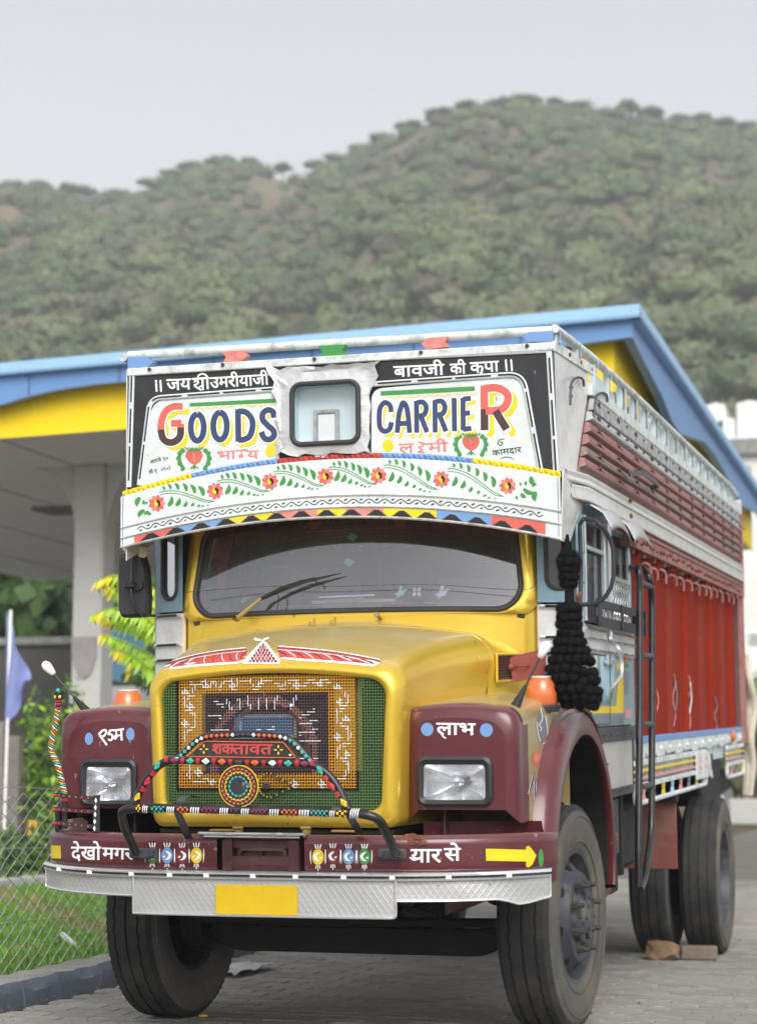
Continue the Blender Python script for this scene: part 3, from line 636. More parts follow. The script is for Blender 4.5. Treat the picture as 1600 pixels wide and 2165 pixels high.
# ---------- head lamps
def lamp(s, pxs):
    (a, b, c, d, e, f2, h, k2) = pxs; Y0 = -1.128
    o0 = B(a, c, 'y', Y0); o1 = B(b, d, 'y', Y0); i0 = B(e, h, 'y', Y0); i1 = B(f2, k2, 'y', Y0)
    O = rrect(o0[0], o1[0], o1[2], o0[2], .038, 6); I = rrect(i0[0], i1[0], i1[2], i0[2], .018, 6)
    mid = [((p[0] * .62 + q[0] * .38), (p[1] * .62 + q[1] * .38)) for p, q in zip(O, I)]
    root = bpy.data.objects.new('headlight', None); COL.objects.link(root); root.parent = truck
    g = G(); g.grid([[(x, Y0 + .002, z) for x, z in O], [(x, Y0 - .018, z) for x, z in O], [(x, Y0 - .026, z) for x, z in mid], [(x, Y0 - .014, z) for x, z in I], [(x, Y0 + .004, z) for x, z in I]], closed=True)
    g.build('bezel', 'black_plastic', root, True, 40)
    g = G(); n = len(I); cx = sum(p[0] for p in I) / n; cz = sum(p[1] for p in I) / n
    rows = []
    for t, dy in ((1, -.010), (.97, -.016), (.85, -.021), (.5, -.026), (.02, -.028)): rows.append([(cx + (x - cx) * t, Y0 + dy, cz + (z - cz) * t) for x, z in I])
    g.grid(rows, closed=True); g.build('lens', 'lamp_glass', root, True, 60)
    g = G(); rows = []
    for t, dy in ((1, -.004), (.93, .010), (.70, .040), (.42, .062), (.16, .07)): rows.append([(cx + (x - cx) * t, Y0 + dy, cz + (z - cz) * t) for x, z in I])
    g.grid(rows, closed=True); g.add(rows[-1], [tuple(range(n))]); g.build('reflector', 'reflector', root, True, 60)
    g = G(); c_ = (cx + .01 * s, Y0 + .015, cz + .002); g.lathe([(-.03, .001), (-.028, .016), (-.005, .021), (.03, .02)], c_, 'y', 20); g.lathe([(-.034, .024), (-.030, .028), (-.026, .024)], c_, 'y', 24)
    g.build('bulb', 'reflector', root, True)
    g = G()
    for k in range(9): x = i0[0] + (i1[0] - i0[0]) * (k + 1) / 10; g.box(x - .0008, x + .0008, Y0 - .019 + .004 * abs(k - 4) / 4, Y0 - .017 + .004 * abs(k - 4) / 4, i1[2] + .02, i0[2] - .02)
    g.box(i0[0] + .012, i1[0] - .012, Y0 - .0225, Y0 - .021, cz - .001, cz + .001); g.build('lens_ribs', 'lamp_glass', root)
lamp(1, (883, 1043, 1600, 1705, 896, 1028, 1617, 1692)); lamp(-1, (174, 291, 1605, 1704, 184, 279, 1622, 1693))
# ---------- indicators on top of the fenders
def indicator(s, c):
    root = bpy.data.objects.new('indicator_lamp', None); COL.objects.link(root); root.parent = truck
    g = G(); prof = [(-.085, .052), (-.06, .068), (-.01, .074), (.045, .060), (.060, .046)]
    g.lathe([(h, r) for h, r in prof] + [(.060, .001)], c, 'z', 28); g.build('lens', 'orange_lens', root, True)
    g = G(); g.lathe([(.058, .050), (.066, .050), (.068, .044), (.068, .001)], c, 'z', 28, 0); g.build('cap', 'aluminium', root, True)
    g = G(); g.lathe([(-.092, .001), (-.092, .075), (-.070, .082), (-.060, .074)], c, 'z', 28, 0); g.build('rubber_base', 'gasket', root, True)
indicator(1, (1.0, -.47, 1.545)); indicator(-1, (-.975, -.50, 1.510))
# ---------- parking-pole antennas with white knobs
def pole(s, base, top):
    root = bpy.data.objects.new('width_marker', None); COL.objects.link(root); root.parent = truck
    b, t = np.array(base), np.array(top); d = (t - b) / np.linalg.norm(t - b); L = np.linalg.norm(t - b)
    g = G(); n = 14; pts = []; rs = []
    for k in range(n): pts += [b + d * (.008 * k), b + d * (.008 * k + .004)]; r = .024 - .0012 * k; rs += [r, r - .003]
    g.tube(pts, rs, 14); g.build('spring_boot', 'black_plastic', root, True, 20)
    g = G(); g.tube([b + d * .1, t - d * .06], .0048, 8); g.build('rod', 'steel_dark' if s > 0 else 'steel_dark', root, True)
    g = G(); g.tube([t - d * .08, t - d * .075, t - d * .05, t - d * .025, t - d * .008, t], [.004, .013, .019, .022, .016, .002], 14); g.build('knob', 'paint_white', root, True, 80)
pole(1, B(1088, 1497, 'y', -.93), B(1158, 1356, 'y', -.93)); pole(-1, B(188, 1510, 'y', -.93), B(91, 1400, 'y', -.93))

# ---------- windscreen frame
def wy(x, z): return -.13 + .075 * (abs(x) / .82) ** 2.2 + (z - 1.93) * .13
def rr_loop(w, z0, z1, rb, rt, off, n=8, wt=None):
    pts = rrect(-w, w, z0, z1, (rb, rb, rt, rt), n); res = []
    out = []
    for i, p in enumerate(pts):         # refine the long straight runs
        q = pts[(i + 1) % len(pts)]; L = math.hypot(q[0] - p[0], q[1] - p[1]); k = max(1, int(L / .12))
        for j in range(k): out.append((p[0] + (q[0] - p[0]) * j / k, p[1] + (q[1] - p[1]) * j / k))
    for x, z in out:
        k = 1 - .055 * max(0, (z - 2.1)) / .3 if wt else 1
        res.append((x * k, wy(x, z) + off, z + (.012 * (1 - (x / w) ** 2) if z < 2.0 else 0)))
    return res
IN = rr_loop(.815, 1.935, 2.42, .115, .13, .012, wt=1); n = len(IN)
def scale_loop(L, dx, dz, off):
    out = []
    for (x, y, z) in L:
        cx, cz = 0, 2.18; ang = math.atan2((z - cz) / .24, x / .8)
        out.append((x + dx * math.cos(ang), y + off, z + dz * math.sin(ang)))
    return out
OUT1 = scale_loop(IN, .035, .030, -.012); 
OUT2 = [(max(-.893, min(.893, x * 1.10)), wy(x, z) + (.0 if abs(x) < .7 else .03), max(1.905 + .018 * (1 - min(1, abs(x) / .9) ** 2), min(2.55, z + (.05 if z > 2.2 else -.05)))) for (x, y, z) in IN]
OUT3 = [(x * 1.005, max(y, -.02) + .10, z) for x, y, z in OUT2]
g = G(); g.grid([IN, OUT1, OUT2, OUT3], closed=True)
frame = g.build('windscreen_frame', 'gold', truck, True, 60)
g = G(); rows = []
for k in range(9):
    z = 1.932 - .43 * k / 8; rows.append([(x, wy(x, 1.93) + .002 + (.028 * max(0, min(1, (abs(x) - .62) / .15))) + .10 * max(0, (abs(x) - .86) / .033) ** 2 * .3, z + (.010 * (1 - (x / .9) ** 2) + .045 * max(0, min(1, (abs(x) - .78) / .06)) if k == 0 else 0)) for x in [-.893 + 1.786 * i / 40 for i in range(41)]])
g.grid(rows); g.build('cab_front', 'gold', truck, True, 70, fixn=False)
g = G()
for i in range(n): pass
g.tube([(x, y - .004, z) for x, y, z in scale_loop(IN, .004, .004, -.006)], .0135, 8, closed=True); gasket = g.build('windscreen_gasket', 'gasket', truck, True)
g = G(); rows = []
for k in range(17):
    z = 1.94 + .49 * k / 16; rows.append([])
    for i in range(33):
        x = -.82 + 1.64 * i / 32; kk = 1 - .055 * max(0, (z - 2.1)) / .3; rows[-1].append((x * kk, wy(x, z) + .010, z))
g.grid(rows); glass = g.build('windscreen', 'windscreen', truck, True, 80, fixn=False)
# cab shell sides next to the windscreen: blue corner panels with narrow windows, aluminium below
for s in (1, -1):
    A_ = np.array((s * .893, -.02, 0)); C_ = np.array((s * 1.085, .10, 0)); e = C_ - A_; L_ = np.linalg.norm(e); e = e / L_; nn = np.array((e[1] * s, -abs(e[0]), 0)) if s > 0 else np.array((-e[1] * 1.0, -abs(e[0]), 0))
    nn = np.array((s * .53, -.85, 0.)); nn -= e * (nn @ e); nn /= np.linalg.norm(nn)
    root = bpy.data.objects.new('corner_panel', None); COL.objects.link(root); root.parent = truck
    def cp(u, z, d=0): return A_ + e * u + nn * d + np.array((0, 0, z))
    wl = rrect(.045, .165, 2.03, 2.42, (.05, .05, .045, .045), 6)
    g = G(); outer = rrect(.0, L_, 1.965, 2.5, .0005, 6)
    g.grid([[cp(u, z) for u, z in outer], [cp(u, z) for u, z in wl], [cp(u, z, -.02) for u, z in wl]], closed=True); g.build('blue_panel', 'cab_blue', root)
    g = G(); g.tube([cp(u, z, .004) for u, z in wl], .010, 8, closed=True); g.build('window_gasket', 'gasket', root, True)
    g = G(); g.add([cp(u, z, -.006) for u, z in wl], [tuple(range(len(wl)))]); g.build('window_pane', 'side_glass', root, fixn=False)
    g = G(); g.prism([cp(0, 1.5), cp(L_, 1.5), cp(L_, 1.955), cp(0, 1.955)], nn * -.02); g.build('aluminium_panel', 'aluminium', root)
    for z in (1.945, 1.80, 1.725): 
        g = G(); g.tube([cp(.004, z, .006), cp(L_ - .004, z, .006)], .011, 8, 0); g.tube([cp(.03, z, .0125), cp(L_ * .86, z, .0125)], .0075, 6, 1); g.build('trim_strip', ['aluminium_bright', 'black_gloss'], root, True)
# cab interior
g = G(); g.box(-1.04, 1.04, 1.30, 1.34, 1.2, 2.5); g.box(-1.04, 1.04, .0, 1.3, 1.30, 1.34); g.box(-1.05, 1.05, -.02, 1.34, 2.52, 2.55); g.build('cab_interior', 'interior', truck)
g = G()
for x in (-.5, .45): g.cbox(x - .28, x + .28, .75, .88, 1.6, 2.15, .04); 
g.build('seat_back', 'interior_grey', truck)
g = G(); g.cbox(-.84, .84, -.03, .16, 1.88, 1.93, .015); g.cbox(-.18, .12, .02, .16, 1.93, 1.99, .01, 1); g.box(-.22, .2, -.02, .1, 1.985, 2.0, 1); g.build('dashboard', ['interior', 'wood_pale'], truck)
g = G(); g.lathe([(0, .19)] * 1 + [(.0, .19)], (0, 0, 0), 'y', 8)
g = G(); c = Vector((-.45, .22, 2.0)); g.tube([c + Vector((.21 * math.cos(a), -.10 * math.sin(a), .18 * math.sin(a))) for a in [2 * math.pi * k / 28 for k in range(28)]], .014, 8, closed=True); g.tube([c, c + Vector((0, .1, -.2))], .02); g.build('steering_wheel', 'black_plastic', truck, True)
g = G()
for i in range(40):   # fringed curtain along the top of the cab
    x = -.78 + 1.56 * i / 39; L2 = .10 + .05 * abs(x) ** 2
    g.add([(x - .017, .04 + .006 * (i % 2), 2.46), (x + .017, .04, 2.46), (x + .013, .035, 2.40 - L2 * .9), (x - .013, .035, 2.40 - L2)], [(0, 1, 2, 3)], 0)
g.add([(-.80, .02, 2.44), (-.62, .02, 2.44), (-.70, .03, 2.05)], [(0, 1, 2)], 0)
g.build('curtain', 'cloth_red', truck, fixn=False)
g = G()
g.tube([(.05, .3, 2.0), (.0, .28, 2.45)], .008); g.tube([(.02, .3, 2.0), (.06, .28, 2.45)], .008); g.build('cab_prop', 'black_plastic', truck)
# wiper
g = G(); a = B(500, 1308, 'y', -.19); b_ = B(552, 1265, 'y', -.165); c_ = B(640, 1228, 'y', -.15); d_ = B(722, 1212, 'y', -.135)
root = bpy.data.objects.new('wiper', None); COL.objects.link(root); root.parent = truck
g.tube([a, b_], [.012, .008], 8); g.lathe([(-.03, .012), (.02, .014)], tuple(a), 'y', 10); g.ball(a, .016, 8, 6); g.build('wiper_arm', 'gold_dark', root, True)
g = G(); g.tube([b_, (b_ + c_) / 2 + (0, -.012, .008), c_], .006, 6); g.tube([B(545, 1272, 'y', -.152), B(600, 1246, 'y', -.150), c_ + (0, .0, -.006), d_], [.003, .009, .010, .002], 6)
g.tube([c_, B(664, 1222, 'y', -.15), B(673, 1238, 'y', -.15)], .004, 6); g.tube([B(585, 1252, 'y', -.155), B(590, 1268, 'y', -.155), B(586, 1288, 'y', -.155)], .003, 6)
g.build('wiper_blade', 'black_plastic', root, True)
g = G(); p = B(800, 1303, 'y', -.16); g.tube([p + (0, .03, -.01), p + (0, -.025, .005)], .009, 10); g.tube([p + (0, -.025, .005), p + (0, -.04, .006)], .013, 10); g.build('wiper_spindle', 'gold_dark', truck, True)
g = G(); g.tube(spline([B(392, 1252, 'y', -.15), B(560, 1240, 'y', -.17), B(700, 1240, 'y', -.175), B(900, 1236, 'y', -.16), B(1100, 1247, 'y', -.12), (.897, -.05, 2.06)], 6), .0016, 5); g.build('loose_wire', 'steel_dark', truck)

# ---------- bumper
def by(x): return -1.372 + .36 * (abs(x) / 1.145) ** 4
XS = [-1.145 + 2.29 * i / 60 for i in range(61)]
root_b = bpy.data.objects.new('bumper', None); COL.objects.link(root_b); root_b.parent = truck
BSEC = [(.10, .958), (.035, .962), (.012, .955), (.0, .940), (-.001, .925), (.001, .875), (.0, .84), (.003, .822), (.015, .813), (.10, .812)]
g = G(); rows = []
for x in XS:
    e = max(0, (abs(x) - 1.08) / .065); rows.append([(x, by(x) + d + .05 * e * e, .885 + (z - .885) * (1 - .12 * e * e)) for d, z in BSEC])
rows.insert(0, [(x + .004, y + .06, z) for x, y, z in rows[0]]); rows.append([(x + .004, y + .06, z) for x, y, z in rows[-1]])
# leave out the recess in the middle
g.grid([r for r in rows if r[0][0] <= -.155]); g.grid([r for r in rows if r[0][0] >= .155]); bump_main = g.build('bumper_beam', 'maroon', root_b, True, 45)
g = G(); ya, yb_ = by(0), by(0) + .10
g.grid([[(x, by(x) + d, z) for d, z in BSEC[:4]] for x in (-.156, -.05, .05, .156)]); g.grid([[(x, by(x) + d, z) for d, z in BSEC[5:]] for x in (-.156, .156)])
g.box(-.156, .156, ya + .045, ya + .05, .81, .955, 0)
for x in (-.145, .145): g.box(x - .022, x + .022, ya - .002, ya + .045, .815, .94, 0); g.tube([(x, ya - .006, .87), (x, ya + .01, .87)], .012, 12, 0)
g.add([], [])
R0 = rrect(-.108, .108, .838, .905, .018, 5); R1 = rrect(-.092, .092, .848, .895, .012, 5)
g.grid([[(x, ya + .02, z) for x, z in R0], [(x, ya + .018, z) for x, z in R1], [(x, ya + .06, z) for x, z in R1]], closed=True)
g.box(-.02, .0, ya + .03, ya + .045, .848, .895, 1); g.box(-.125, .125, ya + .02, ya + .045, .905, .94, 0)
g.build('tow_recess', ['maroon_dark', 'under_black'], root_b)
g = G()
g.box(-.265, .20, ya - .02, ya + .05, .9625, .966); g.tube([(-.265, ya - .02, .968), (.20, ya - .02, .966)], .006, 8); g.tube([(-.245, ya - .012, .955), (.175, ya - .012, .953)], .005, 8)
for x in (-.13, -.02, .09): g.cbox(x - .012, x + .012, ya - .028, ya - .02, .961, .972, .002)
g.build('step_strip', 'aluminium_bright', root_b)
# bright moulding under the beam, with its dark slots
g = G(); g.grid([[(x, by(x) + d - .002, z) for d, z in ((.02, .815), (-.006, .812), (-.012, .806), (-.012, .800), (-.004, .797), (-.004, .790), (-.012, .787), (-.011, .781), (.02, .778))] for x in XS], mfn=lambda i, k: 1 if k in (4,) else 0)
g.build('moulding', ['aluminium_bright', 'black_gloss'], root_b, True, 40)
for x in (-1.0, -.80, -.58, -.40, -.235, -.03, .155, .36, .56, .78, 1.0):
    g = G(); g.cbox(x - .011, x + .011, by(x) - .017, by(x) - .004, .786, .802, .002); g.build('moulding_clip', 'paint_white', root_b)
# aluminium side skirts and the deeper middle plate with rolled edges
def skirt(xa, xb, z0, z1, name, off=0):
    g = G(); xs = [x for x in XS if xa < x < xb]; xs = [xa] + xs + [xb]
    def zb(x): return z0 + (.012 * math.sin(x * 23) if x > .95 else 0) - (.012 if x > 1.0 else 0)
    g.grid([[(x, by(x) + off + .006 + .003 * math.sin(x * 17 + z * 30) * (1 if x > .8 else .3), z) for z in [z1 + (zb(x) - z1) * k / 5 for k in range(6)]] for x in xs]); o = g.build(name, 'chequer', root_b, True, 60, fixn=False)
    g = G(); edge = [(xa, by(xa) + off, z1)] + fillet([(xa, by(xa) + off, z1), (xa, by(xa) + off, z0)] + [(x, by(x) + off, zb(x)) for x in xs[1:-1]] + [(xb, by(xb) + off, zb(xb)), (xb, by(xb) + off, z1)], .045 if name == 'middle_plate' else .01, 6)[1:]
    g.tube(edge, .0052, 8); g.build('rolled_edge', 'aluminium_bright', root_b, True); return o
# embossed chequer pattern aluminium
mat('chequer', S(190, 191, 190), .40, .5, .05, 5, dirt=S(130, 124, 116), dirt_amt=.25, dscale=5)
m = MATS['chequer']; n_ = m.node_tree; p_ = n_.nodes['Principled BSDF']
tc = n_.nodes.new('ShaderNodeTexCoord'); mp = n_.nodes.new('ShaderNodeMapping'); mp.inputs['Rotation'].default_value = (0, R(38), 0); n_.links.new(tc.outputs['Object'], mp.inputs[0])
hts = []
for ax_, rot in ((0, 36), (1, -36)):
    mp = n_.nodes.new('ShaderNodeMapping'); mp.inputs['Rotation'].default_value = (0, R(rot), 0); n_.links.new(tc.outputs['Object'], mp.inputs[0])
    wv = n_.nodes.new('ShaderNodeTexWave'); wv.bands_direction = 'X'; wv.inputs['Scale'].default_value = 14; n_.links.new(mp.outputs[0], wv.inputs['Vector'])
    pw = n_.nodes.new('ShaderNodeMath'); pw.operation = 'POWER'; pw.inputs[1].default_value = 9; n_.links.new(wv.outputs['Fac'], pw.inputs[0]); hts.append(pw)
mxm = n_.nodes.new('ShaderNodeMath'); mxm.operation = 'MAXIMUM'; n_.links.new(hts[0].outputs[0], mxm.inputs[0]); n_.links.new(hts[1].outputs[0], mxm.inputs[1])
bm_ = n_.nodes.new('ShaderNodeBump'); bm_.inputs['Strength'].default_value = .28; bm_.inputs['Distance'].default_value = .003; n_.links.new(mxm.outputs[0], bm_.inputs['Height']); n_.links.new(bm_.outputs[0], p_.inputs['Normal'])
skirt(-1.135, -.575, .705, .785, 'side_skirt'); skirt(.575, 1.138, .70, .785, 'side_skirt'); mid_plate = skirt(-.574, .572, .632, .785, 'middle_plate', -.003)
g = G(); g.cbox(-.197, .160, by(0) - .006, by(0) + .001, .637, .757, .002); g.build('number_plate', 'plate_yellow', root_b)
g = G()
for x in (-.52, -.30, .30, .52, .74, .93): g.ball((x, by(x) - .001, .765), .004, 8, 5)
g.build('rivet', 'aluminium_worn', root_b, True)
g = G()   # crushed, rusted dent where the guard is bolted on
random.seed(3)
for i in range(26):
    a = random.uniform(0, 6.28); rr = random.uniform(.005, .05); c = B(868, 1778, 'y', by(.63) - .002) + np.array((rr * math.cos(a) * 1.2, 0, rr * math.sin(a) * .45)); s_ = random.uniform(.006, .016)
    g.ball(c + (0, .004, 0), s_, 7, 4, 0, (1.3, .35, .7))
g.build('rust_patch', 'rust', root_b, True)

# ---------- decorated bull bar
root_g = bpy.data.objects.new('bull_bar', None); COL.objects.link(root_g); root_g.parent = truck
YG = -1.626
def bb_(px, py, y=YG): return B(px, py, 'y', y)
low = fillet([bb_(286, 1803, -1.40), bb_(261, 1745, -1.52), bb_(256, 1712), bb_(300, 1708), bb_(520, 1713), bb_(745, 1719), bb_(800, 1728), bb_(823, 1775, -1.5), bb_(838, 1805, -1.40)], .05, 5)
g = G(); g.tube(low, .0185, 14); g.build('lower_rail', 'black_gloss', root_g, True)
up = fillet([bb_(284, 1703), bb_(303, 1655), bb_(345, 1607), bb_(400, 1608), bb_(560, 1611), bb_(668, 1616), bb_(708, 1650), bb_(737, 1712)], .06, 5)
g = G(); g.tube(up, .0165, 14); g.build('upper_rail', 'black_gloss', root_g, True)
cr_ = fillet([bb_(372, 1608), bb_(425, 1557), bb_(520, 1552), bb_(612, 1558), bb_(660, 1612)], .05, 5)
g = G(); g.tube(cr_, .0135, 12); g.build('crest_rail', 'black_gloss', root_g, True)
pl = fillet([bb_(392, 1603), bb_(402, 1597), bb_(432, 1565), bb_(604, 1568), bb_(632, 1598), bb_(628, 1606), bb_(392, 1603)], .01, 3)[:-1]
g = G(); g.prism([p + (0, -.004, 0) for p in pl], (0, .008, 0)); plate = g.build('name_plate', 'black_paint', root_g)
g = G(); P = fillet([bb_(398, 1600), bb_(434, 1568), bb_(600, 1570), bb_(627, 1603), bb_(398, 1600)], .012, 4); P = [p + (0, -.006, 0) for p in P[:-1]]; g.tube(P, .0021, 6, closed=True); g.build('plate_border', 'bead_orange', root_g)
for s, (fx, fy, tx, ty, hx, hy) in {-1: (372, 1712, 398, 1772, 385, 1693), 1: (733, 1718, 762, 1765, 712, 1712)}.items():
    g = G(); a = bb_(fx, fy); b = B(tx, ty, 'y', -1.36); u = np.array((.017, 0, 0)); g.add([a - u, a + u, b + u, b - u, a - u + (0, .006, 0), a + u + (0, .006, 0), b + u + (0, .006, 0), b - u + (0, .006, 0)], [(0, 1, 2, 3), (7, 6, 5, 4), (0, 4, 5, 1), (2, 6, 7, 3), (1, 5, 6, 2), (0, 3, 7, 4)]); g.build('brace', 'black_gloss', root_g)
    g = G(); h = bb_(hx, hy); q = [h + (-.035 * s * 0, 0, -.03), h + (0, -.012, 0), h + (0, .06, .012), h + (0, .16, .0)]; 
    g.grid([[p - (.02, 0, 0), p + (.02, 0, 0)] for p in spline(q, 5)]); g.grid([[p - (.02, 0, -.004), p + (.02, 0, .004)] for p in spline(q, 5)]); g.build('strap', 'steel_dark', root_g, True)
for (px, py, s) in ((292, 1803, 1), (838, 1805, -1)):
    g = G(); p = bb_(px, py, -1.385); x0 = min(p[0] - .02, p[0] + .06 * s); x1 = max(p[0] + .02, p[0] + .065 * s); g.cbox(x0 - .02, x1 + .02, -1.392, -1.372, p[2] - .024, p[2] + .018, .006)
    for q in (x0, x1): g.tube([(q, -1.402, p[2] - .002), (q, -1.385, p[2] - .002)], .013, 6)
    g.build('foot_bracket', 'steel_dark', root_g)
# bead work: patches wrapped on the rails
BC = ['bead_white', 'bead_yellow', 'bead_teal', 'bead_orange', 'bead_purple', 'bead_violet', 'bead_red', 'paint_black']
def patch(g, A_, D, r, t0, t1, a0, a1, mi, n=3, skew=0):     # piece of a sleeve round the segment A_->D ; angles from straight ahead, upwards positive
    A_ = np.array(A_); D = np.array(D); e = (D - A_) / np.linalg.norm(D - A_); f = np.array((0, -1., 0)); f -= e * (f @ e); f /= np.linalg.norm(f); u = np.cross(f, e); u = u if u[2] > 0 or abs(u[2]) < .3 else -u
    rows = []
    for i in range(n + 1):
        a = R(a0 + (a1 - a0) * i / n); o = (f * math.cos(a) + u * math.sin(a)) * r; sk = e * skew * (i / n - .5); rows.append([A_ + e * t0 + o + sk, A_ + e * t1 + o + sk])
    g.grid(rows, mi=mi)
def diamond(g, A_, D, r, tc_, hl, ac, ha, mi):
    A_ = np.array(A_); D = np.array(D); e = (D - A_) / np.linalg.norm(D - A_); f = np.array((0, -1., 0)); f -= e * (f @ e); f /= np.linalg.norm(f); u = np.cross(f, e); u = u if u[2] > 0 or abs(u[2]) < .3 else -u
    def q(t, a): a = R(a); return A_ + e * t + (f * math.cos(a) + u * math.sin(a)) * r
    g.add([q(tc_ - hl, ac), q(tc_, ac - ha), q(tc_ + hl, ac), q(tc_, ac + ha), q(tc_, ac)], [(0, 1, 4), (1, 2, 4), (2, 3, 4), (3, 0, 4)], mi)
g = G(); A_, D_ = bb_(282, 1709), bb_(760, 1721); Lb = np.linalg.norm(D_ - A_); sc_x = Lb / 478.0
def zx(z): return (300 + z / 2.857 - 282) * sc_x
rr = .0198
for a, b in ((15, 50), (165, 215), (310, 370), (490, 545), (620, 670), (790, 850), (965, 1030), (1145, 1180), (1265, 1320)):
    k = 4 if b - a > 45 else 3; t0, t1 = zx(a), zx(b); q = (t1 - t0) / k
    for i in range(k): patch(g, A_, D_, rr, t0 + q * i + q * .12, t0 + q * i + q * .62, -75, 85, 0, 8, .006)
for a, b, c in ((-25, 5, 1), (70, 150, 2), (230, 300, 3), (378, 485, 4), (555, 610, 5), (680, 780, 4), (860, 955, 3), (1035, 1135, 2), (1185, 1245, 1)):
    t0, t1 = zx(a), zx(b); k = max(3, int((t1 - t0) / .0085)); q = (t1 - t0) / k
    for i in range(k):
        for j in range(-2, 3):
            if (i + j) % 2 == 0 and (0 < i < k - 1 or abs(j) < 2): patch(g, A_, D_, rr, t0 + q * i + .0006, t0 + q * (i + 1) - .0006, j * 34 - 15, j * 34 + 15, c, 2)
g.build('bead_wrap', BC, root_g, fixn=False)
g = G(); A_, D_ = bb_(350, 1607.5), bb_(665, 1615.5); Lb = np.linalg.norm(D_ - A_); kx = Lb / 315.0; rr = .0178
def ux(z): return (300 + z / 2.857 - 350) * kx
for c_, col in ((205, 4), (303, 2), (398, 0), (496, 3), (597, 5), (695, 3), (800, 0), (893, 2), (990, 4)):
    for dt, da in ((0, 26), (-.009, 0), (.009, 0), (0, -26)): diamond(g, A_, D_, rr, ux(c_) + dt, .0085, da, 24, col)
for c_ in (155, 255, 350, 447, 547, 648, 748, 845, 945, 1035):
    for i in (-1, 0, 1): patch(g, A_, D_, rr, ux(c_) + i * .0055 - .0018, ux(c_) + i * .0055 + .0018, -60, 70, 6, 6)
for (a, b) in ((bb_(288, 1693), bb_(341, 1610)), (bb_(672, 1620), bb_(735, 1706))):
    L_ = np.linalg.norm(b - a); cols = [2, 6, 6, 6, 1] if a[0] > 0 else [1, 6, 6, 6, 2]
    for i, c_ in enumerate(cols):
        t = L_ * (i + .5) / 5
        if i in (1, 3):
            for j in (-1, 0, 1): patch(g, a, b, rr, t + j * .007 - .0022, t + j * .007 + .0022, -60, 70, c_, 5)
        else:
            for dt, da in ((0, 26), (-.011, 0), (.011, 0), (0, -26)): diamond(g, a, b, rr, t + dt, .010, da, 24, c_)
pts = spline(cr_, 1); acc = [0]
for i in range(1, len(cr_)): acc.append(acc[-1] + np.linalg.norm(cr_[i] - cr_[i - 1]))
cl = [0, 2, 2, 0, 2, 0, 0, 3, 3, 3, 3, 3, 0, 5, 5, 5, 0, 3, 3, 3, 3, 0, 0, 2, 2, 0, 2, 2, 2]
for i, c_ in enumerate(cl):
    t = acc[-1] * (i + .5) / len(cl); j = max(k for k in range(len(acc)) if acc[k] <= t); j = min(j, len(cr_) - 2); diamond(g, cr_[j], cr_[j + 1], .0148, t - acc[j], .0095, -8, 38, c_)
g.build('bead_wrap', BC, root_g, fixn=False)
# bead disc
cd_ = bb_(504, 1663, YG - .012); rd = float(np.linalg.norm(bb_(545, 1663) - bb_(504, 1663)))
g = G(); g.lathe([(.0, .001), (-.001, rd * .97), (.006, rd), (.01, rd * .96), (.01, .001)], tuple(cd_), 'y', 48, 0); g.build('medallion', 'black_paint', root_g, True)
g = G(); g.tube([cd_ + (rd * math.cos(a), .002, rd * math.sin(a)) for a in [2 * math.pi * k / 60 for k in range(60)]], .0024, 6, 1, closed=True)
def ringd(n, r0, hw, hh, c, ph=0):
    for i in range(n):
        a = 2 * math.pi * (i + ph) / n; e = np.array((math.cos(a), 0, math.sin(a))); t = np.array((-math.sin(a), 0, math.cos(a))); p = cd_ + e * r0 + (0, -.003, 0)
        g.add([p - t * hw, p - e * hh, p + t * hw, p + e * hh], [(0, 1, 2, 3)], c)
ringd(14, rd * .46, .0085, .0045, 2); ringd(20, rd * .66, .008, .0038, 1); ringd(20, rd * .66 + .0045, .0035, .003, 1, .5); ringd(24, rd * .84, .008, .0045, 3); 
g.build('bead_work', BC, root_g, fixn=False)

# ---------- twisted marker pole and slatted guard on the left end of the bumper
root_p = bpy.data.objects.new('marker_guard', None); COL.objects.link(root_p); root_p.parent = truck
YP = -1.22
pp = [B(a, b, 'y', YP) for a, b in ((137, 1752), (137, 1680), (131, 1655), (122, 1618), (109, 1590), (111, 1560), (119, 1525), (122, 1500))]
P = spline(pp[1:], 22); rows = []; L = 0
for i, p in enumerate(P):
    t = (P[min(i + 1, len(P) - 1)] - P[max(i - 1, 0)]); t /= np.linalg.norm(t); u = np.cross(t, (0, 1, 0)); u /= np.linalg.norm(u); v_ = np.cross(t, u)
    rows.append([p + (u * math.cos(2 * math.pi * k / 16) + v_ * math.sin(2 * math.pi * k / 16)) * .0135 for k in range(16)])
g = G(); g.grid(rows, closed=True, mfn=lambda i, k: [7, 0, 7, 2, 7, 1, 7, 3][int(((k / 16 * 8) + i * .55) % 8)]); g.build('twisted_pole', BC, root_p, True)
g = G(); g.tube([pp[0], pp[1]], .012, 10); a = pp[-1]; b = B(125, 1480, 'y', YP); g.tube([a, b], .012, 10); g.tube([b, b + (0, 0, .012), b + (0, 0, .024)], [.018, .023, .021], 12)
g.build('pole_core', 'black_paint', root_p, True)
g = G(); e = (b - a)
for t in (.05, .5, .8): g.tube([a + e * t, a + e * t + (0, 0, .006)], .0135, 12, 6)
g.tube([pp[1] - (0, 0, .03), pp[1] - (0, 0, .018)], .0135, 12, 6)
g.ball(b + (0, 0, .030), .021, 12, 7, 7, (1, 1, .7)); g.ball(b + (0, -.012, .040), .010, 8, 5, 2)
for dx_ in (-.010, .010): g.ball(b + (dx_, -.016, .012), .008, 8, 5, 1)
g.build('pole_head', BC, root_p, True)
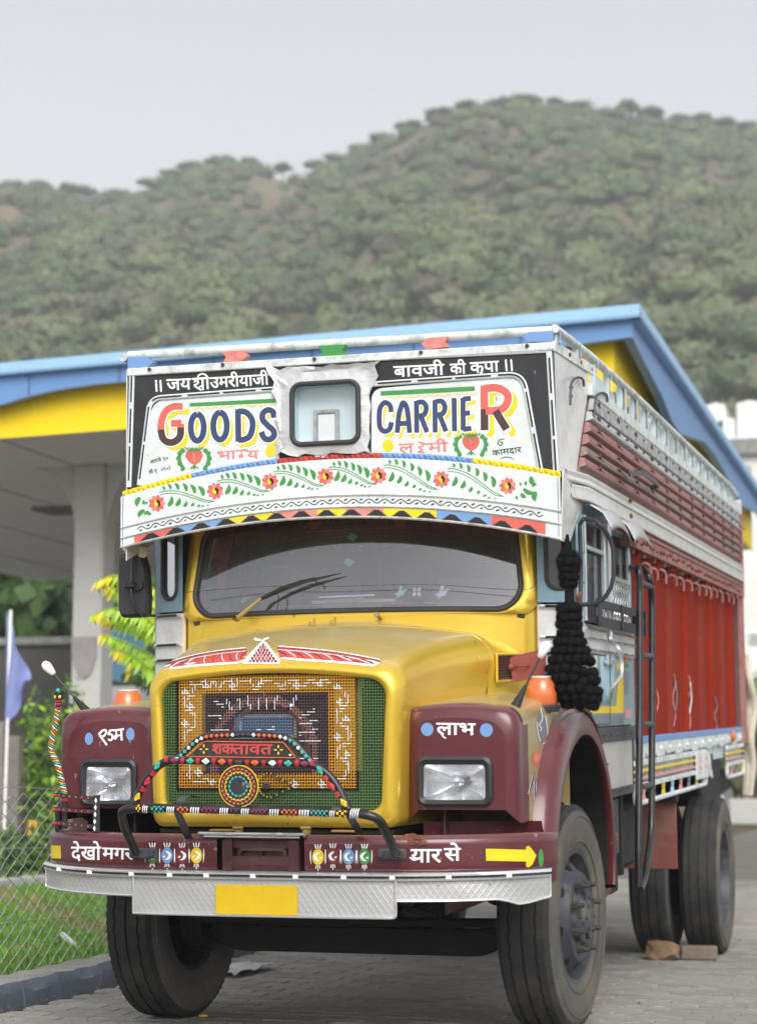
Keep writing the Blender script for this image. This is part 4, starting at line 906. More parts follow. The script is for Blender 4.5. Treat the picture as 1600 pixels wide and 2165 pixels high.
for (py0, py1) in ((1681, 1688), (1711, 1716), (1740, 1748)):
    q = [B(112, py0 + 1, 'y', -1.10), B(114, py0, 'y', -1.20), B(125, py0 + 1, 'y', YP - .04), B(160, (py0 + py1) / 2 + 1, 'y', YP - .05), B(200, py1 + 1, 'y', YP - .05)]
    P = spline(q, 6); g = G(); g.grid([[p + (0, 0, .0085), p - (0, 0, .0085)] for p in P]); g.grid([[p + (0, .004, .0085), p + (0, .004, -.0085)] for p in P]); g.grid([[p + (0, 0, .0085), p + (0, .004, .0085)] for p in P])
    for i in range(2, len(P) - 1, 2): 
        p = P[i] + (0, -.0015, 0); g.add([p - (.0065, 0, 0), p - (0, 0, .0055), p + (.0065, 0, 0), p + (0, 0, .0055)], [(0, 1, 2, 3)], 2 if i % 6 == 0 and i < 12 else 1)
    g.build('guard_slat', ['black_paint', 'bead_red', 'bead_orange'], root_p)
g = G(); p = B(204, 1682, 'y', YP - .055); q = B(200, 1760, 'y', YP - .055); g.cbox(p[0] - .016, p[0] + .016, p[1] - .003, p[1] + .003, q[2], p[2], .001)
for i in range(5): c = p + (q - p) * (.14 + i * .19) + (0, -.0045, 0); g.add([c - (.0065, 0, 0), c - (0, 0, .0125), c + (.0065, 0, 0), c + (0, 0, .0125)], [(0, 1, 2, 3)], 1)
g.build('guard_strap', ['black_paint', 'bead_white'], root_p)
g = G(); g.cbox(*sorted((B(152, 1700, 'y', -1.1)[0], B(163, 1700, 'y', -1.1)[0])), -1.12, -1.08, B(150, 1708, 'y', -1.1)[2], B(150, 1680, 'y', -1.1)[2]); g.cbox(*sorted((B(120, 1700, 'y', -1.1)[0], B(128, 1700, 'y', -1.1)[0])), -1.12, -1.08, .95, 1.06)
g.build('guard_bracket', 'black_paint', root_p)

# ---------- header board (the painted box over the cab)
def arcz(cpx, cpy, lpx, lpy, rpx, rpy, y=-.335):
    c = B(cpx, cpy, 'y', y); l = B(lpx, lpy, 'y', y); r = B(rpx, rpy, 'y', y); x0 = -.0
    d = ((c[2] - l[2]) / abs(l[0]) ** 2 + (c[2] - r[2]) / abs(r[0]) ** 2) / 2; tilt = (r[2] - l[2] + d * (abs(r[0]) ** 2 - abs(l[0]) ** 2)) / (r[0] - l[0])
    return lambda x: c[2] - d * x * x + tilt * (x - c[0])
zA = arcz(640, 969, 256, 1046, 1188, 1004); zB = arcz(737, 1044, 258, 1114, 1184, 1078); zC = arcz(737, 1069, 258, 1136, 1184, 1105); zD = arcz(737, 1093, 260, 1158, 1184, 1140)
root_h = bpy.data.objects.new('header_board', None); COL.objects.link(root_h); root_h.parent = truck
wx0, wx1, wz0, wz1 = -.205, .130, 2.715, 3.01
g = G(); HY = -.325
for (x0, x1, z0, z1) in ((-1.05, wx0, 2.48, 3.13), (wx1, 1.05, 2.48, 3.13), (wx0, wx1, wz1, 3.13), (wx0, wx1, 2.48, wz0)): g.box(x0, x1, HY, HY + .02, z0, z1)
board = g.build('black_board', 'black_paint', root_h)
def poly(pts, y=None): return [B(a, b, 'y', y) for a, b in pts]
wp = fillet([(300, 1018)] + [(322, 850), (400, 832), (590, 822), (590, 980)], 26, 6)
PL = poly(wp, -.331) 
g = G(); y0 = -.331
Lp = [p for p in PL]; bl = [np.array((x, y0, zA(x) - .01)) for x in [Lp[-1][0] + (Lp[0][0] - Lp[-1][0]) * k / 8 for k in range(9)]]
g.prism(Lp[:-1] + [np.array((Lp[-1][0], y0, zA(Lp[-1][0]) - .01))] + bl[1:], (0, .006, 0))
wp = fillet([(785, 965), (785, 822), (1000, 803), (1106, 796), (1138, 998)], 26, 6); PR = poly(wp, y0)
br = [np.array((x, y0, zA(x) - .01)) for x in [PR[-1][0] + (PR[0][0] - PR[-1][0]) * k / 8 for k in range(9)]]
g.prism(PR + br, (0, .006, 0)); whiteb = g.build('white_board', 'white_paint', root_h)
# white mouldings with dark slots
def moulding(pts, y, wdt=.013, slots=True, sp=.19, cl=False):
    P = [np.array(p) for p in pts]; g = G()
    n_ = len(P); rows = []
    for i, p in enumerate(P):
        t = P[min(i + 1, n_ - 1)] - P[max(0, i - 1)]; t /= np.linalg.norm(t); s_ = np.cross(t, (0, 1, 0)); rows.append([p + s_ * wdt + (0, .006, 0), p + s_ * wdt + (0, -.002, 0), p + s_ * wdt * .5 + (0, -.006, 0), p + s_ * wdt * .35 + (0, -.003, 0), p - s_ * wdt * .35 + (0, -.003, 0), p - s_ * wdt * .5 + (0, -.006, 0), p - s_ * wdt + (0, -.002, 0), p - s_ * wdt + (0, .006, 0)])
    acc = [0]
    for i in range(1, n_): acc.append(acc[-1] + np.linalg.norm(P[i] - P[i - 1]))
    g.grid(rows, mfn=lambda i, k: 1 if (k == 3 and (acc[i] % sp) > .022) else 0)
    return g.build('moulding', ['white_paint', 'black_gloss'], root_h, True, 30)
def dense(pts, step=.015):
    out = []
    for a, b in zip(pts[:-1], pts[1:]):
        a, b = np.array(a, float), np.array(b, float); k = max(1, int(np.linalg.norm(b - a) / step)); out += [a + (b - a) * i / k for i in range(k)]
    return out + [np.array(pts[-1], float)]
MY = -.330
moulding(dense([B(*p, 'y', MY) for p in ((272, 1030), (279, 791))]), MY); moulding(dense([B(*p, 'y', MY) for p in ((274, 790), (592, 767))]), MY); moulding(dense([B(*p, 'y', MY) for p in ((790, 757), (1165, 739))]), MY)
moulding(dense([B(*p, 'y', MY) for p in ((1160, 742), (1175, 998))]), MY)
moulding(dense(fillet([B(*p, 'y', MY - .006) for p in ((294, 1026), (317, 842), (585, 822))], .06, 6)), MY, .012); moulding(dense(fillet([B(*p, 'y', MY - .006) for p in ((785, 812), (1000, 797), (1105, 790), (1142, 992))], .07, 6)), MY, .012)
# faceted coloured moulding
cols = ['paint_yellow', 'paint_lightblue', 'paint_red2']
def fcol(x):
    pxs = P_x(x); return 0 if (pxs < 405 or pxs > 1003) else (1 if (pxs < 585 or pxs > 804) else 2)
def P_x(x):
    d = np.array((x, -.34, 2.6)) - CB; Fb = unbody(CAM + _F) - CB; Rb = unbody(CAM + _R) - CB; return 800 + FPX * (d @ Rb) / (d @ Fb)
g = G(); k = 84
for i in range(k):
    x0 = -1.078 + 2.156 * i / k; x1 = -1.078 + 2.156 * (i + 1) / k; xm = (x0 + x1) / 2; c = fcol(xm); h = .0135; y_ = -.336
    g.add([(x0, y_, zA(x0) + h), (x1, y_, zA(x1) + h), (x1, y_, zA(x1) - h), (x0, y_, zA(x0) - h), (xm, y_ - .014, zA(xm) + (.004 if i % 2 else -.004))], [(0, 1, 4), (1, 2, 4), (2, 3, 4), (3, 0, 4)], c)
g.build('faceted_moulding', cols, root_h, fixn=False)
# valance
g = G(); xs = [-1.082 + 2.158 * i / 60 for i in range(61)]; VY = -.345
g.grid([[(x, VY + .03, zA(x) - .012), (x, VY, zA(x) - .012), (x, VY, zB(x)), (x, VY - .004, zB(x) - .003), (x, VY - .004, zB(x) - .012), (x, VY, zB(x) - .015), (x, VY, zC(x)), (x, VY - .004, zC(x) - .003), (x, VY - .004, zC(x) - .010), (x, VY, zC(x) - .013), (x, VY, zD(x)), (x, VY + .012, zD(x))] for x in xs])
valance = g.build('valance', 'white_paint', root_h, True, 30)
g = G()
for z_ in (zB, zC): g.tube([(x, VY - .004, z_(x) - .0075) for x in xs], .0035, 6)
g.tube([(x, VY, zD(x)) for x in xs], .007, 8); g.build('valance_bead', 'aluminium_worn', root_h, True)
g = G()
for (a, b) in ((240, 830 / 3.2 + 680),): pass
for px in (260, 1180): x = float(B(px, 1060, 'y', VY)[0]); g.tube([(x - (.0 if px < 800 else 0), VY - .0015, zA(x) - .015), (x, VY - .0015, zD(x))], .0015, 4)
g.build('panel_seam', 'visor_fill', root_h)
# side, top and under sides of the header box
g = G()
XSd = lambda y: 1.055 + .035 * (y + .33) / .6
g.add([(1.056, -.328, 3.135), (1.090, .32, 3.135), (1.090, .29, 2.97), (1.090, -.02, 2.575), (1.090, -.02, 2.56), (1.062, -.328, 2.545)], [(0, 1, 2, 3, 4, 5)])
g.add([(1.050, -.328, 3.13), (1.086, .32, 3.13), (1.086, -.02, 2.56), (1.050, -.328, 2.545)], [(3, 2, 1, 0)])
side_panel = g.build('side_sheet', 'aluminium', root_h, fixn=False)
g = G(); lower = [B(1191, 995, 'x', 1.078), B(1243, 1042, 'x', 1.088), B(1234, 1065, 'x', 1.088), B(1226, 1085, 'x', 1.086), B(1213, 1122, 'x', 1.082), B(1204, 1150, 'x', 1.078), B(1196, 1146, 'x', 1.078), B(1187, 1143, 'x', 1.078)]
g.prism(lower, (-.006, 0, 0)); g.build('side_sheet', 'aluminium', root_h)
g = G(); g.prism([(-1.062, -.328, 2.2), (-1.062, -.328, 3.13), (-1.09, .3, 3.13), (-1.09, .3, 2.45), (-1.075, .0, 2.3)], (.006, 0, 0)); g.build('side_sheet', 'aluminium', root_h)
g = G(); g.box(-1.05, 1.05, -.32, 1.4, 2.50, 2.515); g.box(-1.05, 1.05, -.30, .3, 3.06, 3.075, 1); g.build('header_floor', ['maroon_dark', 'pale_blue_white'], root_h)
# tin surround and the little window with a picture frame behind it
g = G(); random.seed(5); xo0, xo1, zo0, zo1 = -.318, .226, 2.668, 3.098
out = []
def jag(x, z, dx_, dz_): out.append((x + random.uniform(-1, 1) * dx_, z + random.uniform(-1, 1) * dz_))
for i in range(13): jag(xo0 + .02 + (xo1 - xo0 - .05) * i / 12, zo0 + .012 * math.sin(i * 1.9), 0, .010)
for i in range(9): jag(xo1 - .05 + .012 * math.sin(i * 2.1) + .045 * (i / 8) ** 3, zo0 + (zo1 - zo0) * (i + .5) / 9, .007, 0)
out.append((xo1 + .012, zo1 + .004))
for i in range(13): jag(xo1 - .02 - (xo1 - xo0 - .03) * i / 12, zo1 - .012 * abs(math.sin(i * 1.3)), 0, .006)
out.append((xo0 - .012, zo1 + .0))
for i in range(9): jag(xo0 + .045 + .012 * math.sin(i * 2.3) - .045 * (1 - i / 8) ** 3, zo1 - (zo1 - zo0) * (i + .5) / 9, .007, 0)
N_ = len(out); cx, cz = (wx0 + wx1) / 2, (wz0 + wz1) / 2
def innerp(x, z, r_): 
    a = math.atan2((z - cz) / (wz1 - wz0), (x - cx) / (wx1 - wx0)); c_, s_ = math.cos(a), math.sin(a); pw_ = 5; k_ = (abs(c_) ** pw_ + abs(s_) ** pw_) ** (-1 / pw_); return (cx + k_ * c_ * (wx1 - wx0) / 2 * r_, cz + k_ * s_ * (wz1 - wz0) / 2 * r_)
rows = [[(x, -.343 - random.uniform(0, .016), z) for x, z in out]]
for t in (.33, .6): rows.append([(x + (innerp(x, z, 1.30)[0] - x) * t * 1.2, -.347 - random.uniform(-.005, .005), z + (innerp(x, z, 1.30)[1] - z) * t * 1.2) for x, z in out])
rows.append([(innerp(x, z, 1.17)[0], -.350, innerp(x, z, 1.17)[1]) for x, z in out]); rows.append([(innerp(x, z, 1.02)[0], -.352, innerp(x, z, 1.02)[1]) for x, z in out]); rows.append([(innerp(x, z, 1.02)[0], -.30, innerp(x, z, 1.02)[1]) for x, z in out])
g.grid(rows, closed=True); tin = g.build('tin_surround', 'aluminium_tin', root_h, True, 20) if 'aluminium_tin' in MATS else None
if tin is None: mat('aluminium_tin', S(206, 207, 208), .36, .55, .08, 9, bump=.35, bscale=16); tin = g.build('tin_surround', 'aluminium_tin', root_h, True, 25)
g = G(); g.tube([(x, -.356, z) for x, z in rrect(wx0 + .004, wx1 - .004, wz0 + .004, wz1 - .004, .045, 8)], .0125, 10, closed=True); g.build('window_gasket', 'gasket', root_h, True)
g = G(); g.box(wx0 - .03, wx1 + .03, -.25, -.24, wz0 - .03, wz1 + .03, 0); g.box(wx0 - .03, wx1 + .03, -.305, -.20, wz0 - .03, wz0, 0); g.box(wx0 - .03, wx1 + .03, -.305, -.20, wz1, wz1 + .03, 0); g.box(wx0 - .03, wx0, -.305, -.20, wz0, wz1, 0); g.box(wx1, wx1 + .03, -.305, -.20, wz0, wz1, 0); 
mat('niche_blue', S(226, 242, 246), .6, 0, .04, 4, dirt=S(150, 160, 160), dirt_amt=.25)
g.build('window_niche', 'niche_blue', root_h)
g = G(); g.add([(x, -.322, z) for x, z in rrect(wx0, wx1, wz0, wz1, .05, 6)], [tuple(range(28))]); glassy('niche_glass', (.97, .98, .98), .06, 1, (.6, .6, .6), .04); g.build('window_pane', 'niche_glass', root_h, fixn=False)
a = B(664, 868, 'y', -.26); b = B(718, 926, 'y', -.26)
g = G(); x0, x1, z0, z1 = a[0], b[0], wz0 + .001, a[2]; t = .017
g.cbox(x0, x0 + t, -.275, -.255, z0, z1, .004); g.cbox(x1 - t, x1, -.275, -.255, z0, z1, .004); g.cbox(x0 + t, x1 - t, -.275, -.255, z1 - t, z1, .004); g.cbox(x0 + t, x1 - t, -.275, -.255, z0, z0 + t, .004); g.box(x0 + t, x1 - t, -.265, -.26, z0 + t, z1 - t, 1); g.cbox(x0 + t + .004, x1 - t - .004, -.268, -.265, z0 + t + .006, z1 - t - .006, .001, 2)
pf = g.build('picture_frame', ['aluminium_worn', 'paint_grey', 'paint_white'], None); pf.parent = root_h
# rails on top of the header
g = G(); a = B(272, 752, 'y', -.30); b = B(1168, 698, 'y', -.30); g.tube([a, b], .0215, 16); g.build('top_tube', 'white_worn', root_h, True)
za = B(275, 783, 'y', -.325); zb_ = B(1165, 734, 'y', -.325); zt_ = (za[2] + zb_[2]) / 2
g = G(); g.cbox(-1.055, 1.056, -.338, -.29, zt_ - .022, zt_ + .016, .004); toprail = g.build('front_rail', 'white_worn', root_h)
g = G()
for px in (316, 471, 665, 890, 1115): x = B(px, 770, 'y', -.34)[0]; g.tube([(x, -.347, zt_ + .004), (x, -.33, zt_ + .004)], .009, 10)
g.build('rail_bolt', 'bolt_rust', root_h)
def plate_px(pts, m_, y=-.332):
    P = [B(a, b, 'y', y) for a, b in pts]; g = G(); g.prism(P, (0, .05, 0)); return g.build('rail_plate', m_, root_h)
plate_px([(270, 754), (309, 754), (324, 764), (311, 777), (270, 779)], 'paint_lightblue'); plate_px([(468, 743), (514, 740), (523, 751), (509, 764), (470, 767), (478, 755)], 'paint_faded')
plate_px([(673, 731), (731, 728), (723, 739), (733, 750), (675, 754), (682, 743)], 'paint_green'); plate_px([(890, 726), (905, 714), (948, 711), (940, 722), (948, 733), (902, 738)], 'paint_faded')
plate_px([(1104, 711), (1118, 702), (1168, 699), (1168, 722), (1116, 722)], 'paint_lightblue')
g = G(); g.cbox(-.86, -.55, -.1, .1, 3.13, 3.17, .01); g.build('folded_tarp', 'brown_red', root_h)
# J-hooks on the side sheet
for off in ((0, 0), (41, 33)):
    g = G(); P = [B(a + off[0], b + off[1], 'x', 1.085) for a, b in ((1199, 856), (1200, 828), (1201, 812), (1207, 802), (1217, 798), (1226, 803), (1228, 817))]
    if off[0]: pass
    P = spline(P, 4); P = [p + np.array((.036 if off[0] else .014, 0, 0)) for p in P]
    g.tube(P, .0062, 8)
    for k in (4, 8): g.ball(P[0] + (P[6] - P[0]) * (k / 8) + (.0, .006, 0), .010, 7, 5)
    g.build('tarp_hook', 'steel_dark', root_h, True)

# ---------- right flank of the cab
XS_ = 1.09
root_c = bpy.data.objects.new('cab_side', None); COL.objects.link(root_c); root_c.parent = truck
g = G(); g.cbox(1.04, 1.082, .09, .16, 1.36, 2.44, .006); g.cbox(1.04, 1.085, 1.42, 1.52, 1.36, 2.46, .006); g.cbox(1.04, 1.084, .70, .84, 1.86, 2.40, .004); g.cbox(1.05, 1.08, .09, 1.5, 2.36, 2.46, .004); g.build('door_pillar', 'cab_blue', root_c)
g = G(); g.cbox(1.07, 1.086, .02, .10, 1.92, 2.33, .004); g.build('corner_strip', 'paint_sky', root_c)
g = G()
for z in (2.2, 2.06): g.cbox(1.075, 1.094, .085, .115, z, z + .09, .003)
g.build('door_hinge', 'cab_blue', root_c)
def wframe(y0, y1, z0, z1, bars, name='window_frame'):
    root = bpy.data.objects.new(name, None); g = G(); t = .022
    g.cbox(1.078, 1.098, y0, y0 + t, z0, z1, .003); g.cbox(1.078, 1.098, y1 - t, y1, z0, z1, .003); g.cbox(1.078, 1.098, y0 + t, y1 - t, z1 - t, z1, .003); g.cbox(1.078, 1.098, y0 + t, y1 - t, z0, z0 + t, .003)
    for b in bars: g.cbox(1.076, 1.096, y0 + t, y1 - t, b - t / 2, b + t / 2, .003)
    o = g.build(name, 'aluminium_bright', root_c); return o
wframe(.135, .655, 1.88, 2.385, [2.235]); wframe(.84, 1.40, 1.88, 2.395, [2.13])
g = G(); g.add([(1.070, .15, 1.89), (1.070, .65, 1.89), (1.070, .65, 2.38), (1.070, .15, 2.38)], [(0, 1, 2, 3)]); g.build('window_pane', 'side_glass', root_c, fixn=False)
g = G(); g.add([(1.070, .85, 2.13), (1.070, 1.39, 2.13), (1.070, 1.39, 2.38), (1.070, .85, 2.38)], [(0, 1, 2, 3)]); g.build('window_pane', 'side_glass', root_c, fixn=False)
g = G()
for y in (.675, .72, .775, .82): g.cbox(1.082, 1.096, y, y + .022, 1.88, 2.40, .003, 1 if y in (.72,) else 0)
for y in (.36, .44): g.cbox(1.05, 1.064, y, y + .03, 1.89, 2.22, .003, 0)
g.build('window_post', ['aluminium_bright', 'cab_blue'], root_c)
g = G(); zz0, zz1, yy0, yy1 = 1.90, 2.12, .86, 1.38     # diamond guard of wavy wires
nn_ = 7
for i in range(-nn_, nn_ * 2):
    for sg in (1, -1):
        pts = []
        for k in range(25):
            t = k / 24; z = zz0 + (zz1 - zz0) * t; y = yy0 + (i + .0) * (yy1 - yy0) / nn_ + sg * (yy1 - yy0) / nn_ * (1.5 * t + .09 * math.sin(t * math.pi * 6 * 1.0))
            if yy0 <= y <= yy1: pts.append((1.088 + .003 * sg * math.cos(t * math.pi * 6), y, z))
        if len(pts) > 3: g.tube(pts, .0032, 5)
g.build('diamond_guard', 'aluminium_bright', root_c)
g = G(); g.box(1.068, 1.072, .84, 1.40, 1.88, 2.12); g.build('lower_screen', 'interior_grey', root_c)
for (y0, y1, zt) in ((.12, .70, 2.435), (.80, 1.42, 2.435)):    # bright sun shades over the windows
    rows = []; 
    for i in range(15):
        t = i / 14; y = y0 + (y1 - y0) * t; zo = .035 * math.sin(math.pi * t) - .03 * (1 if t > .9 else 0) * (t - .9) * 10
        rows.append([(1.092, y, zt), (1.13, y, zt - .005 + zo * .2), (1.185, y + .02, zt - .045 + zo), (1.215, y + .03, zt - .105 + zo), (1.222, y + .03, zt - .13 + zo)])
    g = G(); g.grid(rows); o = g.build('sun_shade', 'aluminium_bright', root_c, True, 60, fixn=False); md = o.modifiers.new('s', 'SOLIDIFY'); md.thickness = .003
    g = G(); g.cbox(1.088, 1.100, y0 + .05, y1 - .08, zt + .005, zt + .05, .006, 0)
    for k in range(3): g.box(1.0995, 1.1012, y0 + .09 + k * .15, y0 + .2 + k * .15, zt + .017, zt + .038, 1)
    g.build('shade_bracket', ['aluminium_bright', 'visor_fill'], root_c)
# flat-bar guard along the window sill
g = G()
for (z0, z1) in ((1.945, 1.985), (1.855, 1.905)): g.cbox(1.135, 1.145, .17, 1.58, z0, z1, .002)
for y in (.17, .82, 1.56): g.cbox(1.147, 1.153, y - .025, y + .035, 1.858, 1.985, .002, 0)
for y in (.17, 1.56): g.cbox(1.07, 1.135, y - .01, y + .0, 1.87, 1.97, .002)
g.build('sill_guard', 'black_paint', root_c)
# aluminium band
g = G(); g.cbox(1.05, 1.088, .10, 1.56, 1.73, 1.868, .004); g.build('door_band', 'aluminium', root_c)
for z in (1.845, 1.80, 1.745):
    g = G(); g.tube([(1.092, .12, z), (1.092, 1.54, z)], .0075, 8); 
    for k in range(6): g.box(1.098, 1.1005, .17 + k * .24, .17 + k * .24 + .19, z - .004, z + .004, 1)
    g.build('trim_strip', ['aluminium_bright', 'visor_fill'], root_c, True, 30)
# door with its painted picture
root_d = bpy.data.objects.new('cab_door', None); COL.objects.link(root_d); root_d.parent = truck
g = G(); g.cbox(1.05, 1.085, .20, 1.40, 1.375, 1.727, .006); door = g.build('door_panel', 'cab_teal', root_d)
g = G(); g.cbox(1.045, 1.083, -.02, .19, 1.47, 1.72, .004); g.build('front_panel', 'aluminium', root_d)
g = G(); g.cbox(1.045, 1.084, 1.41, 1.55, 1.375, 1.727, .004); g.build('rear_panel', 'cab_blue', root_d)
def sidepoly(g, pts, x, mi=0): g.add([B(a, b, 'x', x) for a, b in pts], [tuple(range(len(pts)))], mi)
DC = ['paint_yellow', 'paint_lightblue', 'paint_grey', 'paint_white', 'bead_orange', 'paint_black', 'paint_maroon', 'paint_sky', 'paint_pink', 'paint_green']
g = G(); X1 = 1.0865
sidepoly(g, [(1236, 1495), (1302, 1493), (1308, 1420), (1318, 1420), (1318, 1508), (1230, 1509)], X1, 0)
sidepoly(g, [(1240, 1478), (1252, 1478), (1250, 1494), (1237, 1494)], X1, 7); sidepoly(g, [(1236, 1512), (1318, 1511), (1318, 1530), (1240, 1532)], X1, 2)
sidepoly(g, [(1321, 1388), (1329, 1390), (1328, 1400), (1320, 1399)], X1, 4); sidepoly(g, [(1321, 1402), (1329, 1403), (1328, 1412), (1320, 1411)], X1, 9); sidepoly(g, [(1319, 1420), (1329, 1421), (1327, 1470), (1318, 1468)], X1, 2)
sidepoly(g, [(1303, 1402), (1311, 1402), (1310, 1415), (1303, 1415)], X1, 0); sidepoly(g, [(1248, 1388), (1262, 1386), (1262, 1425), (1256, 1440), (1250, 1430)], X1, 3); sidepoly(g, [(1256, 1424), (1268, 1438), (1258, 1450)], X1, 6)
sidepoly(g, [(1268, 1388), (1300, 1386), (1298, 1440), (1290, 1480), (1262, 1484), (1256, 1460), (1270, 1442)], X1 - .0008, 7)
sidepoly(g, [(1228, 1514), (1232, 1514), (1226, 1530), (1222, 1530)], X1, 5); sidepoly(g, [(1234, 1514), (1238, 1514), (1232, 1530), (1228, 1530)], X1, 5); sidepoly(g, [(1320, 1500), (1334, 1500), (1333, 1520), (1322, 1518)], X1, 8)
g.build('door_painting', DC, root_d, fixn=False)
g = G()
for (a, b) in (((1289, 1385), (1289, 1531)), ((1242, 1532), (1289, 1531)), ((1242, 1512), (1242, 1532))): g.tube([B(*a, 'x', X1), B(*b, 'x', X1)], .0025, 5)
g.build('door_gap', 'black_gloss', root_d)
g = G(); P = fillet([B(a, b, 'x', 1.10) for a, b in ((1290, 1335), (1290, 1358))] + [B(a, b, 'x', 1.155) for a, b in ((1308, 1370), (1314, 1395), (1313, 1430), (1294, 1452))] + [B(1291, 1476, 'x', 1.10)], .06, 5)
g.tube(P, .011, 10); g.build('grab_handle', 'aluminium_bright', root_d, True)
g = G(); a = B(1280, 1392, 'x', 1.10); b = B(1300, 1400, 'x', 1.10); g.cbox(1.09, 1.115, a[1], b[1], a[2] - .028, a[2] - .006, .006); g.cbox(1.09, 1.105, a[1] + .05, a[1] + .09, a[2] - .035, a[2] + .02, .004); g.build('door_handle', 'aluminium_bright', root_d)
# sill and ribbed aluminium skirt, cut round the wheel arch
g = G(); g.cbox(1.05, 1.094, .20, 1.50, 1.30, 1.372, .004); 
g.build('sill_strip', 'steel_dark', root_c)
g = G()
for y in (.33, .52, .72, .93, 1.13, 1.33): g.ball((1.095, y, 1.336), .009, 8, 5)
for y in (.7, .95, 1.25): g.ball((1.092, y, 1.055), .009, 8, 5)
g.build('rivet', 'nut_metal', root_c)
edge = []
for k in range(15):
    a = R(62 - k * 5.2); edge.append((1.082, AC[0] + (AA + .10) * math.cos(a), AC[1] + (AB + .10) * math.sin(a)))
edge = [p for p in edge if 1.04 < p[2] < 1.30]
g = G(); g.prism([(1.082, edge[0][1], 1.30)] + edge + [(1.082, edge[-1][1], 1.04), (1.082, 1.45, 1.04), (1.082, 1.45, 1.30)], (-.01, 0, 0)); mat('ribbed_aluminium', S(206, 206, 203), .42, .45, .04, 5, dirt=S(140, 134, 126), dirt_amt=.3, bump=0)
m = MATS['ribbed_aluminium']; n_ = m.node_tree; tc = n_.nodes.new('ShaderNodeTexCoord'); wv = n_.nodes.new('ShaderNodeTexWave'); wv.bands_direction = 'Y'; wv.inputs['Scale'].default_value = 10; wv.inputs['Distortion'].default_value = .8
n_.links.new(tc.outputs['Object'], wv.inputs['Vector']); b_2 = n_.nodes.new('ShaderNodeBump'); b_2.inputs['Strength'].default_value = .4; b_2.inputs['Distance'].default_value = .006; n_.links.new(wv.outputs['Fac'], b_2.inputs['Height']); n_.links.new(b_2.outputs[0], n_.nodes['Principled BSDF'].inputs['Normal'])
g.build('skirt_panel', 'ribbed_aluminium', root_c)
g = G(); g.cbox(1.05, 1.09, .62, 1.46, 1.02, 1.065, .004); g.cbox(1.05, 1.086, 1.43, 1.50, 1.02, 1.30, .004); g.build('skirt_edge', 'steel_dark', root_c)
g = G(); P = [(1.098, AC[0] + (AA + .135) * math.cos(R(a)), AC[1] + (AB + .135) * math.sin(R(a))) for a in range(86, -6, -6)]
g.grid([[(1.06, y, z), (1.098, y, z), (1.105, AC[0] + (y - AC[0]) * .965, AC[1] + (z - AC[1]) * .965), (1.08, AC[0] + (y - AC[0]) * .96, AC[1] + (z - AC[1]) * .96)] for x, y, z in P]); g.build('arch_rubber', 'gasket', root_c, True)
g = G()
for k in range(0, len(P) - 1, 2): g.ball((1.106, P[k][1] * .985, P[k][2] * .988), .007, 7, 4)
g.build('rivet', 'nut_metal', root_c)
# left flank, plain
g = G(); g.box(-1.09, -1.06, .10, 1.5, 1.0, 2.5); g.build('left_flank', 'cab_blue', root_c)
# step, battery boxes and air tank behind the front wheel
g = G(); P = B(1290, 1778, 'x', 1.06); Q = B(1322, 1890, 'x', 1.06)
g.cbox(.80, 1.10, .62, .86, .80, .845, .01); g.prism([(1.09, .66, .80), (1.09, .84, .80), (1.06, .84, .55), (1.05, .72, .53)], (-.03, 0, 0)); g.box(.85, 1.05, .72, .76, .56, .80); g.build('foot_step', 'brown_red', truck)
g = G(); g.cbox(.86, 1.03, 1.02, 1.22, .52, 1.02, .01, 0); g.cbox(.72, .98, .78, 1.0, .60, 1.02, .01, 0); g.cbox(1.0, 1.05, 1.24, 1.30, .60, 1.02, .006, 0); g.cbox(1.03, 1.042, 1.05, 1.2, .72, 1.0, .002, 1); g.build('tool_box', ['under_black', 'steel_dark'], truck)
g = G(); g.tube([(.82, 1.35, .72), (.82, 2.1, .72)], .15, 20); g.cbox(.6, 1.0, 1.5, 2.3, .60, .94, .03); g.build('fuel_tank', 'under_black', truck, True, 40)
# mirror hoop on the right side
g = G(); P = [B(1226, 1300, 'x', 1.10), B(1228, 1200, 'x', 1.10), B(1225, 1110, 'x', 1.10), B(1232, 1097, 'x', 1.12)] ; g.tube(P, .010, 8)
P = fillet([B(1233, 1097, 'x', 1.10), B(1262, 1100, 'x', 1.20), B(1296, 1145, 'x', 1.26), B(1297, 1235, 'x', 1.26), B(1270, 1276, 'x', 1.20), B(1225, 1279, 'x', 1.10)], .12, 7); g.tube(P, .0105, 10); g.build('mirror_hoop', 'black_paint', truck, True)
g = G(); g.tube([B(1228, 1252, 'x', 1.10), B(1222, 1262, 'x', 1.10), B(1225, 1283, 'x', 1.10)], .010, 8); g.build('hoop_bracket', 'rust', truck, True)
# left mirror, seen from the back
root_m = bpy.data.objects.new('wing_mirror', None); COL.objects.link(root_m); root_m.parent = truck
YM = -.12; q = lambda a, b, y=YM: B(a, b, 'y', y)
body_o = fillet([q(250, 1240), q(250, 1172), q(300, 1169), q(310, 1200), q(314, 1260), q(312, 1304), q(258, 1307), q(251, 1290), q(250, 1240)], .02, 4)[:-1]
g = G(); g.prism(body_o, (0, .05, 0)); 
cc = sum(np.array(p) for p in body_o) / len(body_o); ins = [np.array(p) + (cc - np.array(p)) * .12 + (0, -.018, 0) for p in body_o]; g.grid([body_o, ins], closed=True); g.add(ins, [tuple(range(len(ins)))])
g.build('mirror_shell', 'black_plastic', root_m, True, 30)
g = G(); g.tube(fillet([q(280, 1178, YM - .04), q(276, 1235, YM - .05), q(279, 1275, YM - .05), q(297, 1302, YM - .03), q(328, 1302, .05)], .05, 5), .0075, 8); g.tube([q(283, 1178, YM - .04), q(300, 1160, YM - .0)], .0075, 8); g.build('mirror_stay', 'black_gloss', root_m, True)
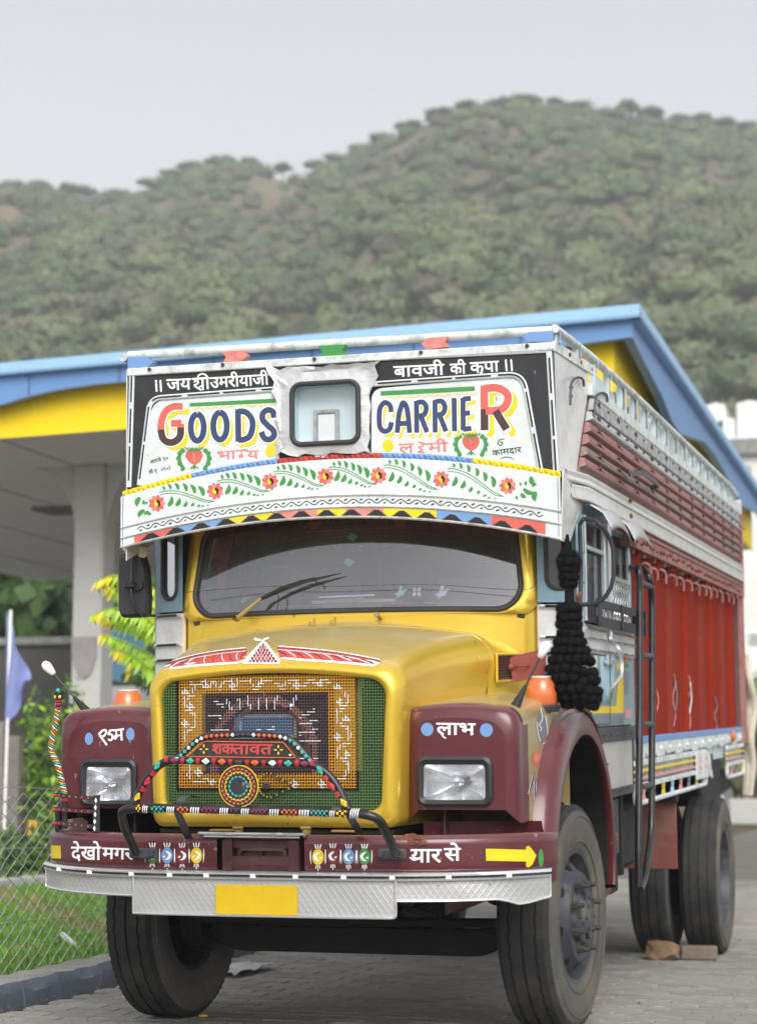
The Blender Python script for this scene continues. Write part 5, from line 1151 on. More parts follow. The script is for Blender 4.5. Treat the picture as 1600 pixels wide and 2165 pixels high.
g = G(); a = q(262, 1235, YM - .06); b = q(283, 1228, YM - .06); c = q(283, 1243, YM - .06); g.cbox(a[0], b[0], YM - .07, YM - .03, c[2] + .0, b[2] - .004, .005); p = q(290, 1236, YM - .04); g.tube([p, p + (0, .03, 0)], .028, 12); g.build('mirror_clamp', 'black_gloss', root_m, True)
g = G(); a = q(300, 1160, -.1); g.ball(q(285, 1161, -.12), .05, 10, 7, 0, (1.3, 1, .55)); g.ball(q(300, 1168, -.12), .03, 8, 6, 0); g.build('rope_end', 'rope', root_m)
# ---------- ladder
root_l = bpy.data.objects.new('side_ladder', None); COL.objects.link(root_l); root_l.parent = truck
LX = 1.20
r1 = fillet([B(1338, 1199, 'x', 1.10), B(1350, 1202, 'x', LX), B(1352, 1240, 'x', LX), B(1352, 1500, 'x', LX), B(1349, 1800, 'x', LX), B(1350, 1876, 'x', LX)], .08, 6)
r2 = fillet([B(1356, 1201, 'x', 1.10), B(1371, 1214, 'x', LX), B(1378, 1260, 'x', LX), B(1378, 1500, 'x', LX), B(1377, 1760, 'x', LX), B(1362, 1862, 'x', LX), B(1353, 1882, 'x', LX)], .10, 6)
for r_ in (r1, r2): g = G(); g.tube(r_, .0185, 12); g.build('ladder_rail', 'black_gloss', root_l, True)
for (a, b) in (((1355, 1233), (1378, 1242)), ((1356, 1386), (1378, 1388)), ((1356, 1532), (1379, 1532)), ((1356, 1664), (1378, 1660))):
    g = G(); g.tube([B(*a, 'x', LX), B(*b, 'x', LX)], .016, 10); g.build('rung', 'steel_dark', root_l, True)

# ---------- load body
YR = 6.65
root_u = bpy.data.objects.new('plank_side', None); COL.objects.link(root_u); root_u.parent = truck
rowsz = [(2.905, 2.972, 'aluminium_worn'), (2.847, 2.897, 'aluminium_worn2'), (2.782, 2.838, 'plank_purple'), (2.720, 2.774, 'plank_purple'), (2.662, 2.712, 'plank_brown'), (2.603, 2.654, 'plank_purple')]
mat('aluminium_worn2', S(206, 208, 210), .4, .5, .12, 12, dirt=S(110, 96, 96), dirt_amt=.5, dscale=12, bump=.15, bscale=12)
def zline(z): return .02 + (z - 2.6) * (.307 - .0) / .37
for i, (z0, z1, mt) in enumerate(rowsz):
    ya0, ya1 = zline(z0), zline(z1); h = z1 - z0
    if i in (0,): prof = [(1.095, z0), (1.118, z0 + .004), (1.120, z1 - .004), (1.095, z1)]
    else: prof = [(1.09, z0 - .005), (1.104, z0), (1.124, z0 + h * .14), (1.126, z0 + h * .38), (1.117, z0 + h * .5), (1.115, z1 - h * .08), (1.09, z1 + .002)]
    ys = [0] + [k / 10 for k in range(1, 11)]; g = G()
    g.grid([[(x, (zline(z) + (YR - .03 - zline(z)) * t), z + .003 * math.sin(t * 9 + i)) for x, z in prof] for t in ys]); g.add([(x, zline(z), z + .003 * math.sin(i)) for x, z in prof], [tuple(range(len(prof)))])
    g.build('plank', mt, root_u, True, 35, fixn=False)
    if i >= 0:
        g = G()
        for k in range(12):
            y = .42 + k * .56; z = z0 + h * .72
            if y < YR: g.ball((1.121, y, z), .0125, 7, 5, 0, (.9, 1.2, .9)); g.ball((1.119, y + .04, z - .008), .008, 6, 4)
            if i < 2: g.ball((1.121, y + .28, z), .008, 6, 4)
        g.build('bolt_row', 'bolt_rust' if i > 1 else 'nut_metal', root_u, True)
        if i in (2, 3, 4, 5):
            for k in range(10):
                y = .42 + k * .56; gg = G(); a = [(1.1245, y - .10 + .2 * t / 6, z0 + h * (.42 + .22 * math.sin(math.pi * t / 6))) for t in range(7)]
                gg.tube(a, .003, 5); 
                if k < 5: gg.build('plank_rib', mt, root_u)
g = G(); g.box(1.06, 1.098, .0, YR - .02, 2.44, 2.60); g.prism([(1.06, zline(2.6) + .03, 2.60), (1.06, YR - .02, 2.60), (1.06, YR - .02, 3.0), (1.06, zline(3.0) + .03, 3.0)], (.034, 0, 0)); g.build('plank_backing', 'plank_brown', root_u)
g = G(); z_ = 2.695; P = fillet([B(1327, 1003, 'x', 1.13), B(1330, 1003, 'x', 1.21), B(1360, 1000, 'x', 1.21), B(1393, 1026, 'x', 1.21), B(1376, 1034, 'x', 1.13)], .03, 3)
g.grid([[p + (0, 0, .016), p + (.004, 0, -.012)] for p in P]); o = g.build('side_bracket', 'steel_dark', root_u, fixn=False); o.modifiers.new('s', 'SOLIDIFY').thickness = .006
# drip strips below the planks
for (z0, z1, x1) in ((2.515, 2.570, 1.128), (2.440, 2.508, 1.134)):
    g = G(); ya_ = -.20 if z0 > 2.5 else -.12; prof = [(1.09, z0), (x1, z0 + .002), (x1 + .002, z0 + .010), (x1 - .004, (z0 + z1) / 2), (x1 + .001, z1 - .008), (x1 - .004, z1), (1.09, z1 + .004)]
    g.grid([[(x - (.05 if y < 0 else 0), y, z) for x, z in prof] for y in (ya_, .1, 1, 2, 3, 4, 5, 6, YR)], mi=0); g.build('drip_strip', 'aluminium', root_u, True, 30, fixn=False)
g = G()
for k in range(16): y = .2 + k * .4; g.box(1.128, 1.1325, y, y + .30, 2.508, 2.515)
g.build('strip_slots', 'visor_fill', root_u)
g = G()
for z in (2.56, 2.478): y = px_y(1331, 1.12); g.cbox(1.13, 1.14, y, y + .05, z - .012, z + .01, .003)
g.build('strip_catch', 'bolt_rust', root_u)
# bolted beam
g = G(); prof = [(1.08, 2.435), (1.118, 2.432), (1.122, 2.41), (1.112, 2.405), (1.112, 2.352), (1.124, 2.346), (1.122, 2.325), (1.0, 2.322)]
g.grid([[(x, y, z) for x, z in prof] for y in (1.26, 2, 3, 4, 5, 6, YR)]); g.add([(x, 1.26, z) for x, z in prof], [tuple(range(8))]); g.build('side_beam', 'beam_purple', root_u, True, 30, fixn=False)
g = G(); random.seed(11)
for k in range(44): y = 1.3 + k * .122 + random.uniform(-.02, .02); g.ball((1.116, y, 2.366 + random.uniform(-.012, .012)), random.uniform(.009, .015), 6, 4)
g.build('beam_bolts', 'bolt_rust', root_u, True)
g = G(); 
for k in range(14): y = 1.5 + k * .38; g.box(.9, 1.10, y, y + .06, 2.300, 2.321)
g.build('beam_underside', 'beam_purple', root_u)
# rear corner post
g = G(); g.cbox(1.07, 1.128, YR - .02, YR + .04, 2.98, 3.09, .004, 1); g.cbox(1.07, 1.130, YR - .015, YR + .05, 2.32, 2.98, .004, 0); g.cbox(1.02, 1.12, YR - .02, YR + .06, 1.18, 2.32, .004, 0); g.build('corner_post', ['beam_purple', 'white_worn'], root_u)
# top rails with upright plates
g = G(); g.cbox(1.08, 1.112, .32, YR, 2.985, 3.045, .004); g.build('rail_base', 'white_worn', root_u)
g = G(); g.prism([(1.050, -.33, zt_ - .025), (1.050, -.33, zt_ + .022), (1.095, .4, zt_ + .022), (1.095, .4, zt_ - .025)], (.012, 0, 0)); g.build('rail_base', 'white_worn', root_u)
g = G(); g.tube([(1.055, -.30, 3.205), (1.085, .4, 3.195), (1.10, 1.6, 3.185), (1.10, YR - .6, 3.15), (1.10, YR - .1, 3.12)], .021, 12); g.build('top_tube', 'white_worn', root_u, True)
for k in range(18):
    y = -.28 + k * .39; w_ = .10 if k > 3 else .035; zb0 = (zt_ + .02) if y < .4 else 3.04; x = 1.06 + (.035 * min(1, (y + .3) / .6)) + .0; zt2 = 3.20 - max(0, (y - 1.6)) * .0075
    g = G(); g.grid([[(x - .003, y, zb0), (x + .012, y, zb0), (x + .012, y + w_ * .35, (zb0 + zt2) / 2), (x + .012, y, zt2), (x - .003, y, zt2)], [(x - .003, y + w_, zb0), (x + .012, y + w_, zb0), (x + .012, y + w_ * .65, (zb0 + zt2) / 2), (x + .012, y + w_, zt2), (x - .003, y + w_, zt2)]])
    g.box(x - .03, x + .0, y, y + w_, zb0, zt2); g.build('rail_post', 'pale_blue_white', root_u)
for k in range(1, 4):
    g = G(); y = -.3 + k * .22; g.tube([(1.062 + k * .01, y, zt_ - .002), (1.076 + k * .01, y, zt_ - .002)], .009, 8); g.build('rail_bolt', 'bolt_rust', root_u)
# odds and ends lying behind the rail
g = G(); g.ball((1.0, 2.6, 3.13), .07, 12, 8, 0, (1, .8, 1)); g.build('water_pot', 'white_worn', root_u, True)
g = G(); g.ball((1.06, 2.18, 3.12), .035, 10, 7); g.build('marker_ball', 'bead_yellow', root_u, True)
for (y0, y1, x1, mt) in ((.62, .86, 1.08, 'pale_blue_white'), (1.05, 1.28, 1.06, 'pale_blue_white'), (1.55, 1.8, 1.05, 'brown_red'), (3.2, 3.5, 1.05, 'brown_red'), (4.4, 4.7, 1.05, 'pale_blue_white')): g = G(); g.cbox(x1 - .04, x1, y0, y1, 3.0, 3.14, .01); g.build('inner_board', mt, root_u)
g = G(); g.box(-1.09, 1.06, .3, YR, 3.0, 3.02); g.box(-1.12, -1.08, .3, YR, 2.33, 3.10); g.box(-1.08, 1.08, YR - .02, YR + .02, 1.2, 3.05); g.build('body_shell', 'plank_brown', root_u)
g = G(); g.tube([(-1.09, -.3, 3.2), (-1.09, YR - .1, 3.12)], .02, 10); g.build('top_tube', 'white_worn', root_u, True)
# red steel side with upright ribs
root_r = bpy.data.objects.new('red_side', None); COL.objects.link(root_r); root_r.parent = truck
g = G(); g.box(1.03, 1.045, 1.47, YR, 1.31, 2.33); g.box(-1.09, -1.06, 1.5, YR, 1.2, 2.4); g.box(-1.06, 1.03, 1.48, 1.50, 1.2, 2.4); g.box(-1.06, 1.04, 1.48, YR, 1.16, 1.20); red = g.build('red_wall', 'red_paint', root_r)
ribs = [1.62, 2.35, 2.98, 3.72, 4.44, 5.0, 5.62, 6.2]
for i, y in enumerate(ribs):
    g = G(); g.grid([[(1.044, y, 1.31), (1.070, y + .005, 1.31), (1.074, y + .01, 1.31), (1.074, y + .09, 1.31), (1.070, y + .095, 1.31), (1.044, y + .10, 1.31)], [(1.044, y, 2.33), (1.070, y + .005, 2.33), (1.074, y + .01, 2.33), (1.074, y + .09, 2.33), (1.070, y + .095, 2.33), (1.044, y + .10, 2.33)]]); g.build('rib', 'red_paint' if i % 2 else 'red_rib', root_r)
    g = G(); g.prism([(1.086, y + .05, 2.325), (1.115, y + .05, 2.325), (1.075, y + .05, 2.15)], (0, .01, 0)); g.build('gusset', 'red_paint', root_r)
hookx = [(1362, 1203), (1377, 1213), (1395, 1216), (1418, 1227), (1433, 1232), (1451, 1238), (1467, 1243), (1482, 1248), (1492, 1250), (1505, 1254), (1517, 1258), (1531, 1262), (1541, 1264), (1551, 1267)]
for i, (a, b) in enumerate(hookx):
    p = B(a, b, 'x', 1.095); g = G(); g.tube(spline([p + (-.045, .0, .004), p + (-.01, .004, .030), p + (.018, .012, .026), p + (.030, .03, .0), p + (.028, .036, -.05 + .015 * (i % 2))], 4), .0085, 7); g.build('rope_hook', 'beam_purple', root_r, True)
# lower strip: blue line, scalloped white band with rivets
g = G(); g.cbox(1.03, 1.090, 1.47, YR, 1.272, 1.31, .003); g.build('blue_band', 'paint_lightblue', root_r)
for k in range(14):
    y = 1.50 + k * .368; g = G(); zb1 = 1.19 + (.012 if k % 2 else 0); o_ = [(1.088, y + .0, 1.272), (1.088, y, zb1 + .02), (1.088, y + .03, zb1), (1.088, y + .31, zb1), (1.088, y + .35, zb1 + .02), (1.088, y + .35, 1.272)]
    g.prism(o_, (-.03, 0, 0)); g.ball((1.09, y + .17, 1.235), .013, 8, 5, 0); g.build('skirt_block', 'white_worn', root_r)
g = G(); g.box(1.02, 1.06, 1.48, YR, 1.10, 1.27); g.build('floor_beam', 'pale_blue_white', root_r)
# slatted guard rail with hourglass pieces
root_s = bpy.data.objects.new('side_guard', None); COL.objects.link(root_s); root_s.parent = truck
def guard(y0, y1):
    for z0, z1, mt in ((1.155, 1.185, 'white_worn'), (1.118, 1.133, 'paint_yellow'), (1.078, 1.093, 'paint_pink'), (1.035, 1.062, 'white_worn')):
        g = G(); g.cbox(1.085, 1.10, y0, y1, z0, z1, .002); g.build('guard_slat', mt, root_s)
    g = G(); y = y0 + .03
    while y < y1 - .05: g.box(1.078, 1.084, y, y + .025, 1.05, 1.16); y += .085
    g.build('guard_bars', 'white_worn', root_s)
    y = y0 + .25; k = 0
    while y < y1 - .1:
        g = G(); g.prism([(1.092, y, 1.034), (1.092, y + .12, 1.034), (1.092, y + .085, 1.0), (1.092, y + .12, .965), (1.092, y, .965), (1.092, y + .035, 1.0)], (-.008, 0, 0)); g.build('hourglass', ['paint_pink', 'paint_grey', 'paint_yellow', 'paint_sky'][k % 4], root_s); y += .36; k += 1
    g = G(); g.tube(fillet([(1.09, y0, 1.04), (1.09, y0, .955), (1.09, y1, .955), (1.09, y1, 1.05)], .06, 5), .014, 10); g.build('guard_tube', 'white_worn', root_s, True)
guard(1.44, 4.35); guard(5.55, YR - .02)
ya_, yb_ = px_y(1462, 1.10), px_y(1487, 1.10)
g = G(); ym = (ya_ + yb_) / 2; g.cbox(1.10, 1.108, ya_, ym - .01, 1.0, 1.175, .002); g.cbox(1.10, 1.108, ym + .01, yb_, 1.0, 1.175, .002); g.build('notice_plate', 'white_paint', root_s)
g = G()
for c in (ya_ + (ym - ya_) / 2, ym + (yb_ - ym) / 2): g.tube(spline([(1.1095, c - .05, 1.12), (1.1095, c, 1.145), (1.1095, c + .05, 1.11), (1.1095, c, 1.085), (1.1095, c + .05, 1.06), (1.1095, c - .04, 1.045)], 4), .004, 4)
g.build('plate_marks', 'paint_pink', root_s)
g = G(); g.tube([(1.06, 4.72, 1.09), (1.09, 4.72, 1.09)], .06, 16); g.cbox(.7, 1.05, 4.4, 5.5, .80, 1.12, .02); g.box(.75, 1.02, 5.3, 6.2, .84, 1.0); g.build('spring_hanger', 'under_black', truck)
g = G(); g.prism([(1.06, 4.45, 1.16), (1.06, 4.6, 1.0), (1.06, 4.75, .98), (1.06, 4.62, 1.16)], (.03, 0, 0)); g.build('white_bracket', 'white_worn', root_s)
g = G(); p = B(1549, 1557, 'x', 1.10); g.ball(p, .045, 12, 8, 0, (.5, 1.4, 1)); g.build('side_lamp', 'orange_lens', root_s, True)
# mud flap hanging in front of the rear wheels
g = G(); a = B(1383, 1688, 'x', 1.04); g.cbox(.52, 1.09, 2.95, 2.965, .50, .93, .003); 
g.build('mud_flap', 'brown_red', truck)
g = G(); g.box(.5, 1.1, 2.9, 2.99, .90, .96); g.build('flap_bar', 'under_black', truck)

# =================================================================== PAINTED MARKS AND LETTERING (thin coats of paint laid on the real surfaces)
def bvh_of(objs):
    vs, fs = [], []
    for o in objs:
        k = len(vs); vs += [tuple(v.co) for v in o.data.vertices]; fs += [tuple(i + k for i in p.vertices) for p in o.data.polygons]
    return BVHTree.FromPolygons(vs, fs)
CBv = Vector(CB)
class Decal:
    def __init__(s, objs, off=.0012): s.t = bvh_of(objs); s.off = off; s.g = G(); s.k = 0
    def P(s, p, extra=0.0):
        d = Vector(bray(p[0], p[1])).normalized(); h, n, i, dd = s.t.ray_cast(CBv, d)
        if h is None:
            h, n, i, dd = s.t.find_nearest(CBv + d * 9.0)
        if n.dot(d) > 0: n = -n
        return h + n * (s.off + extra)
    def lay(s, lay): s.k += 1; return lay * .0009 + (s.k % 7) * .00006
    def poly(s, pts, mi, lay=0, sub=14):
        P = [Vector((a, b, 0)) for a, b in pts]; tris = tessellate_polygon([P])
        bm = bmesh.new(); vs = [bm.verts.new(p) for p in P]
        for t in tris:
            try: bm.faces.new([vs[i] for i in t])
            except Exception: pass
        for _ in range(4):
            ed = [e for e in bm.edges if e.calc_length() > sub]
            if not ed: break
            bmesh.ops.subdivide_edges(bm, edges=ed, cuts=1, use_grid_fill=False); bmesh.ops.triangulate(bm, faces=[f for f in bm.faces if len(f.verts) > 3])
        bm.verts.index_update(); ex = s.lay(lay)
        s.g.add([s.P(v.co, ex) for v in bm.verts], [tuple(v.index for v in f.verts) for f in bm.faces], mi); bm.free()
    def stroke(s, pts, wd, mi, lay=0, n=6, smooth=True, taper=0, fn=None, cap=True, closed=False):
        P = spline(pts, n, closed) if smooth and len(pts) > 2 else dense([np.array(p, float) for p in pts], 6)
        P = [np.array(p, float) for p in P]; N = len(P); rows = []; ex = s.lay(lay); ms = []
        if closed: P = P + [P[0]]; N += 1
        for i, p in enumerate(P):
            a = P[i - 1] if i > 0 else (P[-2] if closed else p); b = P[i + 1] if i < N - 1 else (P[1] if closed else p)
            t = b - a; t = t / (np.linalg.norm(t) + 1e-9); q = np.array((-t[1], t[0])); w_ = wd / 2
            f = i / max(1, N - 1)
            if taper == 1: w_ *= .12 + .88 * math.sin(math.pi * min(1, .08 + f * .95)) ** .8
            if taper == 2: w_ *= (1 - f) * .95 + .05
            rows.append((p + q * w_, p - q * w_, p, t))
        out = [];
        if cap and not taper and not closed:
            p0, t0 = rows[0][2], rows[0][3]; q = np.array((-t0[1], t0[0])); out.append([p0 - t0 * wd * .35 + q * wd * .25, p0 - t0 * wd * .35 - q * wd * .25])
        out += [[r[0], r[1]] for r in rows]
        if cap and not taper and not closed:
            p0, t0 = rows[-1][2], rows[-1][3]; q = np.array((-t0[1], t0[0])); out.append([p0 + t0 * wd * .35 + q * wd * .25, p0 + t0 * wd * .35 - q * wd * .25])
        R3 = [[s.P(r[0], ex), s.P((r[0] + r[1]) / 2, ex), s.P(r[1], ex)] for r in out]
        s.g.grid(R3, mi=mi, mfn=(lambda i, k: fn(out[i][0][1])) if fn else None)
    def ell(s, c, rx, ry, mi, lay=0, n=20, rot=0):
        ex = s.lay(lay); rr_ = [0, .55, 1]; co, si = math.cos(rot), math.sin(rot); vs = [s.P(c, ex)]
        for r_ in rr_[1:]:
            for k in range(n): a = 2 * math.pi * k / n; x, y = rx * r_ * math.cos(a), ry * r_ * math.sin(a); vs.append(s.P((c[0] + x * co - y * si, c[1] + x * si + y * co), ex))
        fs = [(0, 1 + k, 1 + (k + 1) % n) for k in range(n)] + [(1 + k, 1 + n + k, 1 + n + (k + 1) % n, 1 + (k + 1) % n) for k in range(n)]
        s.g.add(vs, fs, mi)
    def text(s, t, p0, p1, h, mi, lay=1, bold=.022, shear=0.0):    # baseline from p0 to p1 (left and right ends of the ink), h = pixels from baseline to head line
        cu = bpy.data.curves.new('t', 'FONT'); cu.body = t; cu.offset = min(bold, .006); cu.resolution_u = 3; o = bpy.data.objects.new('t', cu); COL.objects.link(o)
        bpy.context.view_layer.update(); dg = bpy.context.evaluated_depsgraph_get(); me = bpy.data.meshes.new_from_object(o.evaluated_get(dg))
        V = np.array([v.co[:2] for v in me.vertices]); F_ = [tuple(p.vertices) for p in me.polygons]; bpy.data.objects.remove(o); bpy.data.curves.remove(cu)
        x0, x1 = V[:, 0].min(), V[:, 0].max(); p0 = np.array(p0, float); p1 = np.array(p1, float); e = (p1 - p0) / (x1 - x0); up = np.array((e[1], -e[0])); up = up / np.linalg.norm(up) * h / .62
        for (sx_, sy_) in ((0, 0),) if bold <= .012 else ((-.5, -.35), (.5, -.35), (.5, .45), (-.5, .45)):    # a loaded brush: the thin letter pulled a little each way
            k_ = bold * 32; ex = s.lay(lay); vs = [s.P(p0 + e * (v[0] - x0) + up * v[1] + np.array((shear * v[1] + sx_ * k_, sy_ * k_)), ex) for v in V]; s.g.add(vs, F_, mi)
        bpy.data.meshes.remove(me)
    def build(s, name, mats, parent): return s.g.build(name, mats, parent, fixn=False)
PM = ['paint_white', 'paint_black', 'paint_yellow', 'paint_green', 'paint_red', 'paint_blue', 'paint_brown', 'paint_lightblue', 'paint_faded', 'paint_maroon', 'paint_red2', 'paint_grey', 'paint_lavender', 'bead_teal', 'bead_orange', 'sticker_teal', 'sticker_lavender']
WH, BK, YE, GR, RE, BL, BR, LB, FA, MA, R2_, GY_, LV, TE, OR = range(15)
def Zf(ox, oy, sc__): return lambda x, y: (ox + x / sc__, oy + y / sc__)
Z1 = Zf(240, 680, 3.2); Z2 = Zf(700, 680, 3.2)
def ZL(Z, *pts): return [Z(*p) for p in pts]

# ---- invocation on the black board
D = Decal([board]); 
for x in (290, 320): D.stroke(ZL(Z1, (x - 2, 398), (x + 2, 470)), 3.8, WH)
D.text('जय', Z1(362, 464), Z1(528, 456), 22.5, WH); D.text('उमरीयाजी', Z1(655, 448), Z1(1055, 424), 21.5, WH)
for st, w_ in (([(535, 388), (642, 380)], 4.2), ([(548, 408), (562, 396), (574, 408), (562, 424), (548, 432), (592, 462)], 3.6), ([(602, 386), (606, 458)], 4.2), ([(604, 430), (585, 440), (578, 452)], 3), ([(634, 382), (638, 452)], 4.2), ([(636, 382), (626, 362), (602, 352), (578, 362), (572, 378)], 3.4)): D.stroke(ZL(Z1, *st), w_, WH)
D.text('बावजी', Z2(425, 374), Z2(768, 357), 22, WH); D.text('की', Z2(806, 354), Z2(914, 349), 21, WH); D.text('कृपा', Z2(942, 346), Z2(1138, 334), 21.5, WH)
for x in (1184, 1220): D.stroke(ZL(Z2, (x - 3, 258), (x + 3, 330)), 3.8, WH)
D.build('lettering', PM, root_h)
# ---- GOODS CARRIER and its companions on the white board
D = Decal([whiteb], .0012); 
def letters(Z, L, wd, col, sh=(24, 26)):
    for st in L: D.stroke(ZL(Z, *[(x + sh[0], y + sh[1]) for x, y in st[0]]), wd * .92, YE, 0, smooth=st[1])
    for st in L: D.stroke(ZL(Z, *st[0]), wd + 4.5, WH, 1, smooth=st[1])
    for st in L: D.stroke(ZL(Z, *st[0]), wd, col if isinstance(col, int) else 0, 2, smooth=st[1], fn=None if isinstance(col, int) else col, cap=False)
def oval(cx, cy, rx, ry): return [(cx + rx * math.sin(2 * math.pi * k / 16), cy - ry * math.cos(2 * math.pi * k / 16)) for k in range(17)]
letters(Z1, [(oval(568, 716, 44, 90), True), (oval(722, 706, 46, 92), True), ([(843, 592), (846, 812)], False), ([(843, 606), (895, 612), (935, 655), (942, 712), (922, 775), (880, 798), (846, 800)], True),
             ([(1088, 650), (1078, 610), (1045, 597), (1012, 620), (1010, 660), (1040, 698), (1080, 735), (1086, 772), (1055, 798), (1020, 786), (1000, 745)], True)], 12.6, BL)
letters(Z1, [([(470, 575), (415, 573), (360, 600), (330, 660), (322, 730), (340, 795), (385, 818), (430, 802), (454, 765), (456, 690)], True), ([(390, 690), (462, 684)], False)], 14.8, lambda y: RE if y < 680 + 722 / 3.2 else BR, (30, 30))
D.ell(Z1(395, 705), 3, 6, YE, 1)
letters(Z2, [([(408, 612), (398, 565), (362, 548), (332, 585), (326, 650), (332, 715), (360, 742), (395, 728), (410, 680)], True), ([(448, 752), (458, 640), (474, 575), (490, 548), (510, 575), (522, 640), (532, 752)], True), ([(462, 690), (524, 686)], False),
             ([(578, 535), (580, 752)], False), ([(580, 548), (622, 545), (644, 580), (630, 628), (582, 640)], True), ([(608, 640), (650, 748)], False), ([(703, 530), (704, 750)], False), ([(704, 542), (748, 538), (770, 575), (756, 620), (706, 634)], True), ([(734, 632), (778, 742)], False),
             ([(832, 516), (836, 742)], False), ([(892, 516), (894, 736)], False), ([(892, 524), (946, 518)], False), ([(892, 622), (940, 616)], False), ([(892, 728), (950, 722)], False)], 10.8, BL, (20, 24))
letters(Z2, [([(1036, 430), (1038, 735)], False), ([(1038, 452), (1120, 448), (1182, 478), (1196, 530), (1165, 585), (1105, 602), (1045, 604)], True), ([(1112, 604), (1188, 728)], False)], 16.5, lambda y: RE if y < 680 + 585 / 3.2 else BR, (40, 24))
D.poly(ZL(Z1, (515, 550), (1092, 520), (1092, 548), (515, 574)), GR); D.poly(ZL(Z2, (335, 470), (972, 437), (972, 467), (335, 500)), GR)
D.stroke([Z1(535 + i * 5.5, 588 - i * .26 + 7 * math.sin(i * .62)) for i in range(101)], 1.9, YE, 0, 1); D.stroke([Z2(355 + i * 6.4, 516 - i * .28 + 7 * math.sin(i * .62)) for i in range(101)], 1.9, YE, 0, 1)
D.ell(Z1(1062, 878), 11.3, 12, YE); D.ell(Z2(385, 838), 12, 13, YE)
# bhagya / lakshmi in worn red
D.text('भा', Z1(705, 932), Z1(832, 926), 17, FA, 0, .018); D.text('य', Z1(905, 930), Z1(986, 924), 17, FA, 0, .018)
for st in ([(832, 872), (905, 867)], [(868, 870), (866, 900), (850, 908), (862, 918), (876, 905)]): D.stroke(ZL(Z1, *st), 3.4, FA)
D.text('ल', Z2(460, 888), Z2(562, 884), 19, FA, 0, .018); D.text('मी', Z2(655, 882), Z2(792, 878), 19, FA, 0, .018)
for st in ([(590, 815), (625, 822), (618, 842), (592, 850), (620, 870), (588, 880), (630, 886)], [(610, 828), (650, 828)]): D.stroke(ZL(Z2, *st), 3.2, FA)
# painted rose in a green wreath
def wreath(Z, cx, cy):
    for s_ in (-1, 1):
        pts = [(cx + s_ * 70, cy - 55), (cx + s_ * 92, cy - 35), (cx + s_ * 100, cy), (cx + s_ * 92, cy + 35), (cx + s_ * 70, cy + 72)]
        D.stroke(ZL(Z, *pts), 7.5, GR)
        for q in pts: D.ell(Z(q[0] + s_ * 8, q[1]), 4.2, 4.6, GR, 0, 10)
        D.ell(Z(cx + s_ * 78, cy - 50), 6, 4, GR, 0, 10)
    D.poly(ZL(Z, (cx - 52, cy - 48), (cx - 20, cy - 60), (cx + 20, cy - 60), (cx + 52, cy - 48), (cx + 60, cy - 15), (cx + 40, cy + 22), (cx + 4, cy + 45), (cx - 34, cy + 22), (cx - 58, cy - 12)), RE, 1)
    D.poly(ZL(Z, (cx - 8, cy - 30), (cx + 8, cy - 30), (cx + 6, cy + 30), (cx - 2, cy + 30)), FA, 2)
    for a in (-30, -14, 4, 20, 36): D.stroke(ZL(Z, (cx + a * .4, cy - 70), (cx + a, cy - 50), (cx + a * .9, cy - 12)), 2.4, GR, 3, taper=2)
    for a in (-60, -35, -10, 15, 40, 62): D.stroke(ZL(Z, (cx + a * .5, cy - 52), (cx + a, cy - 74)), 2.2, GR, 2)
    D.poly(ZL(Z, (cx - 35, cy + 75), (cx, cy + 42), (cx + 38, cy + 72), (cx + 8, cy + 62), (cx + 5, cy + 78), (cx - 6, cy + 64)), GR, 1)
wreath(Z1, 545, 925); wreath(Z2, 945, 830)
D.text('आरजे ३०', Z1(250, 962), Z1(372, 932), 7, BK, bold=.012); D.text('जी ए . ०९५१', Z1(240, 1032), Z1(388, 998), 7, BK, bold=.012)
D.text('कामदार', Z2(1092, 908), Z2(1290, 882), 11, BK, bold=.012); D.stroke(ZL(Z2, (1170, 792), (1140, 800), (1128, 825), (1148, 838), (1160, 820), (1142, 812)), 1.8, BK); D.stroke(ZL(Z2, (1140, 928), (1180, 916), (1220, 922), (1245, 936)), 1.6, BK, taper=1)
D.build('lettering', PM, root_h)

# ---- flower border on the valance
D = Decal([valance], .0010)
fc = [(332, 1064), (455, 1038), (571, 1018), (688, 1007), (800, 1005), (933, 1013), (1073, 1027)]
def comma(c, d, L, wd, col=GR): # leaf stroke from c in direction d(deg)
    a = math.radians(d); e = np.array((math.cos(a), math.sin(a))); q = np.array((-e[1], e[0])); c = np.array(c, float); D.stroke([c, c + e * L * .5 + q * L * .15, c + e * L], wd * 1.22, col, 0, 4, taper=1)
for i, c in enumerate(fc):
    for k in range(9):
        a = 2 * math.pi * k / 9 + i; D.ell((c[0] + 11.4 * math.cos(a), c[1] + 11.4 * math.sin(a)), 6.6, 4.4, RE if (k + i) % 3 else FA, 1, 10, a)
    D.ell(c, 8, 8, RE, 1, 12); D.ell(c, 6.0, 7.0, YE, 2, 14); D.poly([(c[0] + x, c[1] + y) for x, y in ((0, -7.6), (5, -6), (8, -1), (7, 5), (2, 7.6), (3, 1), (-1, -3))], BK, 3, 99)
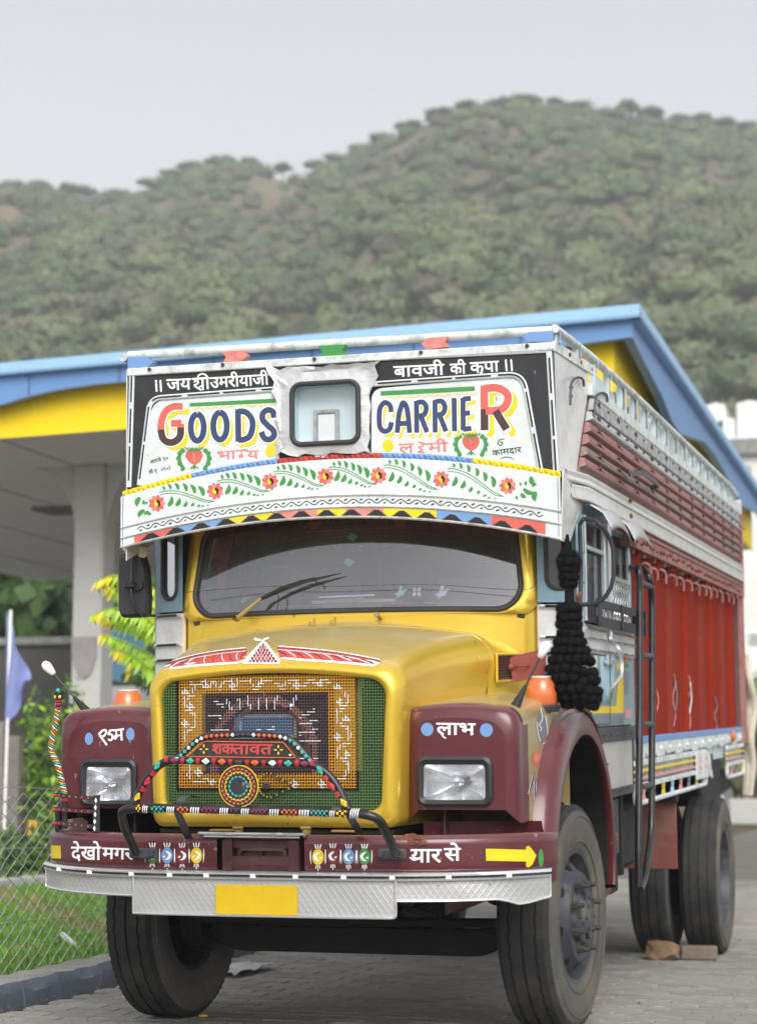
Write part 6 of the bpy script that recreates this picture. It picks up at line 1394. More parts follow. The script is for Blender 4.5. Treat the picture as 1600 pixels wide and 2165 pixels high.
for i in range(6):
    c0 = np.array(fc[i], float); c1 = np.array(fc[i + 1], float); ch = c1 - c0; Lc = np.linalg.norm(ch); e = ch / Lc; n_2 = np.array((-e[1], e[0])); k_ = Lc / 402.0
    def q(u, v): return c0 + e * u * k_ + n_2 * v * k_
    D.stroke([q(30, -66), q(70, -70), q(150, -52), q(240, -5), q(320, 45), q(372, 62)], 1.7, GR); D.stroke([q(36, -52), q(90, -50), q(160, -30), q(250, 18), q(330, 62), q(385, 66)], 1.5, GR)
    for (u, v, d, L_, w_) in ((70, -78, -115, 9, 4.5), (112, -74, -112, 13, 5.5), (160, -60, -108, 16, 6), (212, -40, -104, 18, 6.5), (265, -14, -108, 21, 7), (318, 16, -108, 24, 8)): comma(q(u, v), d + math.degrees(math.atan2(e[1], e[0])), L_ * 1.0, w_)
    for (u, v, d, L_, w_) in ((70, 34, -70, 22, 8), (122, 42, -64, 18, 7.5), (172, 58, -60, 13, 6), (222, 64, -50, 9, 5), (262, 76, -30, 7, 4)): comma(q(u, v), d, L_, w_)
    D.ell(q(298, 82), 3, 1.8, GR); D.ell(q(334, 84), 2.4, 1.5, GR)
for p, d, L_, w_ in ((Z1(180, 1190), 110, 20, 9), (Z1(205, 1208), 80, 10, 5), (Z1(215, 1220), 20, 6, 4), (Z1(210, 1275), 130, 20, 8), (Z1(240, 1285), 140, 12, 6), (Z1(255, 1298), 150, 8, 5)): comma(p, d, L_, w_)
for p, d, L_, w_ in ((Z2(1350, 1048), 60, 22, 9), (Z2(1390, 1100), 150, 12, 5), (Z2(1320, 1080), 90, 9, 5), (Z2(1285, 1090), 100, 7, 4), (Z2(1300, 1130), 20, 26, 8), (Z2(1385, 1150), 95, 20, 10), (Z2(1285, 1160), 40, 14, 7), (Z2(1250, 1180), 50, 8, 4)): comma(p, d, L_, w_)
D.build('flower_border', PM, root_h)
VYp = VY - .0016
g = G(); x0, x1 = float(B(290, 1120, 'y', VY)[0]), float(B(1148, 1095, 'y', VY)[0]); N_ = 420; amp = .0095; per = 26.0
mid = lambda x: (zB(x) - .016 + zC(x)) / 2
pts = [(x0 + (x1 - x0) * i / N_) for i in range(N_ + 1)]
def wavez(x): return mid(x) + amp * math.sin((x - x0) / (x1 - x0) * 2 * math.pi * per)
rows = []
for x in pts:
    dz_ = (wavez(x + .001) - wavez(x - .001)) / .002; l_ = math.hypot(1, dz_); nx, nz = -dz_ / l_, 1 / l_; h = .0021
    rows.append([(x + nx * h, VYp, wavez(x) + nz * h), (x - nx * h, VYp, wavez(x) - nz * h)])
g.grid(rows)
for i in range(52):
    t = (i + .5) / 52; x = x0 + (x1 - x0) * t; z = mid(x) - (1 if i % 2 == 0 else -1) * .0075 * (.6); s_ = random.uniform(.8, 1.1)
    g.add([(x + .009 * s_ * math.cos(a) , VYp, z - (.003 if i % 2 == 0 else -.003) + .0038 * s_ * math.sin(a) + .003 * math.cos(a)) for a in [2 * math.pi * k / 8 for k in range(8)]], [tuple(range(8))])
g.build('vine_border', 'paint_black', root_h, fixn=False)
g = G(); blocks = [(284, 368, RE), (368, 475, LB), (475, 590, YE), (590, 671, FA), (671, 731, YE), (731, 811, FA), (811, 923, YE), (923, 1039, LB), (1039, 1153, RE)]
def vx(px): return float(B(px, 1110, 'y', VY)[0])
for a, b, c in blocks:
    xa, xb = vx(a), vx(b); n_2 = 8; g.grid([[(xa + (xb - xa) * i / n_2, VYp, zC(xa + (xb - xa) * i / n_2) - .014), (xa + (xb - xa) * i / n_2, VYp, zD(xa + (xb - xa) * i / n_2) + .004)] for i in range(n_2 + 1)], mi=c)
for k in range(16):
    xc = vx(318 + k * 53.2); hh = .040; w_ = vx(318 + k * 53.2 + 22) - xc
    for j in range(5):
        wj = w_ * (1 - j * .17); z0 = zD(xc) + .003 + j * hh * .155; zz_ = z0 + hh * .155
        g.add([(xc - wj, VYp - .0010, z0 + (zD(xc - wj) - zD(xc))), (xc + wj, VYp - .0010, z0 + (zD(xc + wj) - zD(xc))), (xc + wj, VYp - .0010, zz_ + (zD(xc + wj) - zD(xc))), (xc - wj, VYp - .0010, zz_ + (zD(xc - wj) - zD(xc)))], [(0, 1, 2, 3)], BK)
g.build('fringe_border', PM, root_h, fixn=False)

# ---- winged emblem on the bonnet
D = Decal([bonnet], .0012); Z5 = Zf(380, 1080, 2.051)
for s_, top, bot in ((-1, [(520, 1369), (470, 1374), (420, 1382), (380, 1392), (345, 1404)], [(345, 1412), (362, 1416), (400, 1411), (450, 1407), (500, 1404), (518, 1398)]), (1, [(588, 1366), (640, 1370), (700, 1376), (750, 1384), (802, 1394)], [(803, 1402), (790, 1410), (740, 1405), (690, 1401), (640, 1398), (594, 1394)])):
    D.poly(top + bot, WH, 0, 18); T = spline(top, 6); Bt = spline(bot[::-1], 5)
    ti = [(x - s_ * 3, y + 4) for x, y in top]; bi = [(x - s_ * 2, y - 4.5) for x, y in bot]; D.poly(ti + bi, R2_, 1, 18); D.stroke([(x, y + 4) for x, y in top], 1.8, MA, 2); D.stroke([(x, y + 9) for x, y in top], 1.2, WH, 2)
    n_2 = 13
    for k in range(n_2):
        t = (k + .5) / n_2; a = T[int(t * (len(T) - 1))]; b = Bt[int(min(.999, t + .03) * (len(Bt) - 1))]
        a = np.array((a[0], a[1] + 11 - 3 * t)); b = np.array((b[0] + s_ * 6, b[1] - 3 + .5))
        D.stroke([a, a * .5 + b * .5 + np.array((s_ * 3.5, 0)), b], 2.0 - .6 * t, WH if k % 2 else MA, 3, 3, taper=1)
D.poly([(553, 1357), (562, 1358), (594, 1400), (590, 1405), (514, 1404), (512, 1400)], WH, 1, 18)
for j in range(7):
    y = 1364 + j * 5.8; hw = 3 + j * 4.6; nn2 = 2 + j
    for k in range(nn2): x = 556 - hw + 2 * hw * (k + .5) / nn2; D.poly([(x - hw / nn2 * .82, y - 2.4), (x + hw / nn2 * .82, y - 2.4), (x + hw / nn2 * .7, y + 2.9), (x - hw / nn2 * .7, y + 2.9)], MA if (j + k) % 3 else R2_, 2, 99)
D.ell((545, 1354), 9, 2.6, WH, 1, 12, .1); D.ell((562, 1352), 7, 2.4, WH, 1, 12, -.3); D.stroke([(538, 1350), (556, 1356), (568, 1349)], 2.2, WH, 2)
D.build('winged_emblem', PM, truck)

# ---- fender lettering
Z6 = Zf(0, 1380, 4.0); D = Decal([fL]); D.ell(Z6(753, 730), 8.6, 13, LB); D.ell(Z6(1103, 690), 9, 13.4, LB)
for st, w_ in (([(838, 690), (862, 665), (888, 655), (900, 672), (886, 700), (860, 712), (842, 700), (870, 735), (902, 780)], 4.2), ([(935, 662), (918, 690), (945, 694), (952, 722), (938, 742), (918, 735)], 4.0), ([(925, 660), (960, 655)], 3.6), ([(962, 660), (1045, 648)], 4.0), ([(982, 662), (984, 694), (966, 716), (976, 730), (996, 704), (1022, 700)], 3.6), ([(1026, 652), (1030, 740)], 4.2)): D.stroke(ZL(Z6, *st), w_, WH)
D.build('lettering', PM, truck)
Z4 = Zf(800, 1280, 3.2); D = Decal([fR]); D.ell(Z4(330, 840), 13.2, 14, LB); D.ell(Z4(730, 845), 13.6, 14.4, LB); D.text('लाभ', Z4(392, 874), Z4(655, 878), 24, WH, bold=.03)
D.stroke(ZL(Z4, (420, 860), (440, 890), (455, 898)), 3, WH, 1)
D.build('lettering', PM, truck)
D = Decal([fR], .0012)
D.poly(ZL(Z4, (1092, 700), (1100, 760), (1122, 750), (1130, 800), (1138, 850), (1130, 910), (1108, 940), (1084, 900), (1070, 820), (1074, 760)), GY_, 0, 8)
for st in ([(1095, 700), (1105, 770), (1085, 810), (1100, 830), (1090, 850)], [(1125, 750), (1140, 850), (1128, 920), (1108, 940)], [(1068, 790), (1075, 860), (1090, 920)]): D.stroke(ZL(Z4, *st), 1.8, WH, 1)
D.ell(Z4(1064, 1035), 9, 15, OR); D.ell(Z4(1066, 1030), 6, 10, FA, 1)
for st in ([(1050, 1130), (1032, 1210), (1016, 1270)], [(1058, 1180), (1056, 1300)], [(1072, 1190), (1068, 1310)]): D.stroke(ZL(Z4, *st), 4.2, BL, 0, taper=1); D.stroke(ZL(Z4, *[(x - 8, y + 8) for x, y in st]), 1.2, WH, 1)
D.build('flame_painting', PM, truck)

# ---- bumper lettering and emblems
Z7 = Zf(60, 1720, 2.667); Z8 = Zf(600, 1720, 2.667); D = Decal([bump_main], .0012)
D.text('देखो', Z7(244, 262), Z7(412, 262), 27, WH, bold=.028); D.text('मगर', Z7(418, 256), Z7(592, 262), 23, WH, bold=.026)
D.text('यार', Z8(716, 276), Z8(888, 276), 27, WH, bold=.028); D.text('से', Z8(905, 268), Z8(998, 266), 26, WH, bold=.028); D.stroke(ZL(Z8, (712, 250), (730, 262), (745, 262)), 3.5, WH, 1)
D.poly(ZL(Z7, (97, 183), (184, 182), (186, 256), (98, 252)), YE, 0, 8)
D.poly(ZL(Z8, (1137, 200), (1365, 206), (1363, 190), (1380, 184), (1395, 200), (1422, 238), (1400, 290), (1380, 305), (1363, 300), (1366, 272), (1140, 268)), YE, 0, 10); D.ell(Z8(1448, 252), 5.6, 19, GR)
for Z, L_ in ((Z7, ((700, 238, GR), (783, 238, LB), (868, 240, R2_), (948, 238, YE))), (Z8, ((193, 247, YE), (277, 242, R2_), (365, 245, LB), (455, 245, GR)))):
    f_ = 1 if Z is Z7 else -1
    for cx, cy, c in L_:
        D.ell(Z(cx, cy), 12.4, 16.8, c if c != R2_ else RE, 0, 22)
        if c == R2_: D.ell(Z(cx, cy), 12.4, 16.8, MA, 1, 22)
        D.stroke(ZL(Z, (cx - 6 * f_, cy - 26), (cx + 16 * f_, cy - 6), (cx + 8 * f_, cy + 16), (cx - 12 * f_, cy + 24)), 6, WH, 2, taper=1); D.ell(Z(cx - 16 * f_, cy + 6), 3, 1.8, WH, 2, 10, -.6)
        for s_ in (-1, 1): D.stroke(ZL(Z, (cx + s_ * 41, cy - 38), (cx + s_ * 42, cy), (cx + s_ * 39, cy + 42)), 2.2, WH, 1, taper=1)
        for a in (-11, 0, 11):
            D.stroke(ZL(Z, (cx + a, cy - 48), (cx + a * 1.5, cy - 70)), 2.2, WH, 1); D.stroke(ZL(Z, (cx + a * .8, cy + 48), (cx + a * 1.1, cy + (74 if a == 0 else 64))), 1.8, WH, 1)
D.build('lettering', PM, root_b)
# ---- name plate
Z9 = Zf(300, 1380, 2.857); D = Decal([plate], .001); D.text('शक', Z9(426, 612), Z9(552, 612), 20.5, R2_, bold=.04, shear=1.5); D.text('तावत', Z9(548, 613), Z9(786, 614), 20.5, R2_, bold=.04, shear=1.5)
D.stroke(ZL(Z9, (546, 560), (556, 590), (566, 596)), 4, R2_, 2)
for cx, cy in ((375, 584), (825, 588)):
    for a, b in ((18, 0), (-18, 0), (0, 20), (0, -20)): D.poly(ZL(Z9, (cx + a - (12 if a else 6), cy + b), (cx + a, cy + b - (5 if a else 12)), (cx + a + (12 if a else 6), cy + b), (cx + a, cy + b + (5 if a else 12))), YE, 1, 99)
for cx, cy in ((308, 608), (897, 619)): D.poly(ZL(Z9, (cx - 11, cy), (cx, cy - 8), (cx + 11, cy), (cx, cy + 8)), WH, 1, 99)
D.build('lettering', PM, root_g)
# ---- stickers on the glass
D = Decal([glass], .004)
def dove(c, s_, col):
    Z = lambda x, y: (c[0] + x * s_, c[1] + y * s_); D.poly([Z(*p) for p in ((-16, 4), (-6, 0), (-2, -14), (4, -16), (3, -4), (10, -8), (16, -6), (10, -2), (6, 6), (-2, 8), (-8, 14), (-7, 7))], col, 0, 99)
dove(Z5(945, 355), .95, 15); dove(Z5(1125, 355), 1.05, 16); dove(Z5(265, 385), .7, GY_)
for a, b in ((5, 5), (-5, 5), (5, -5), (-5, -5)): c = Z5(1015, 352); D.ell((c[0] + a, c[1] + b), 5, 4, 16, 0, 8, .785 * (1 if a * b > 0 else -1))
for c in (Z5(730, 112), Z5(716, 222)): D.poly([(c[0] - 11, c[1] + 1), (c[0] - 3, c[1] - 9), (c[0] + 8, c[1] - 6), (c[0] + 12, c[1]), (c[0] + 2, c[1] + 10)], 15, 0, 99)
for c, f_ in ((Z5(572, 55), 1), (Z5(932, 50), -1)): D.poly([(c[0] - 16 * f_, c[1] - 6), (c[0] + 12 * f_, c[1] - 9), (c[0] + 4 * f_, c[1] + 8), (c[0] - 10 * f_, c[1] + 12)], OR, 0, 99)
D.text('जय माता', Z5(620, 62), Z5(880, 60), 10, MA, 0, .02); D.stroke(ZL(Z5, (530, 90), (750, 78), (980, 68)), 1, FA)
for a, b in ((470, 181), (565, 168), (668, 157), (770, 152), (876, 150), (975, 152), (1078, 160), (1178, 173), (1260, 189), (1328, 218)): c = Z5(a, b); D.stroke([(c[0] - 6, c[1] + .5), (c[0] + 6, c[1] - .5)], 2.2, GY_)
D.stroke(ZL(Z5, (128, 165), (108, 240), (92, 330), (100, 410)), 1.3, FA, 0); D.stroke(ZL(Z5, (1424, 110), (1432, 250), (1425, 360), (1370, 405), (1240, 408), (1050, 400)), 1.3, FA, 0); D.stroke(ZL(Z5, (440, 416), (600, 412), (800, 406), (1000, 402)), 1.0, FA, 0)
D.stroke(ZL(Z5, (590, 376), (830, 366)), 3.5, 16, 0); D.stroke(ZL(Z5, (618, 395), (780, 384)), 7, GY_, 0)
D.build('sticker', PM, truck)
D = Decal([red] + [o for o in root_r.children if o.name.startswith('rib')], .002)
for st, c in (([(1421, 1388), (1423, 1410), (1418, 1440), (1424, 1470), (1421, 1498)], FA), ([(1424, 1400), (1427, 1430), (1425, 1460)], GY_), ([(1452, 1385), (1457, 1410), (1450, 1445), (1456, 1480), (1453, 1505)], FA), ([(1455, 1400), (1458, 1430), (1454, 1465)], WH), ([(1508, 1420), (1512, 1440), (1507, 1460), (1512, 1480), (1509, 1490)], GY_), ([(1383, 1425), (1388, 1450), (1384, 1480), (1384, 1515)], FA)): D.stroke(st, 2.6, c, 1)
D.build('side_painting', PM, root_r)

# =================================================================== THE GROUND
g = G(); g.add([(-400, -60, -.055), (200, -60, -.055), (200, 620, -.055), (-400, 620, -.055)], [(0, 1, 2, 3)]); tag(g.build('ground', 'soil', fixn=False), kind='structure')
g = G(); g.add([(-1.92, -14, -.040), (14, -14, -.040), (14, 60, -.040), (-1.92, 60, -.040)], [(0, 1, 2, 3)]); bed = tag(g.build('paving', 'joint_sand', fixn=False), kind='structure')
# far paving where single stones can no longer be told apart
fm = mat('paving_far', S(124, 121, 117), .85, 0, .12, 5, dirt=S(96, 91, 84), dirt_amt=.5, dscale=1.2)
n_ = fm.node_tree; p_ = n_.nodes['Principled BSDF']; tc = n_.nodes.new('ShaderNodeTexCoord'); br_ = n_.nodes.new('ShaderNodeTexBrick')
br_.inputs['Scale'].default_value = 1; br_.inputs['Brick Width'].default_value = .24; br_.inputs['Row Height'].default_value = .14; br_.inputs['Mortar Size'].default_value = .008
br_.inputs['Color1'].default_value = (1, 1, 1, 1); br_.inputs['Color2'].default_value = (.86, .84, .82, 1); br_.inputs['Mortar'].default_value = (.45, .43, .4, 1)
src = p_.inputs['Base Color'].links[0].from_socket; mm = n_.nodes.new('ShaderNodeMix'); mm.data_type = 'RGBA'; mm.blend_type = 'MULTIPLY'; mm.inputs[0].default_value = 1
n_.links.new(tc.outputs['Object'], br_.inputs['Vector']); n_.links.new(src, mm.inputs[6]); n_.links.new(br_.outputs['Color'], mm.inputs[7]); n_.links.new(mm.outputs[2], p_.inputs['Base Color'])
g = G(); g.add([(-1.92, 13.9, 0), (14, 13.9, 0), (14, 48, 0), (-1.92, 48, 0)], [(0, 1, 2, 3)]); g.add([(2.9, -14, 0), (14, -14, 0), (14, 13.9, 0), (2.9, 13.9, 0)], [(0, 1, 2, 3)]); g.add([(-1.92, -14, 0), (2.9, -14, 0), (2.9, -1.2, 0), (-1.92, -1.2, 0)], [(0, 1, 2, 3)])
tag(g.build('far_paving', 'paving_far', bed, fixn=False), kind='stuff')
PW, PH = .24, .14; random.seed(21)
def paver_outline():
    A_ = .012; n_2 = 4; pts = []
    for i in range(n_2 + 1): pts.append((-PW / 2 + PW * i / n_2 + (.003 if i == 0 else (-.003 if i == n_2 else 0)), -PH / 2 + .003 + (A_ if i % 2 else -A_)))
    for i in range(n_2, -1, -1): pts.append((-PW / 2 + PW * i / n_2 + (.003 if i == 0 else (-.003 if i == n_2 else 0)), PH / 2 - .003 + (A_ if i % 2 else -A_)))
    return pts
OL = paver_outline()
def paver_into(g, x, y, mi=0, rz=0, dz=0, tx=0, ty=0):
    n_2 = len(OL); top = [(px_ * .965, py_ * .955) for px_, py_ in OL]
    vs = [(x + a, y + b, -.038) for a, b in OL] + [(x + a, y + b, -.006 + dz + tx * a + ty * b) for a, b in OL] + [(x + a, y + b, dz + tx * a + ty * b) for a, b in top]
    fs = [(i, (i + 1) % n_2, n_2 + (i + 1) % n_2, n_2 + i) for i in range(n_2)] + [(n_2 + i, n_2 + (i + 1) % n_2, 2 * n_2 + (i + 1) % n_2, 2 * n_2 + i) for i in range(n_2)] + [tuple(range(2 * n_2, 3 * n_2))]
    g.add(vs, fs, mi)
cells = []
for r in range(-8, 100):
    y = r * PH + .05
    for c in range(-1, 21):
        x = -1.80 + c * PW + (PW / 2 if r % 2 else 0)
        if x < -1.78 or x > 2.9: continue
        d = np.array((x, y, 0.)) - CAM; zc_ = d @ _F; sx = 800 + FPX * (d @ _R) / zc_; sy = 1082.5 - FPX * (d @ _U) / zc_
        vis = -20 < sx < 1620 and sy < 2185; cells.append((0 if vis else 1, zc_, x, y))
cells.sort(); near = cells[:300]; rest = cells[300:]
def tone(x, y): v = math.sin(x * 1.7 + y * .8) + math.sin(y * 1.3 - x) * .6 + random.uniform(-1.1, 1.1); return 3 if v > 1.5 else (2 if v > .5 else (0 if v > -.4 else (1 if v > -1.2 else 4)))
protos = []
for i in range(5):
    gg = G(); paver_into(gg, 0, 0); o = gg.build('paver', 'paver_%d' % i, None, fixn=False); me = o.data; bpy.data.objects.remove(o); protos.append(me)
for (_, _, x, y) in near:
    o = bpy.data.objects.new('paver', protos[tone(x, y)]); COL.objects.link(o); o.parent = bed; o.location = (x, y, random.uniform(-.0035, .0015)); o.rotation_euler = (random.uniform(-.012, .012), random.uniform(-.012, .012), random.uniform(-.01, .01))
g = G()
for (_, _, x, y) in rest: paver_into(g, x, y, tone(x, y), 0, random.uniform(-.0035, .0015), random.uniform(-.012, .012), random.uniform(-.012, .012))
tag(g.build('paver_field', ['paver_%d' % i for i in range(5)], bed, fixn=False), kind='stuff')
# kerbs
def kerb_row(name, x0, x1, y0, y1, h, mats, seed, L=.98):
    random.seed(seed); base = G(); base.box(x0 + .02, x1 - .02, y0, y1, -.05, h - .05); b = tag(base.build(name, 'kerb'), kind='structure'); y = y0
    while y < y1:
        g = G(); jit = random.uniform(-.008, .008); rows = []; n_2 = 9
        for i in range(n_2 + 1):
            yy = y + .006 + (L - .012) * i / n_2; e = .016 if i in (0, n_2) else 0; w1, w2 = random.uniform(-.006, .006), random.uniform(-.008, .006); k_ = random.uniform(0, .022) if random.random() < .35 else 0
            rows.append([(x0 + jit, yy, -.05), (x0 + jit, yy, h - .02 - e), (x0 + .02 + jit, yy, h + w1 - e * .5), (x1 - .035 - k_ + jit, yy, h + w1 - e * .5 - k_ * .4), (x1 - .008 + jit + w2 - k_ * .6, yy, h - .03 - k_), (x1 + jit + w2, yy, h * .45), (x1 + .012 + jit, yy, -.05)])
        g.grid(rows, mfn=lambda i, k: 1 if k >= 3 else 0); g.add(rows[0], [tuple(range(7))], 1); g.add(rows[-1], [tuple(range(7))], 1)
        g.build('kerb_stone', mats, b, True, 30); y += L
    return b
kerb_row('kerb', -2.20, -1.925, -1.6, 22, .105, ['kerb', 'kerb_blue'], 5)
kerb_row('path_kerb', -6.75, -6.55, 3, 26, .13, ['concrete_white', 'kerb'], 6)
g = G(); g.add([(-10.5, 3, .016), (-6.75, 3, .016), (-6.75, 26, .016), (-10.5, 26, .016)], [(0, 1, 2, 3)]); tag(g.build('planting_bed', 'soil', fixn=False), kind='structure')
g = G(); g.add([(-30, -4, .0), (-6.75, -4, .0), (-6.75, 46, .0), (-30, 46, .0)], [(0, 1, 2, 3)]); mat('asphalt', S(140, 139, 136), .9, 0, .12, 3, dirt=S(120, 116, 108), dirt_amt=.5); tag(g.build('forecourt', 'asphalt', fixn=False), kind='structure')
g = G(); g.add([(-6.55, -4, .03), (-2.20, -4, .03), (-2.20, 30, .03), (-6.55, 30, .03)], [(0, 1, 2, 3)]); tag(g.build('verge', 'soil', fixn=False), kind='structure')
# grass
rng = np.random.default_rng(4); N_ = 78000; X = rng.uniform(-6.5, -2.22, N_); Y = .2 + 12.5 * rng.random(N_) ** 1.5; nz_ = np.sin(X * 3.1) * np.sin(Y * 2.3) + np.sin(X * 7 + Y * 5) * .5
keep = nz_ + rng.uniform(-.9, 1.3, N_) > -.35; X, Y, nz_ = X[keep], Y[keep], nz_[keep]; n_2 = len(X)
A2 = rng.uniform(0, 2 * math.pi, n_2); H = rng.uniform(.035, .085, n_2) * (1 + .4 * (nz_ > .6)); WD = rng.uniform(.0035, .007, n_2); LN = rng.uniform(.0, .05, n_2); LA = rng.uniform(0, 6.28, n_2)
V = np.zeros((n_2 * 5, 3)); ux_, uy_ = np.cos(A2) * WD, np.sin(A2) * WD; lx_, ly_ = np.cos(LA) * LN, np.sin(LA) * LN
V[0::5] = np.c_[X - ux_, Y - uy_, np.full(n_2, .028)]; V[1::5] = np.c_[X + ux_, Y + uy_, np.full(n_2, .028)]; V[2::5] = np.c_[X - ux_ * .7 + lx_ * .4, Y - uy_ * .7 + ly_ * .4, .03 + H * .6]; V[3::5] = np.c_[X + ux_ * .7 + lx_ * .4, Y + uy_ * .7 + ly_ * .4, .03 + H * .6]; V[4::5] = np.c_[X + lx_, Y + ly_, .03 + H]
F_ = []; MI = []
for i in range(n_2): b = i * 5; F_ += [(b, b + 1, b + 3, b + 2), (b + 2, b + 3, b + 4)]; mi = 2 if nz_[i] < -.35 and i % 3 else (i % 2); MI += [mi, mi]
g = G(); g.v = V.tolist(); g.f = F_; g.m = MI; tag(g.build('grass', ['grass_a', 'grass_b', 'grass_dry'], fixn=False), kind='stuff')

# =================================================================== HILL
HX = list(range(-900, 3201, 50)); ridge_pts = [(-700, 470), (-300, 420), (0, 402), (100, 405), (200, 424), (300, 404), (370, 380), (420, 362), (480, 352), (540, 362), (600, 384), (650, 372), (700, 345), (760, 322), (820, 300), (900, 262), (1000, 238), (1120, 226), (1200, 232), (1300, 240), (1400, 252), (1500, 268), (1600, 282), (1900, 330), (2400, 420), (3200, 560)]
def ridge(px): return float(np.interp(px, [p[0] for p in ridge_pts], [p[1] for p in ridge_pts]))
def hill_pt(px, t):     # t: 0 at the foot, 1 on the ridge, above 1 the far side
    rd = wray(px, ridge(px)); hd = math.hypot(rd[0], rd[1]); D1 = 400.0 + 30 * math.sin(px * .004); top = CAM[2] + rd[2] / hd * D1; tt = min(t, 1.0)
    D_ = 130 + (D1 - 130) * tt if t <= 1 else D1 + (t - 1) * 200
    hgt = top * (tt ** .82 * (.88 + .12 * tt)) if t <= 1 else top * (1 - (t - 1) * 1.1)
    fade = math.sin(min(1, tt) * math.pi); hgt += fade * (5 * math.sin(px * .011 + tt * 9) + 2.2 * math.sin(px * .027 - tt * 14))
    return np.array((CAM[0] + rd[0] / hd * D_, CAM[1] + rd[1] / hd * D_, hgt - (.8 if tt <= 0 else 0)))
g = G(); g.grid([[hill_pt(px, t) for px in HX] for t in [k / 40 for k in range(41)] + [1.1, 1.3, 1.7]]); tag(g.build('hill', 'rock_earth', None, True, 80, fixn=False), kind='structure')
for i, c in enumerate([(116, 125, 98), (125, 133, 99), (105, 116, 89), (122, 122, 101), (114, 111, 98), (131, 138, 101), (102, 117, 88)]): mat('scrub_%d' % i, S(*c), .8, 0, .16, .15, spec=.1)
rng = np.random.default_rng(12); gv, gf, gm = [], [], []; off = 0
ico = bmesh.new(); bmesh.ops.create_icosphere(ico, subdivisions=1, radius=1); IV = np.array([v.co[:] for v in ico.verts]); IF = [tuple(v.index for v in f.verts) for f in ico.faces]; ico.free()
def crown_arrays(c, r, h, nleaf, ls, rng):
    """a lumpy core plus many leaf tufts standing proud of it"""
    out_v, out_f = [], []; nl = 3
    for j in range(nl):
        o = np.array((rng.uniform(-.45, .45) * r, rng.uniform(-.45, .45) * r, rng.uniform(-.1, .25) * h)) if j else np.zeros(3)
        q = IV * np.array((r, r, h)) * (.78 if j == 0 else rng.uniform(.40, .6)) * (1 + rng.uniform(-.18, .18, (len(IV), 1))); k_ = len(out_v) and sum(len(a) for a in out_v); out_f += [tuple(i + k_ for i in f) for f in IF]; out_v.append(q + c + o)
    d = rng.normal(size=(nleaf, 3)); d[:, 2] = np.abs(d[:, 2]) * .9 - .15; d /= np.linalg.norm(d, axis=1)[:, None]; P = c + d * np.array((r, r, h)) * rng.uniform(.72, 1.08, (nleaf, 1))
    a = rng.normal(size=(nleaf, 3)); a /= np.linalg.norm(a, axis=1)[:, None]; b = np.cross(a, d); b /= np.linalg.norm(b, axis=1)[:, None] + 1e-9; s_ = ls * rng.uniform(.6, 1.3, (nleaf, 1))
    Q = np.stack([P - a * s_, P - b * s_ * .8, P + a * s_, P + b * s_ * .8], 1).reshape(-1, 3); k_ = sum(len(x) for x in out_v); out_v.append(Q); out_f += [(k_ + 4 * i, k_ + 4 * i + 1, k_ + 4 * i + 2, k_ + 4 * i + 3) for i in range(nleaf)]
    return np.concatenate(out_v), out_f
cnt = 0; tries = 0
while cnt < 6200 and tries < 15000:
    tries += 1; px = rng.uniform(-560, 2900); t = rng.random() ** .85 * .985; D_ = 130 + 270 * t
    bare = math.exp(-((px - 600) / 130) ** 2 - ((t - .86) / .10) ** 2) + .35 * math.exp(-((px - 1020) / 90) ** 2 - ((t - .86) / .09) ** 2) + .6 * math.exp(-((px - 1330) / 70) ** 2 - ((t - .72) / .06) ** 2) + .25 * (t > .7)
    if rng.random() < bare * .92: continue
    if D_ < 200 and rng.random() < .30: continue
    c = hill_pt(px, t); r = rng.uniform(1.6, 3.8) * (1.05 if t < .6 else .85); h = r * rng.uniform(.42, .68); V, F_ = crown_arrays(c + (0, 0, h * .5), r, h, 84, r * .11, rng)
    gv.append(V); gf += [tuple(i + off for i in f) for f in F_]; m_i = int(rng.choice(7, p=[.22, .2, .14, .12, .10, .12, .10])) if t < .7 else int(rng.choice(7, p=[.2, .08, .28, .16, .14, .02, .12])); gm += [m_i] * len(F_); off += len(V); cnt += 1
g = G(); me = bpy.data.meshes.new('hill_scrub'); me.from_pydata(np.concatenate(gv).tolist(), [], gf); me.update()
for i in range(7): me.materials.append(MATS['scrub_%d' % i])
me.polygons.foreach_set('material_index', gm); o = bpy.data.objects.new('hill_scrub', me); COL.objects.link(o); tag(o, kind='stuff'); del gv, gf, gm
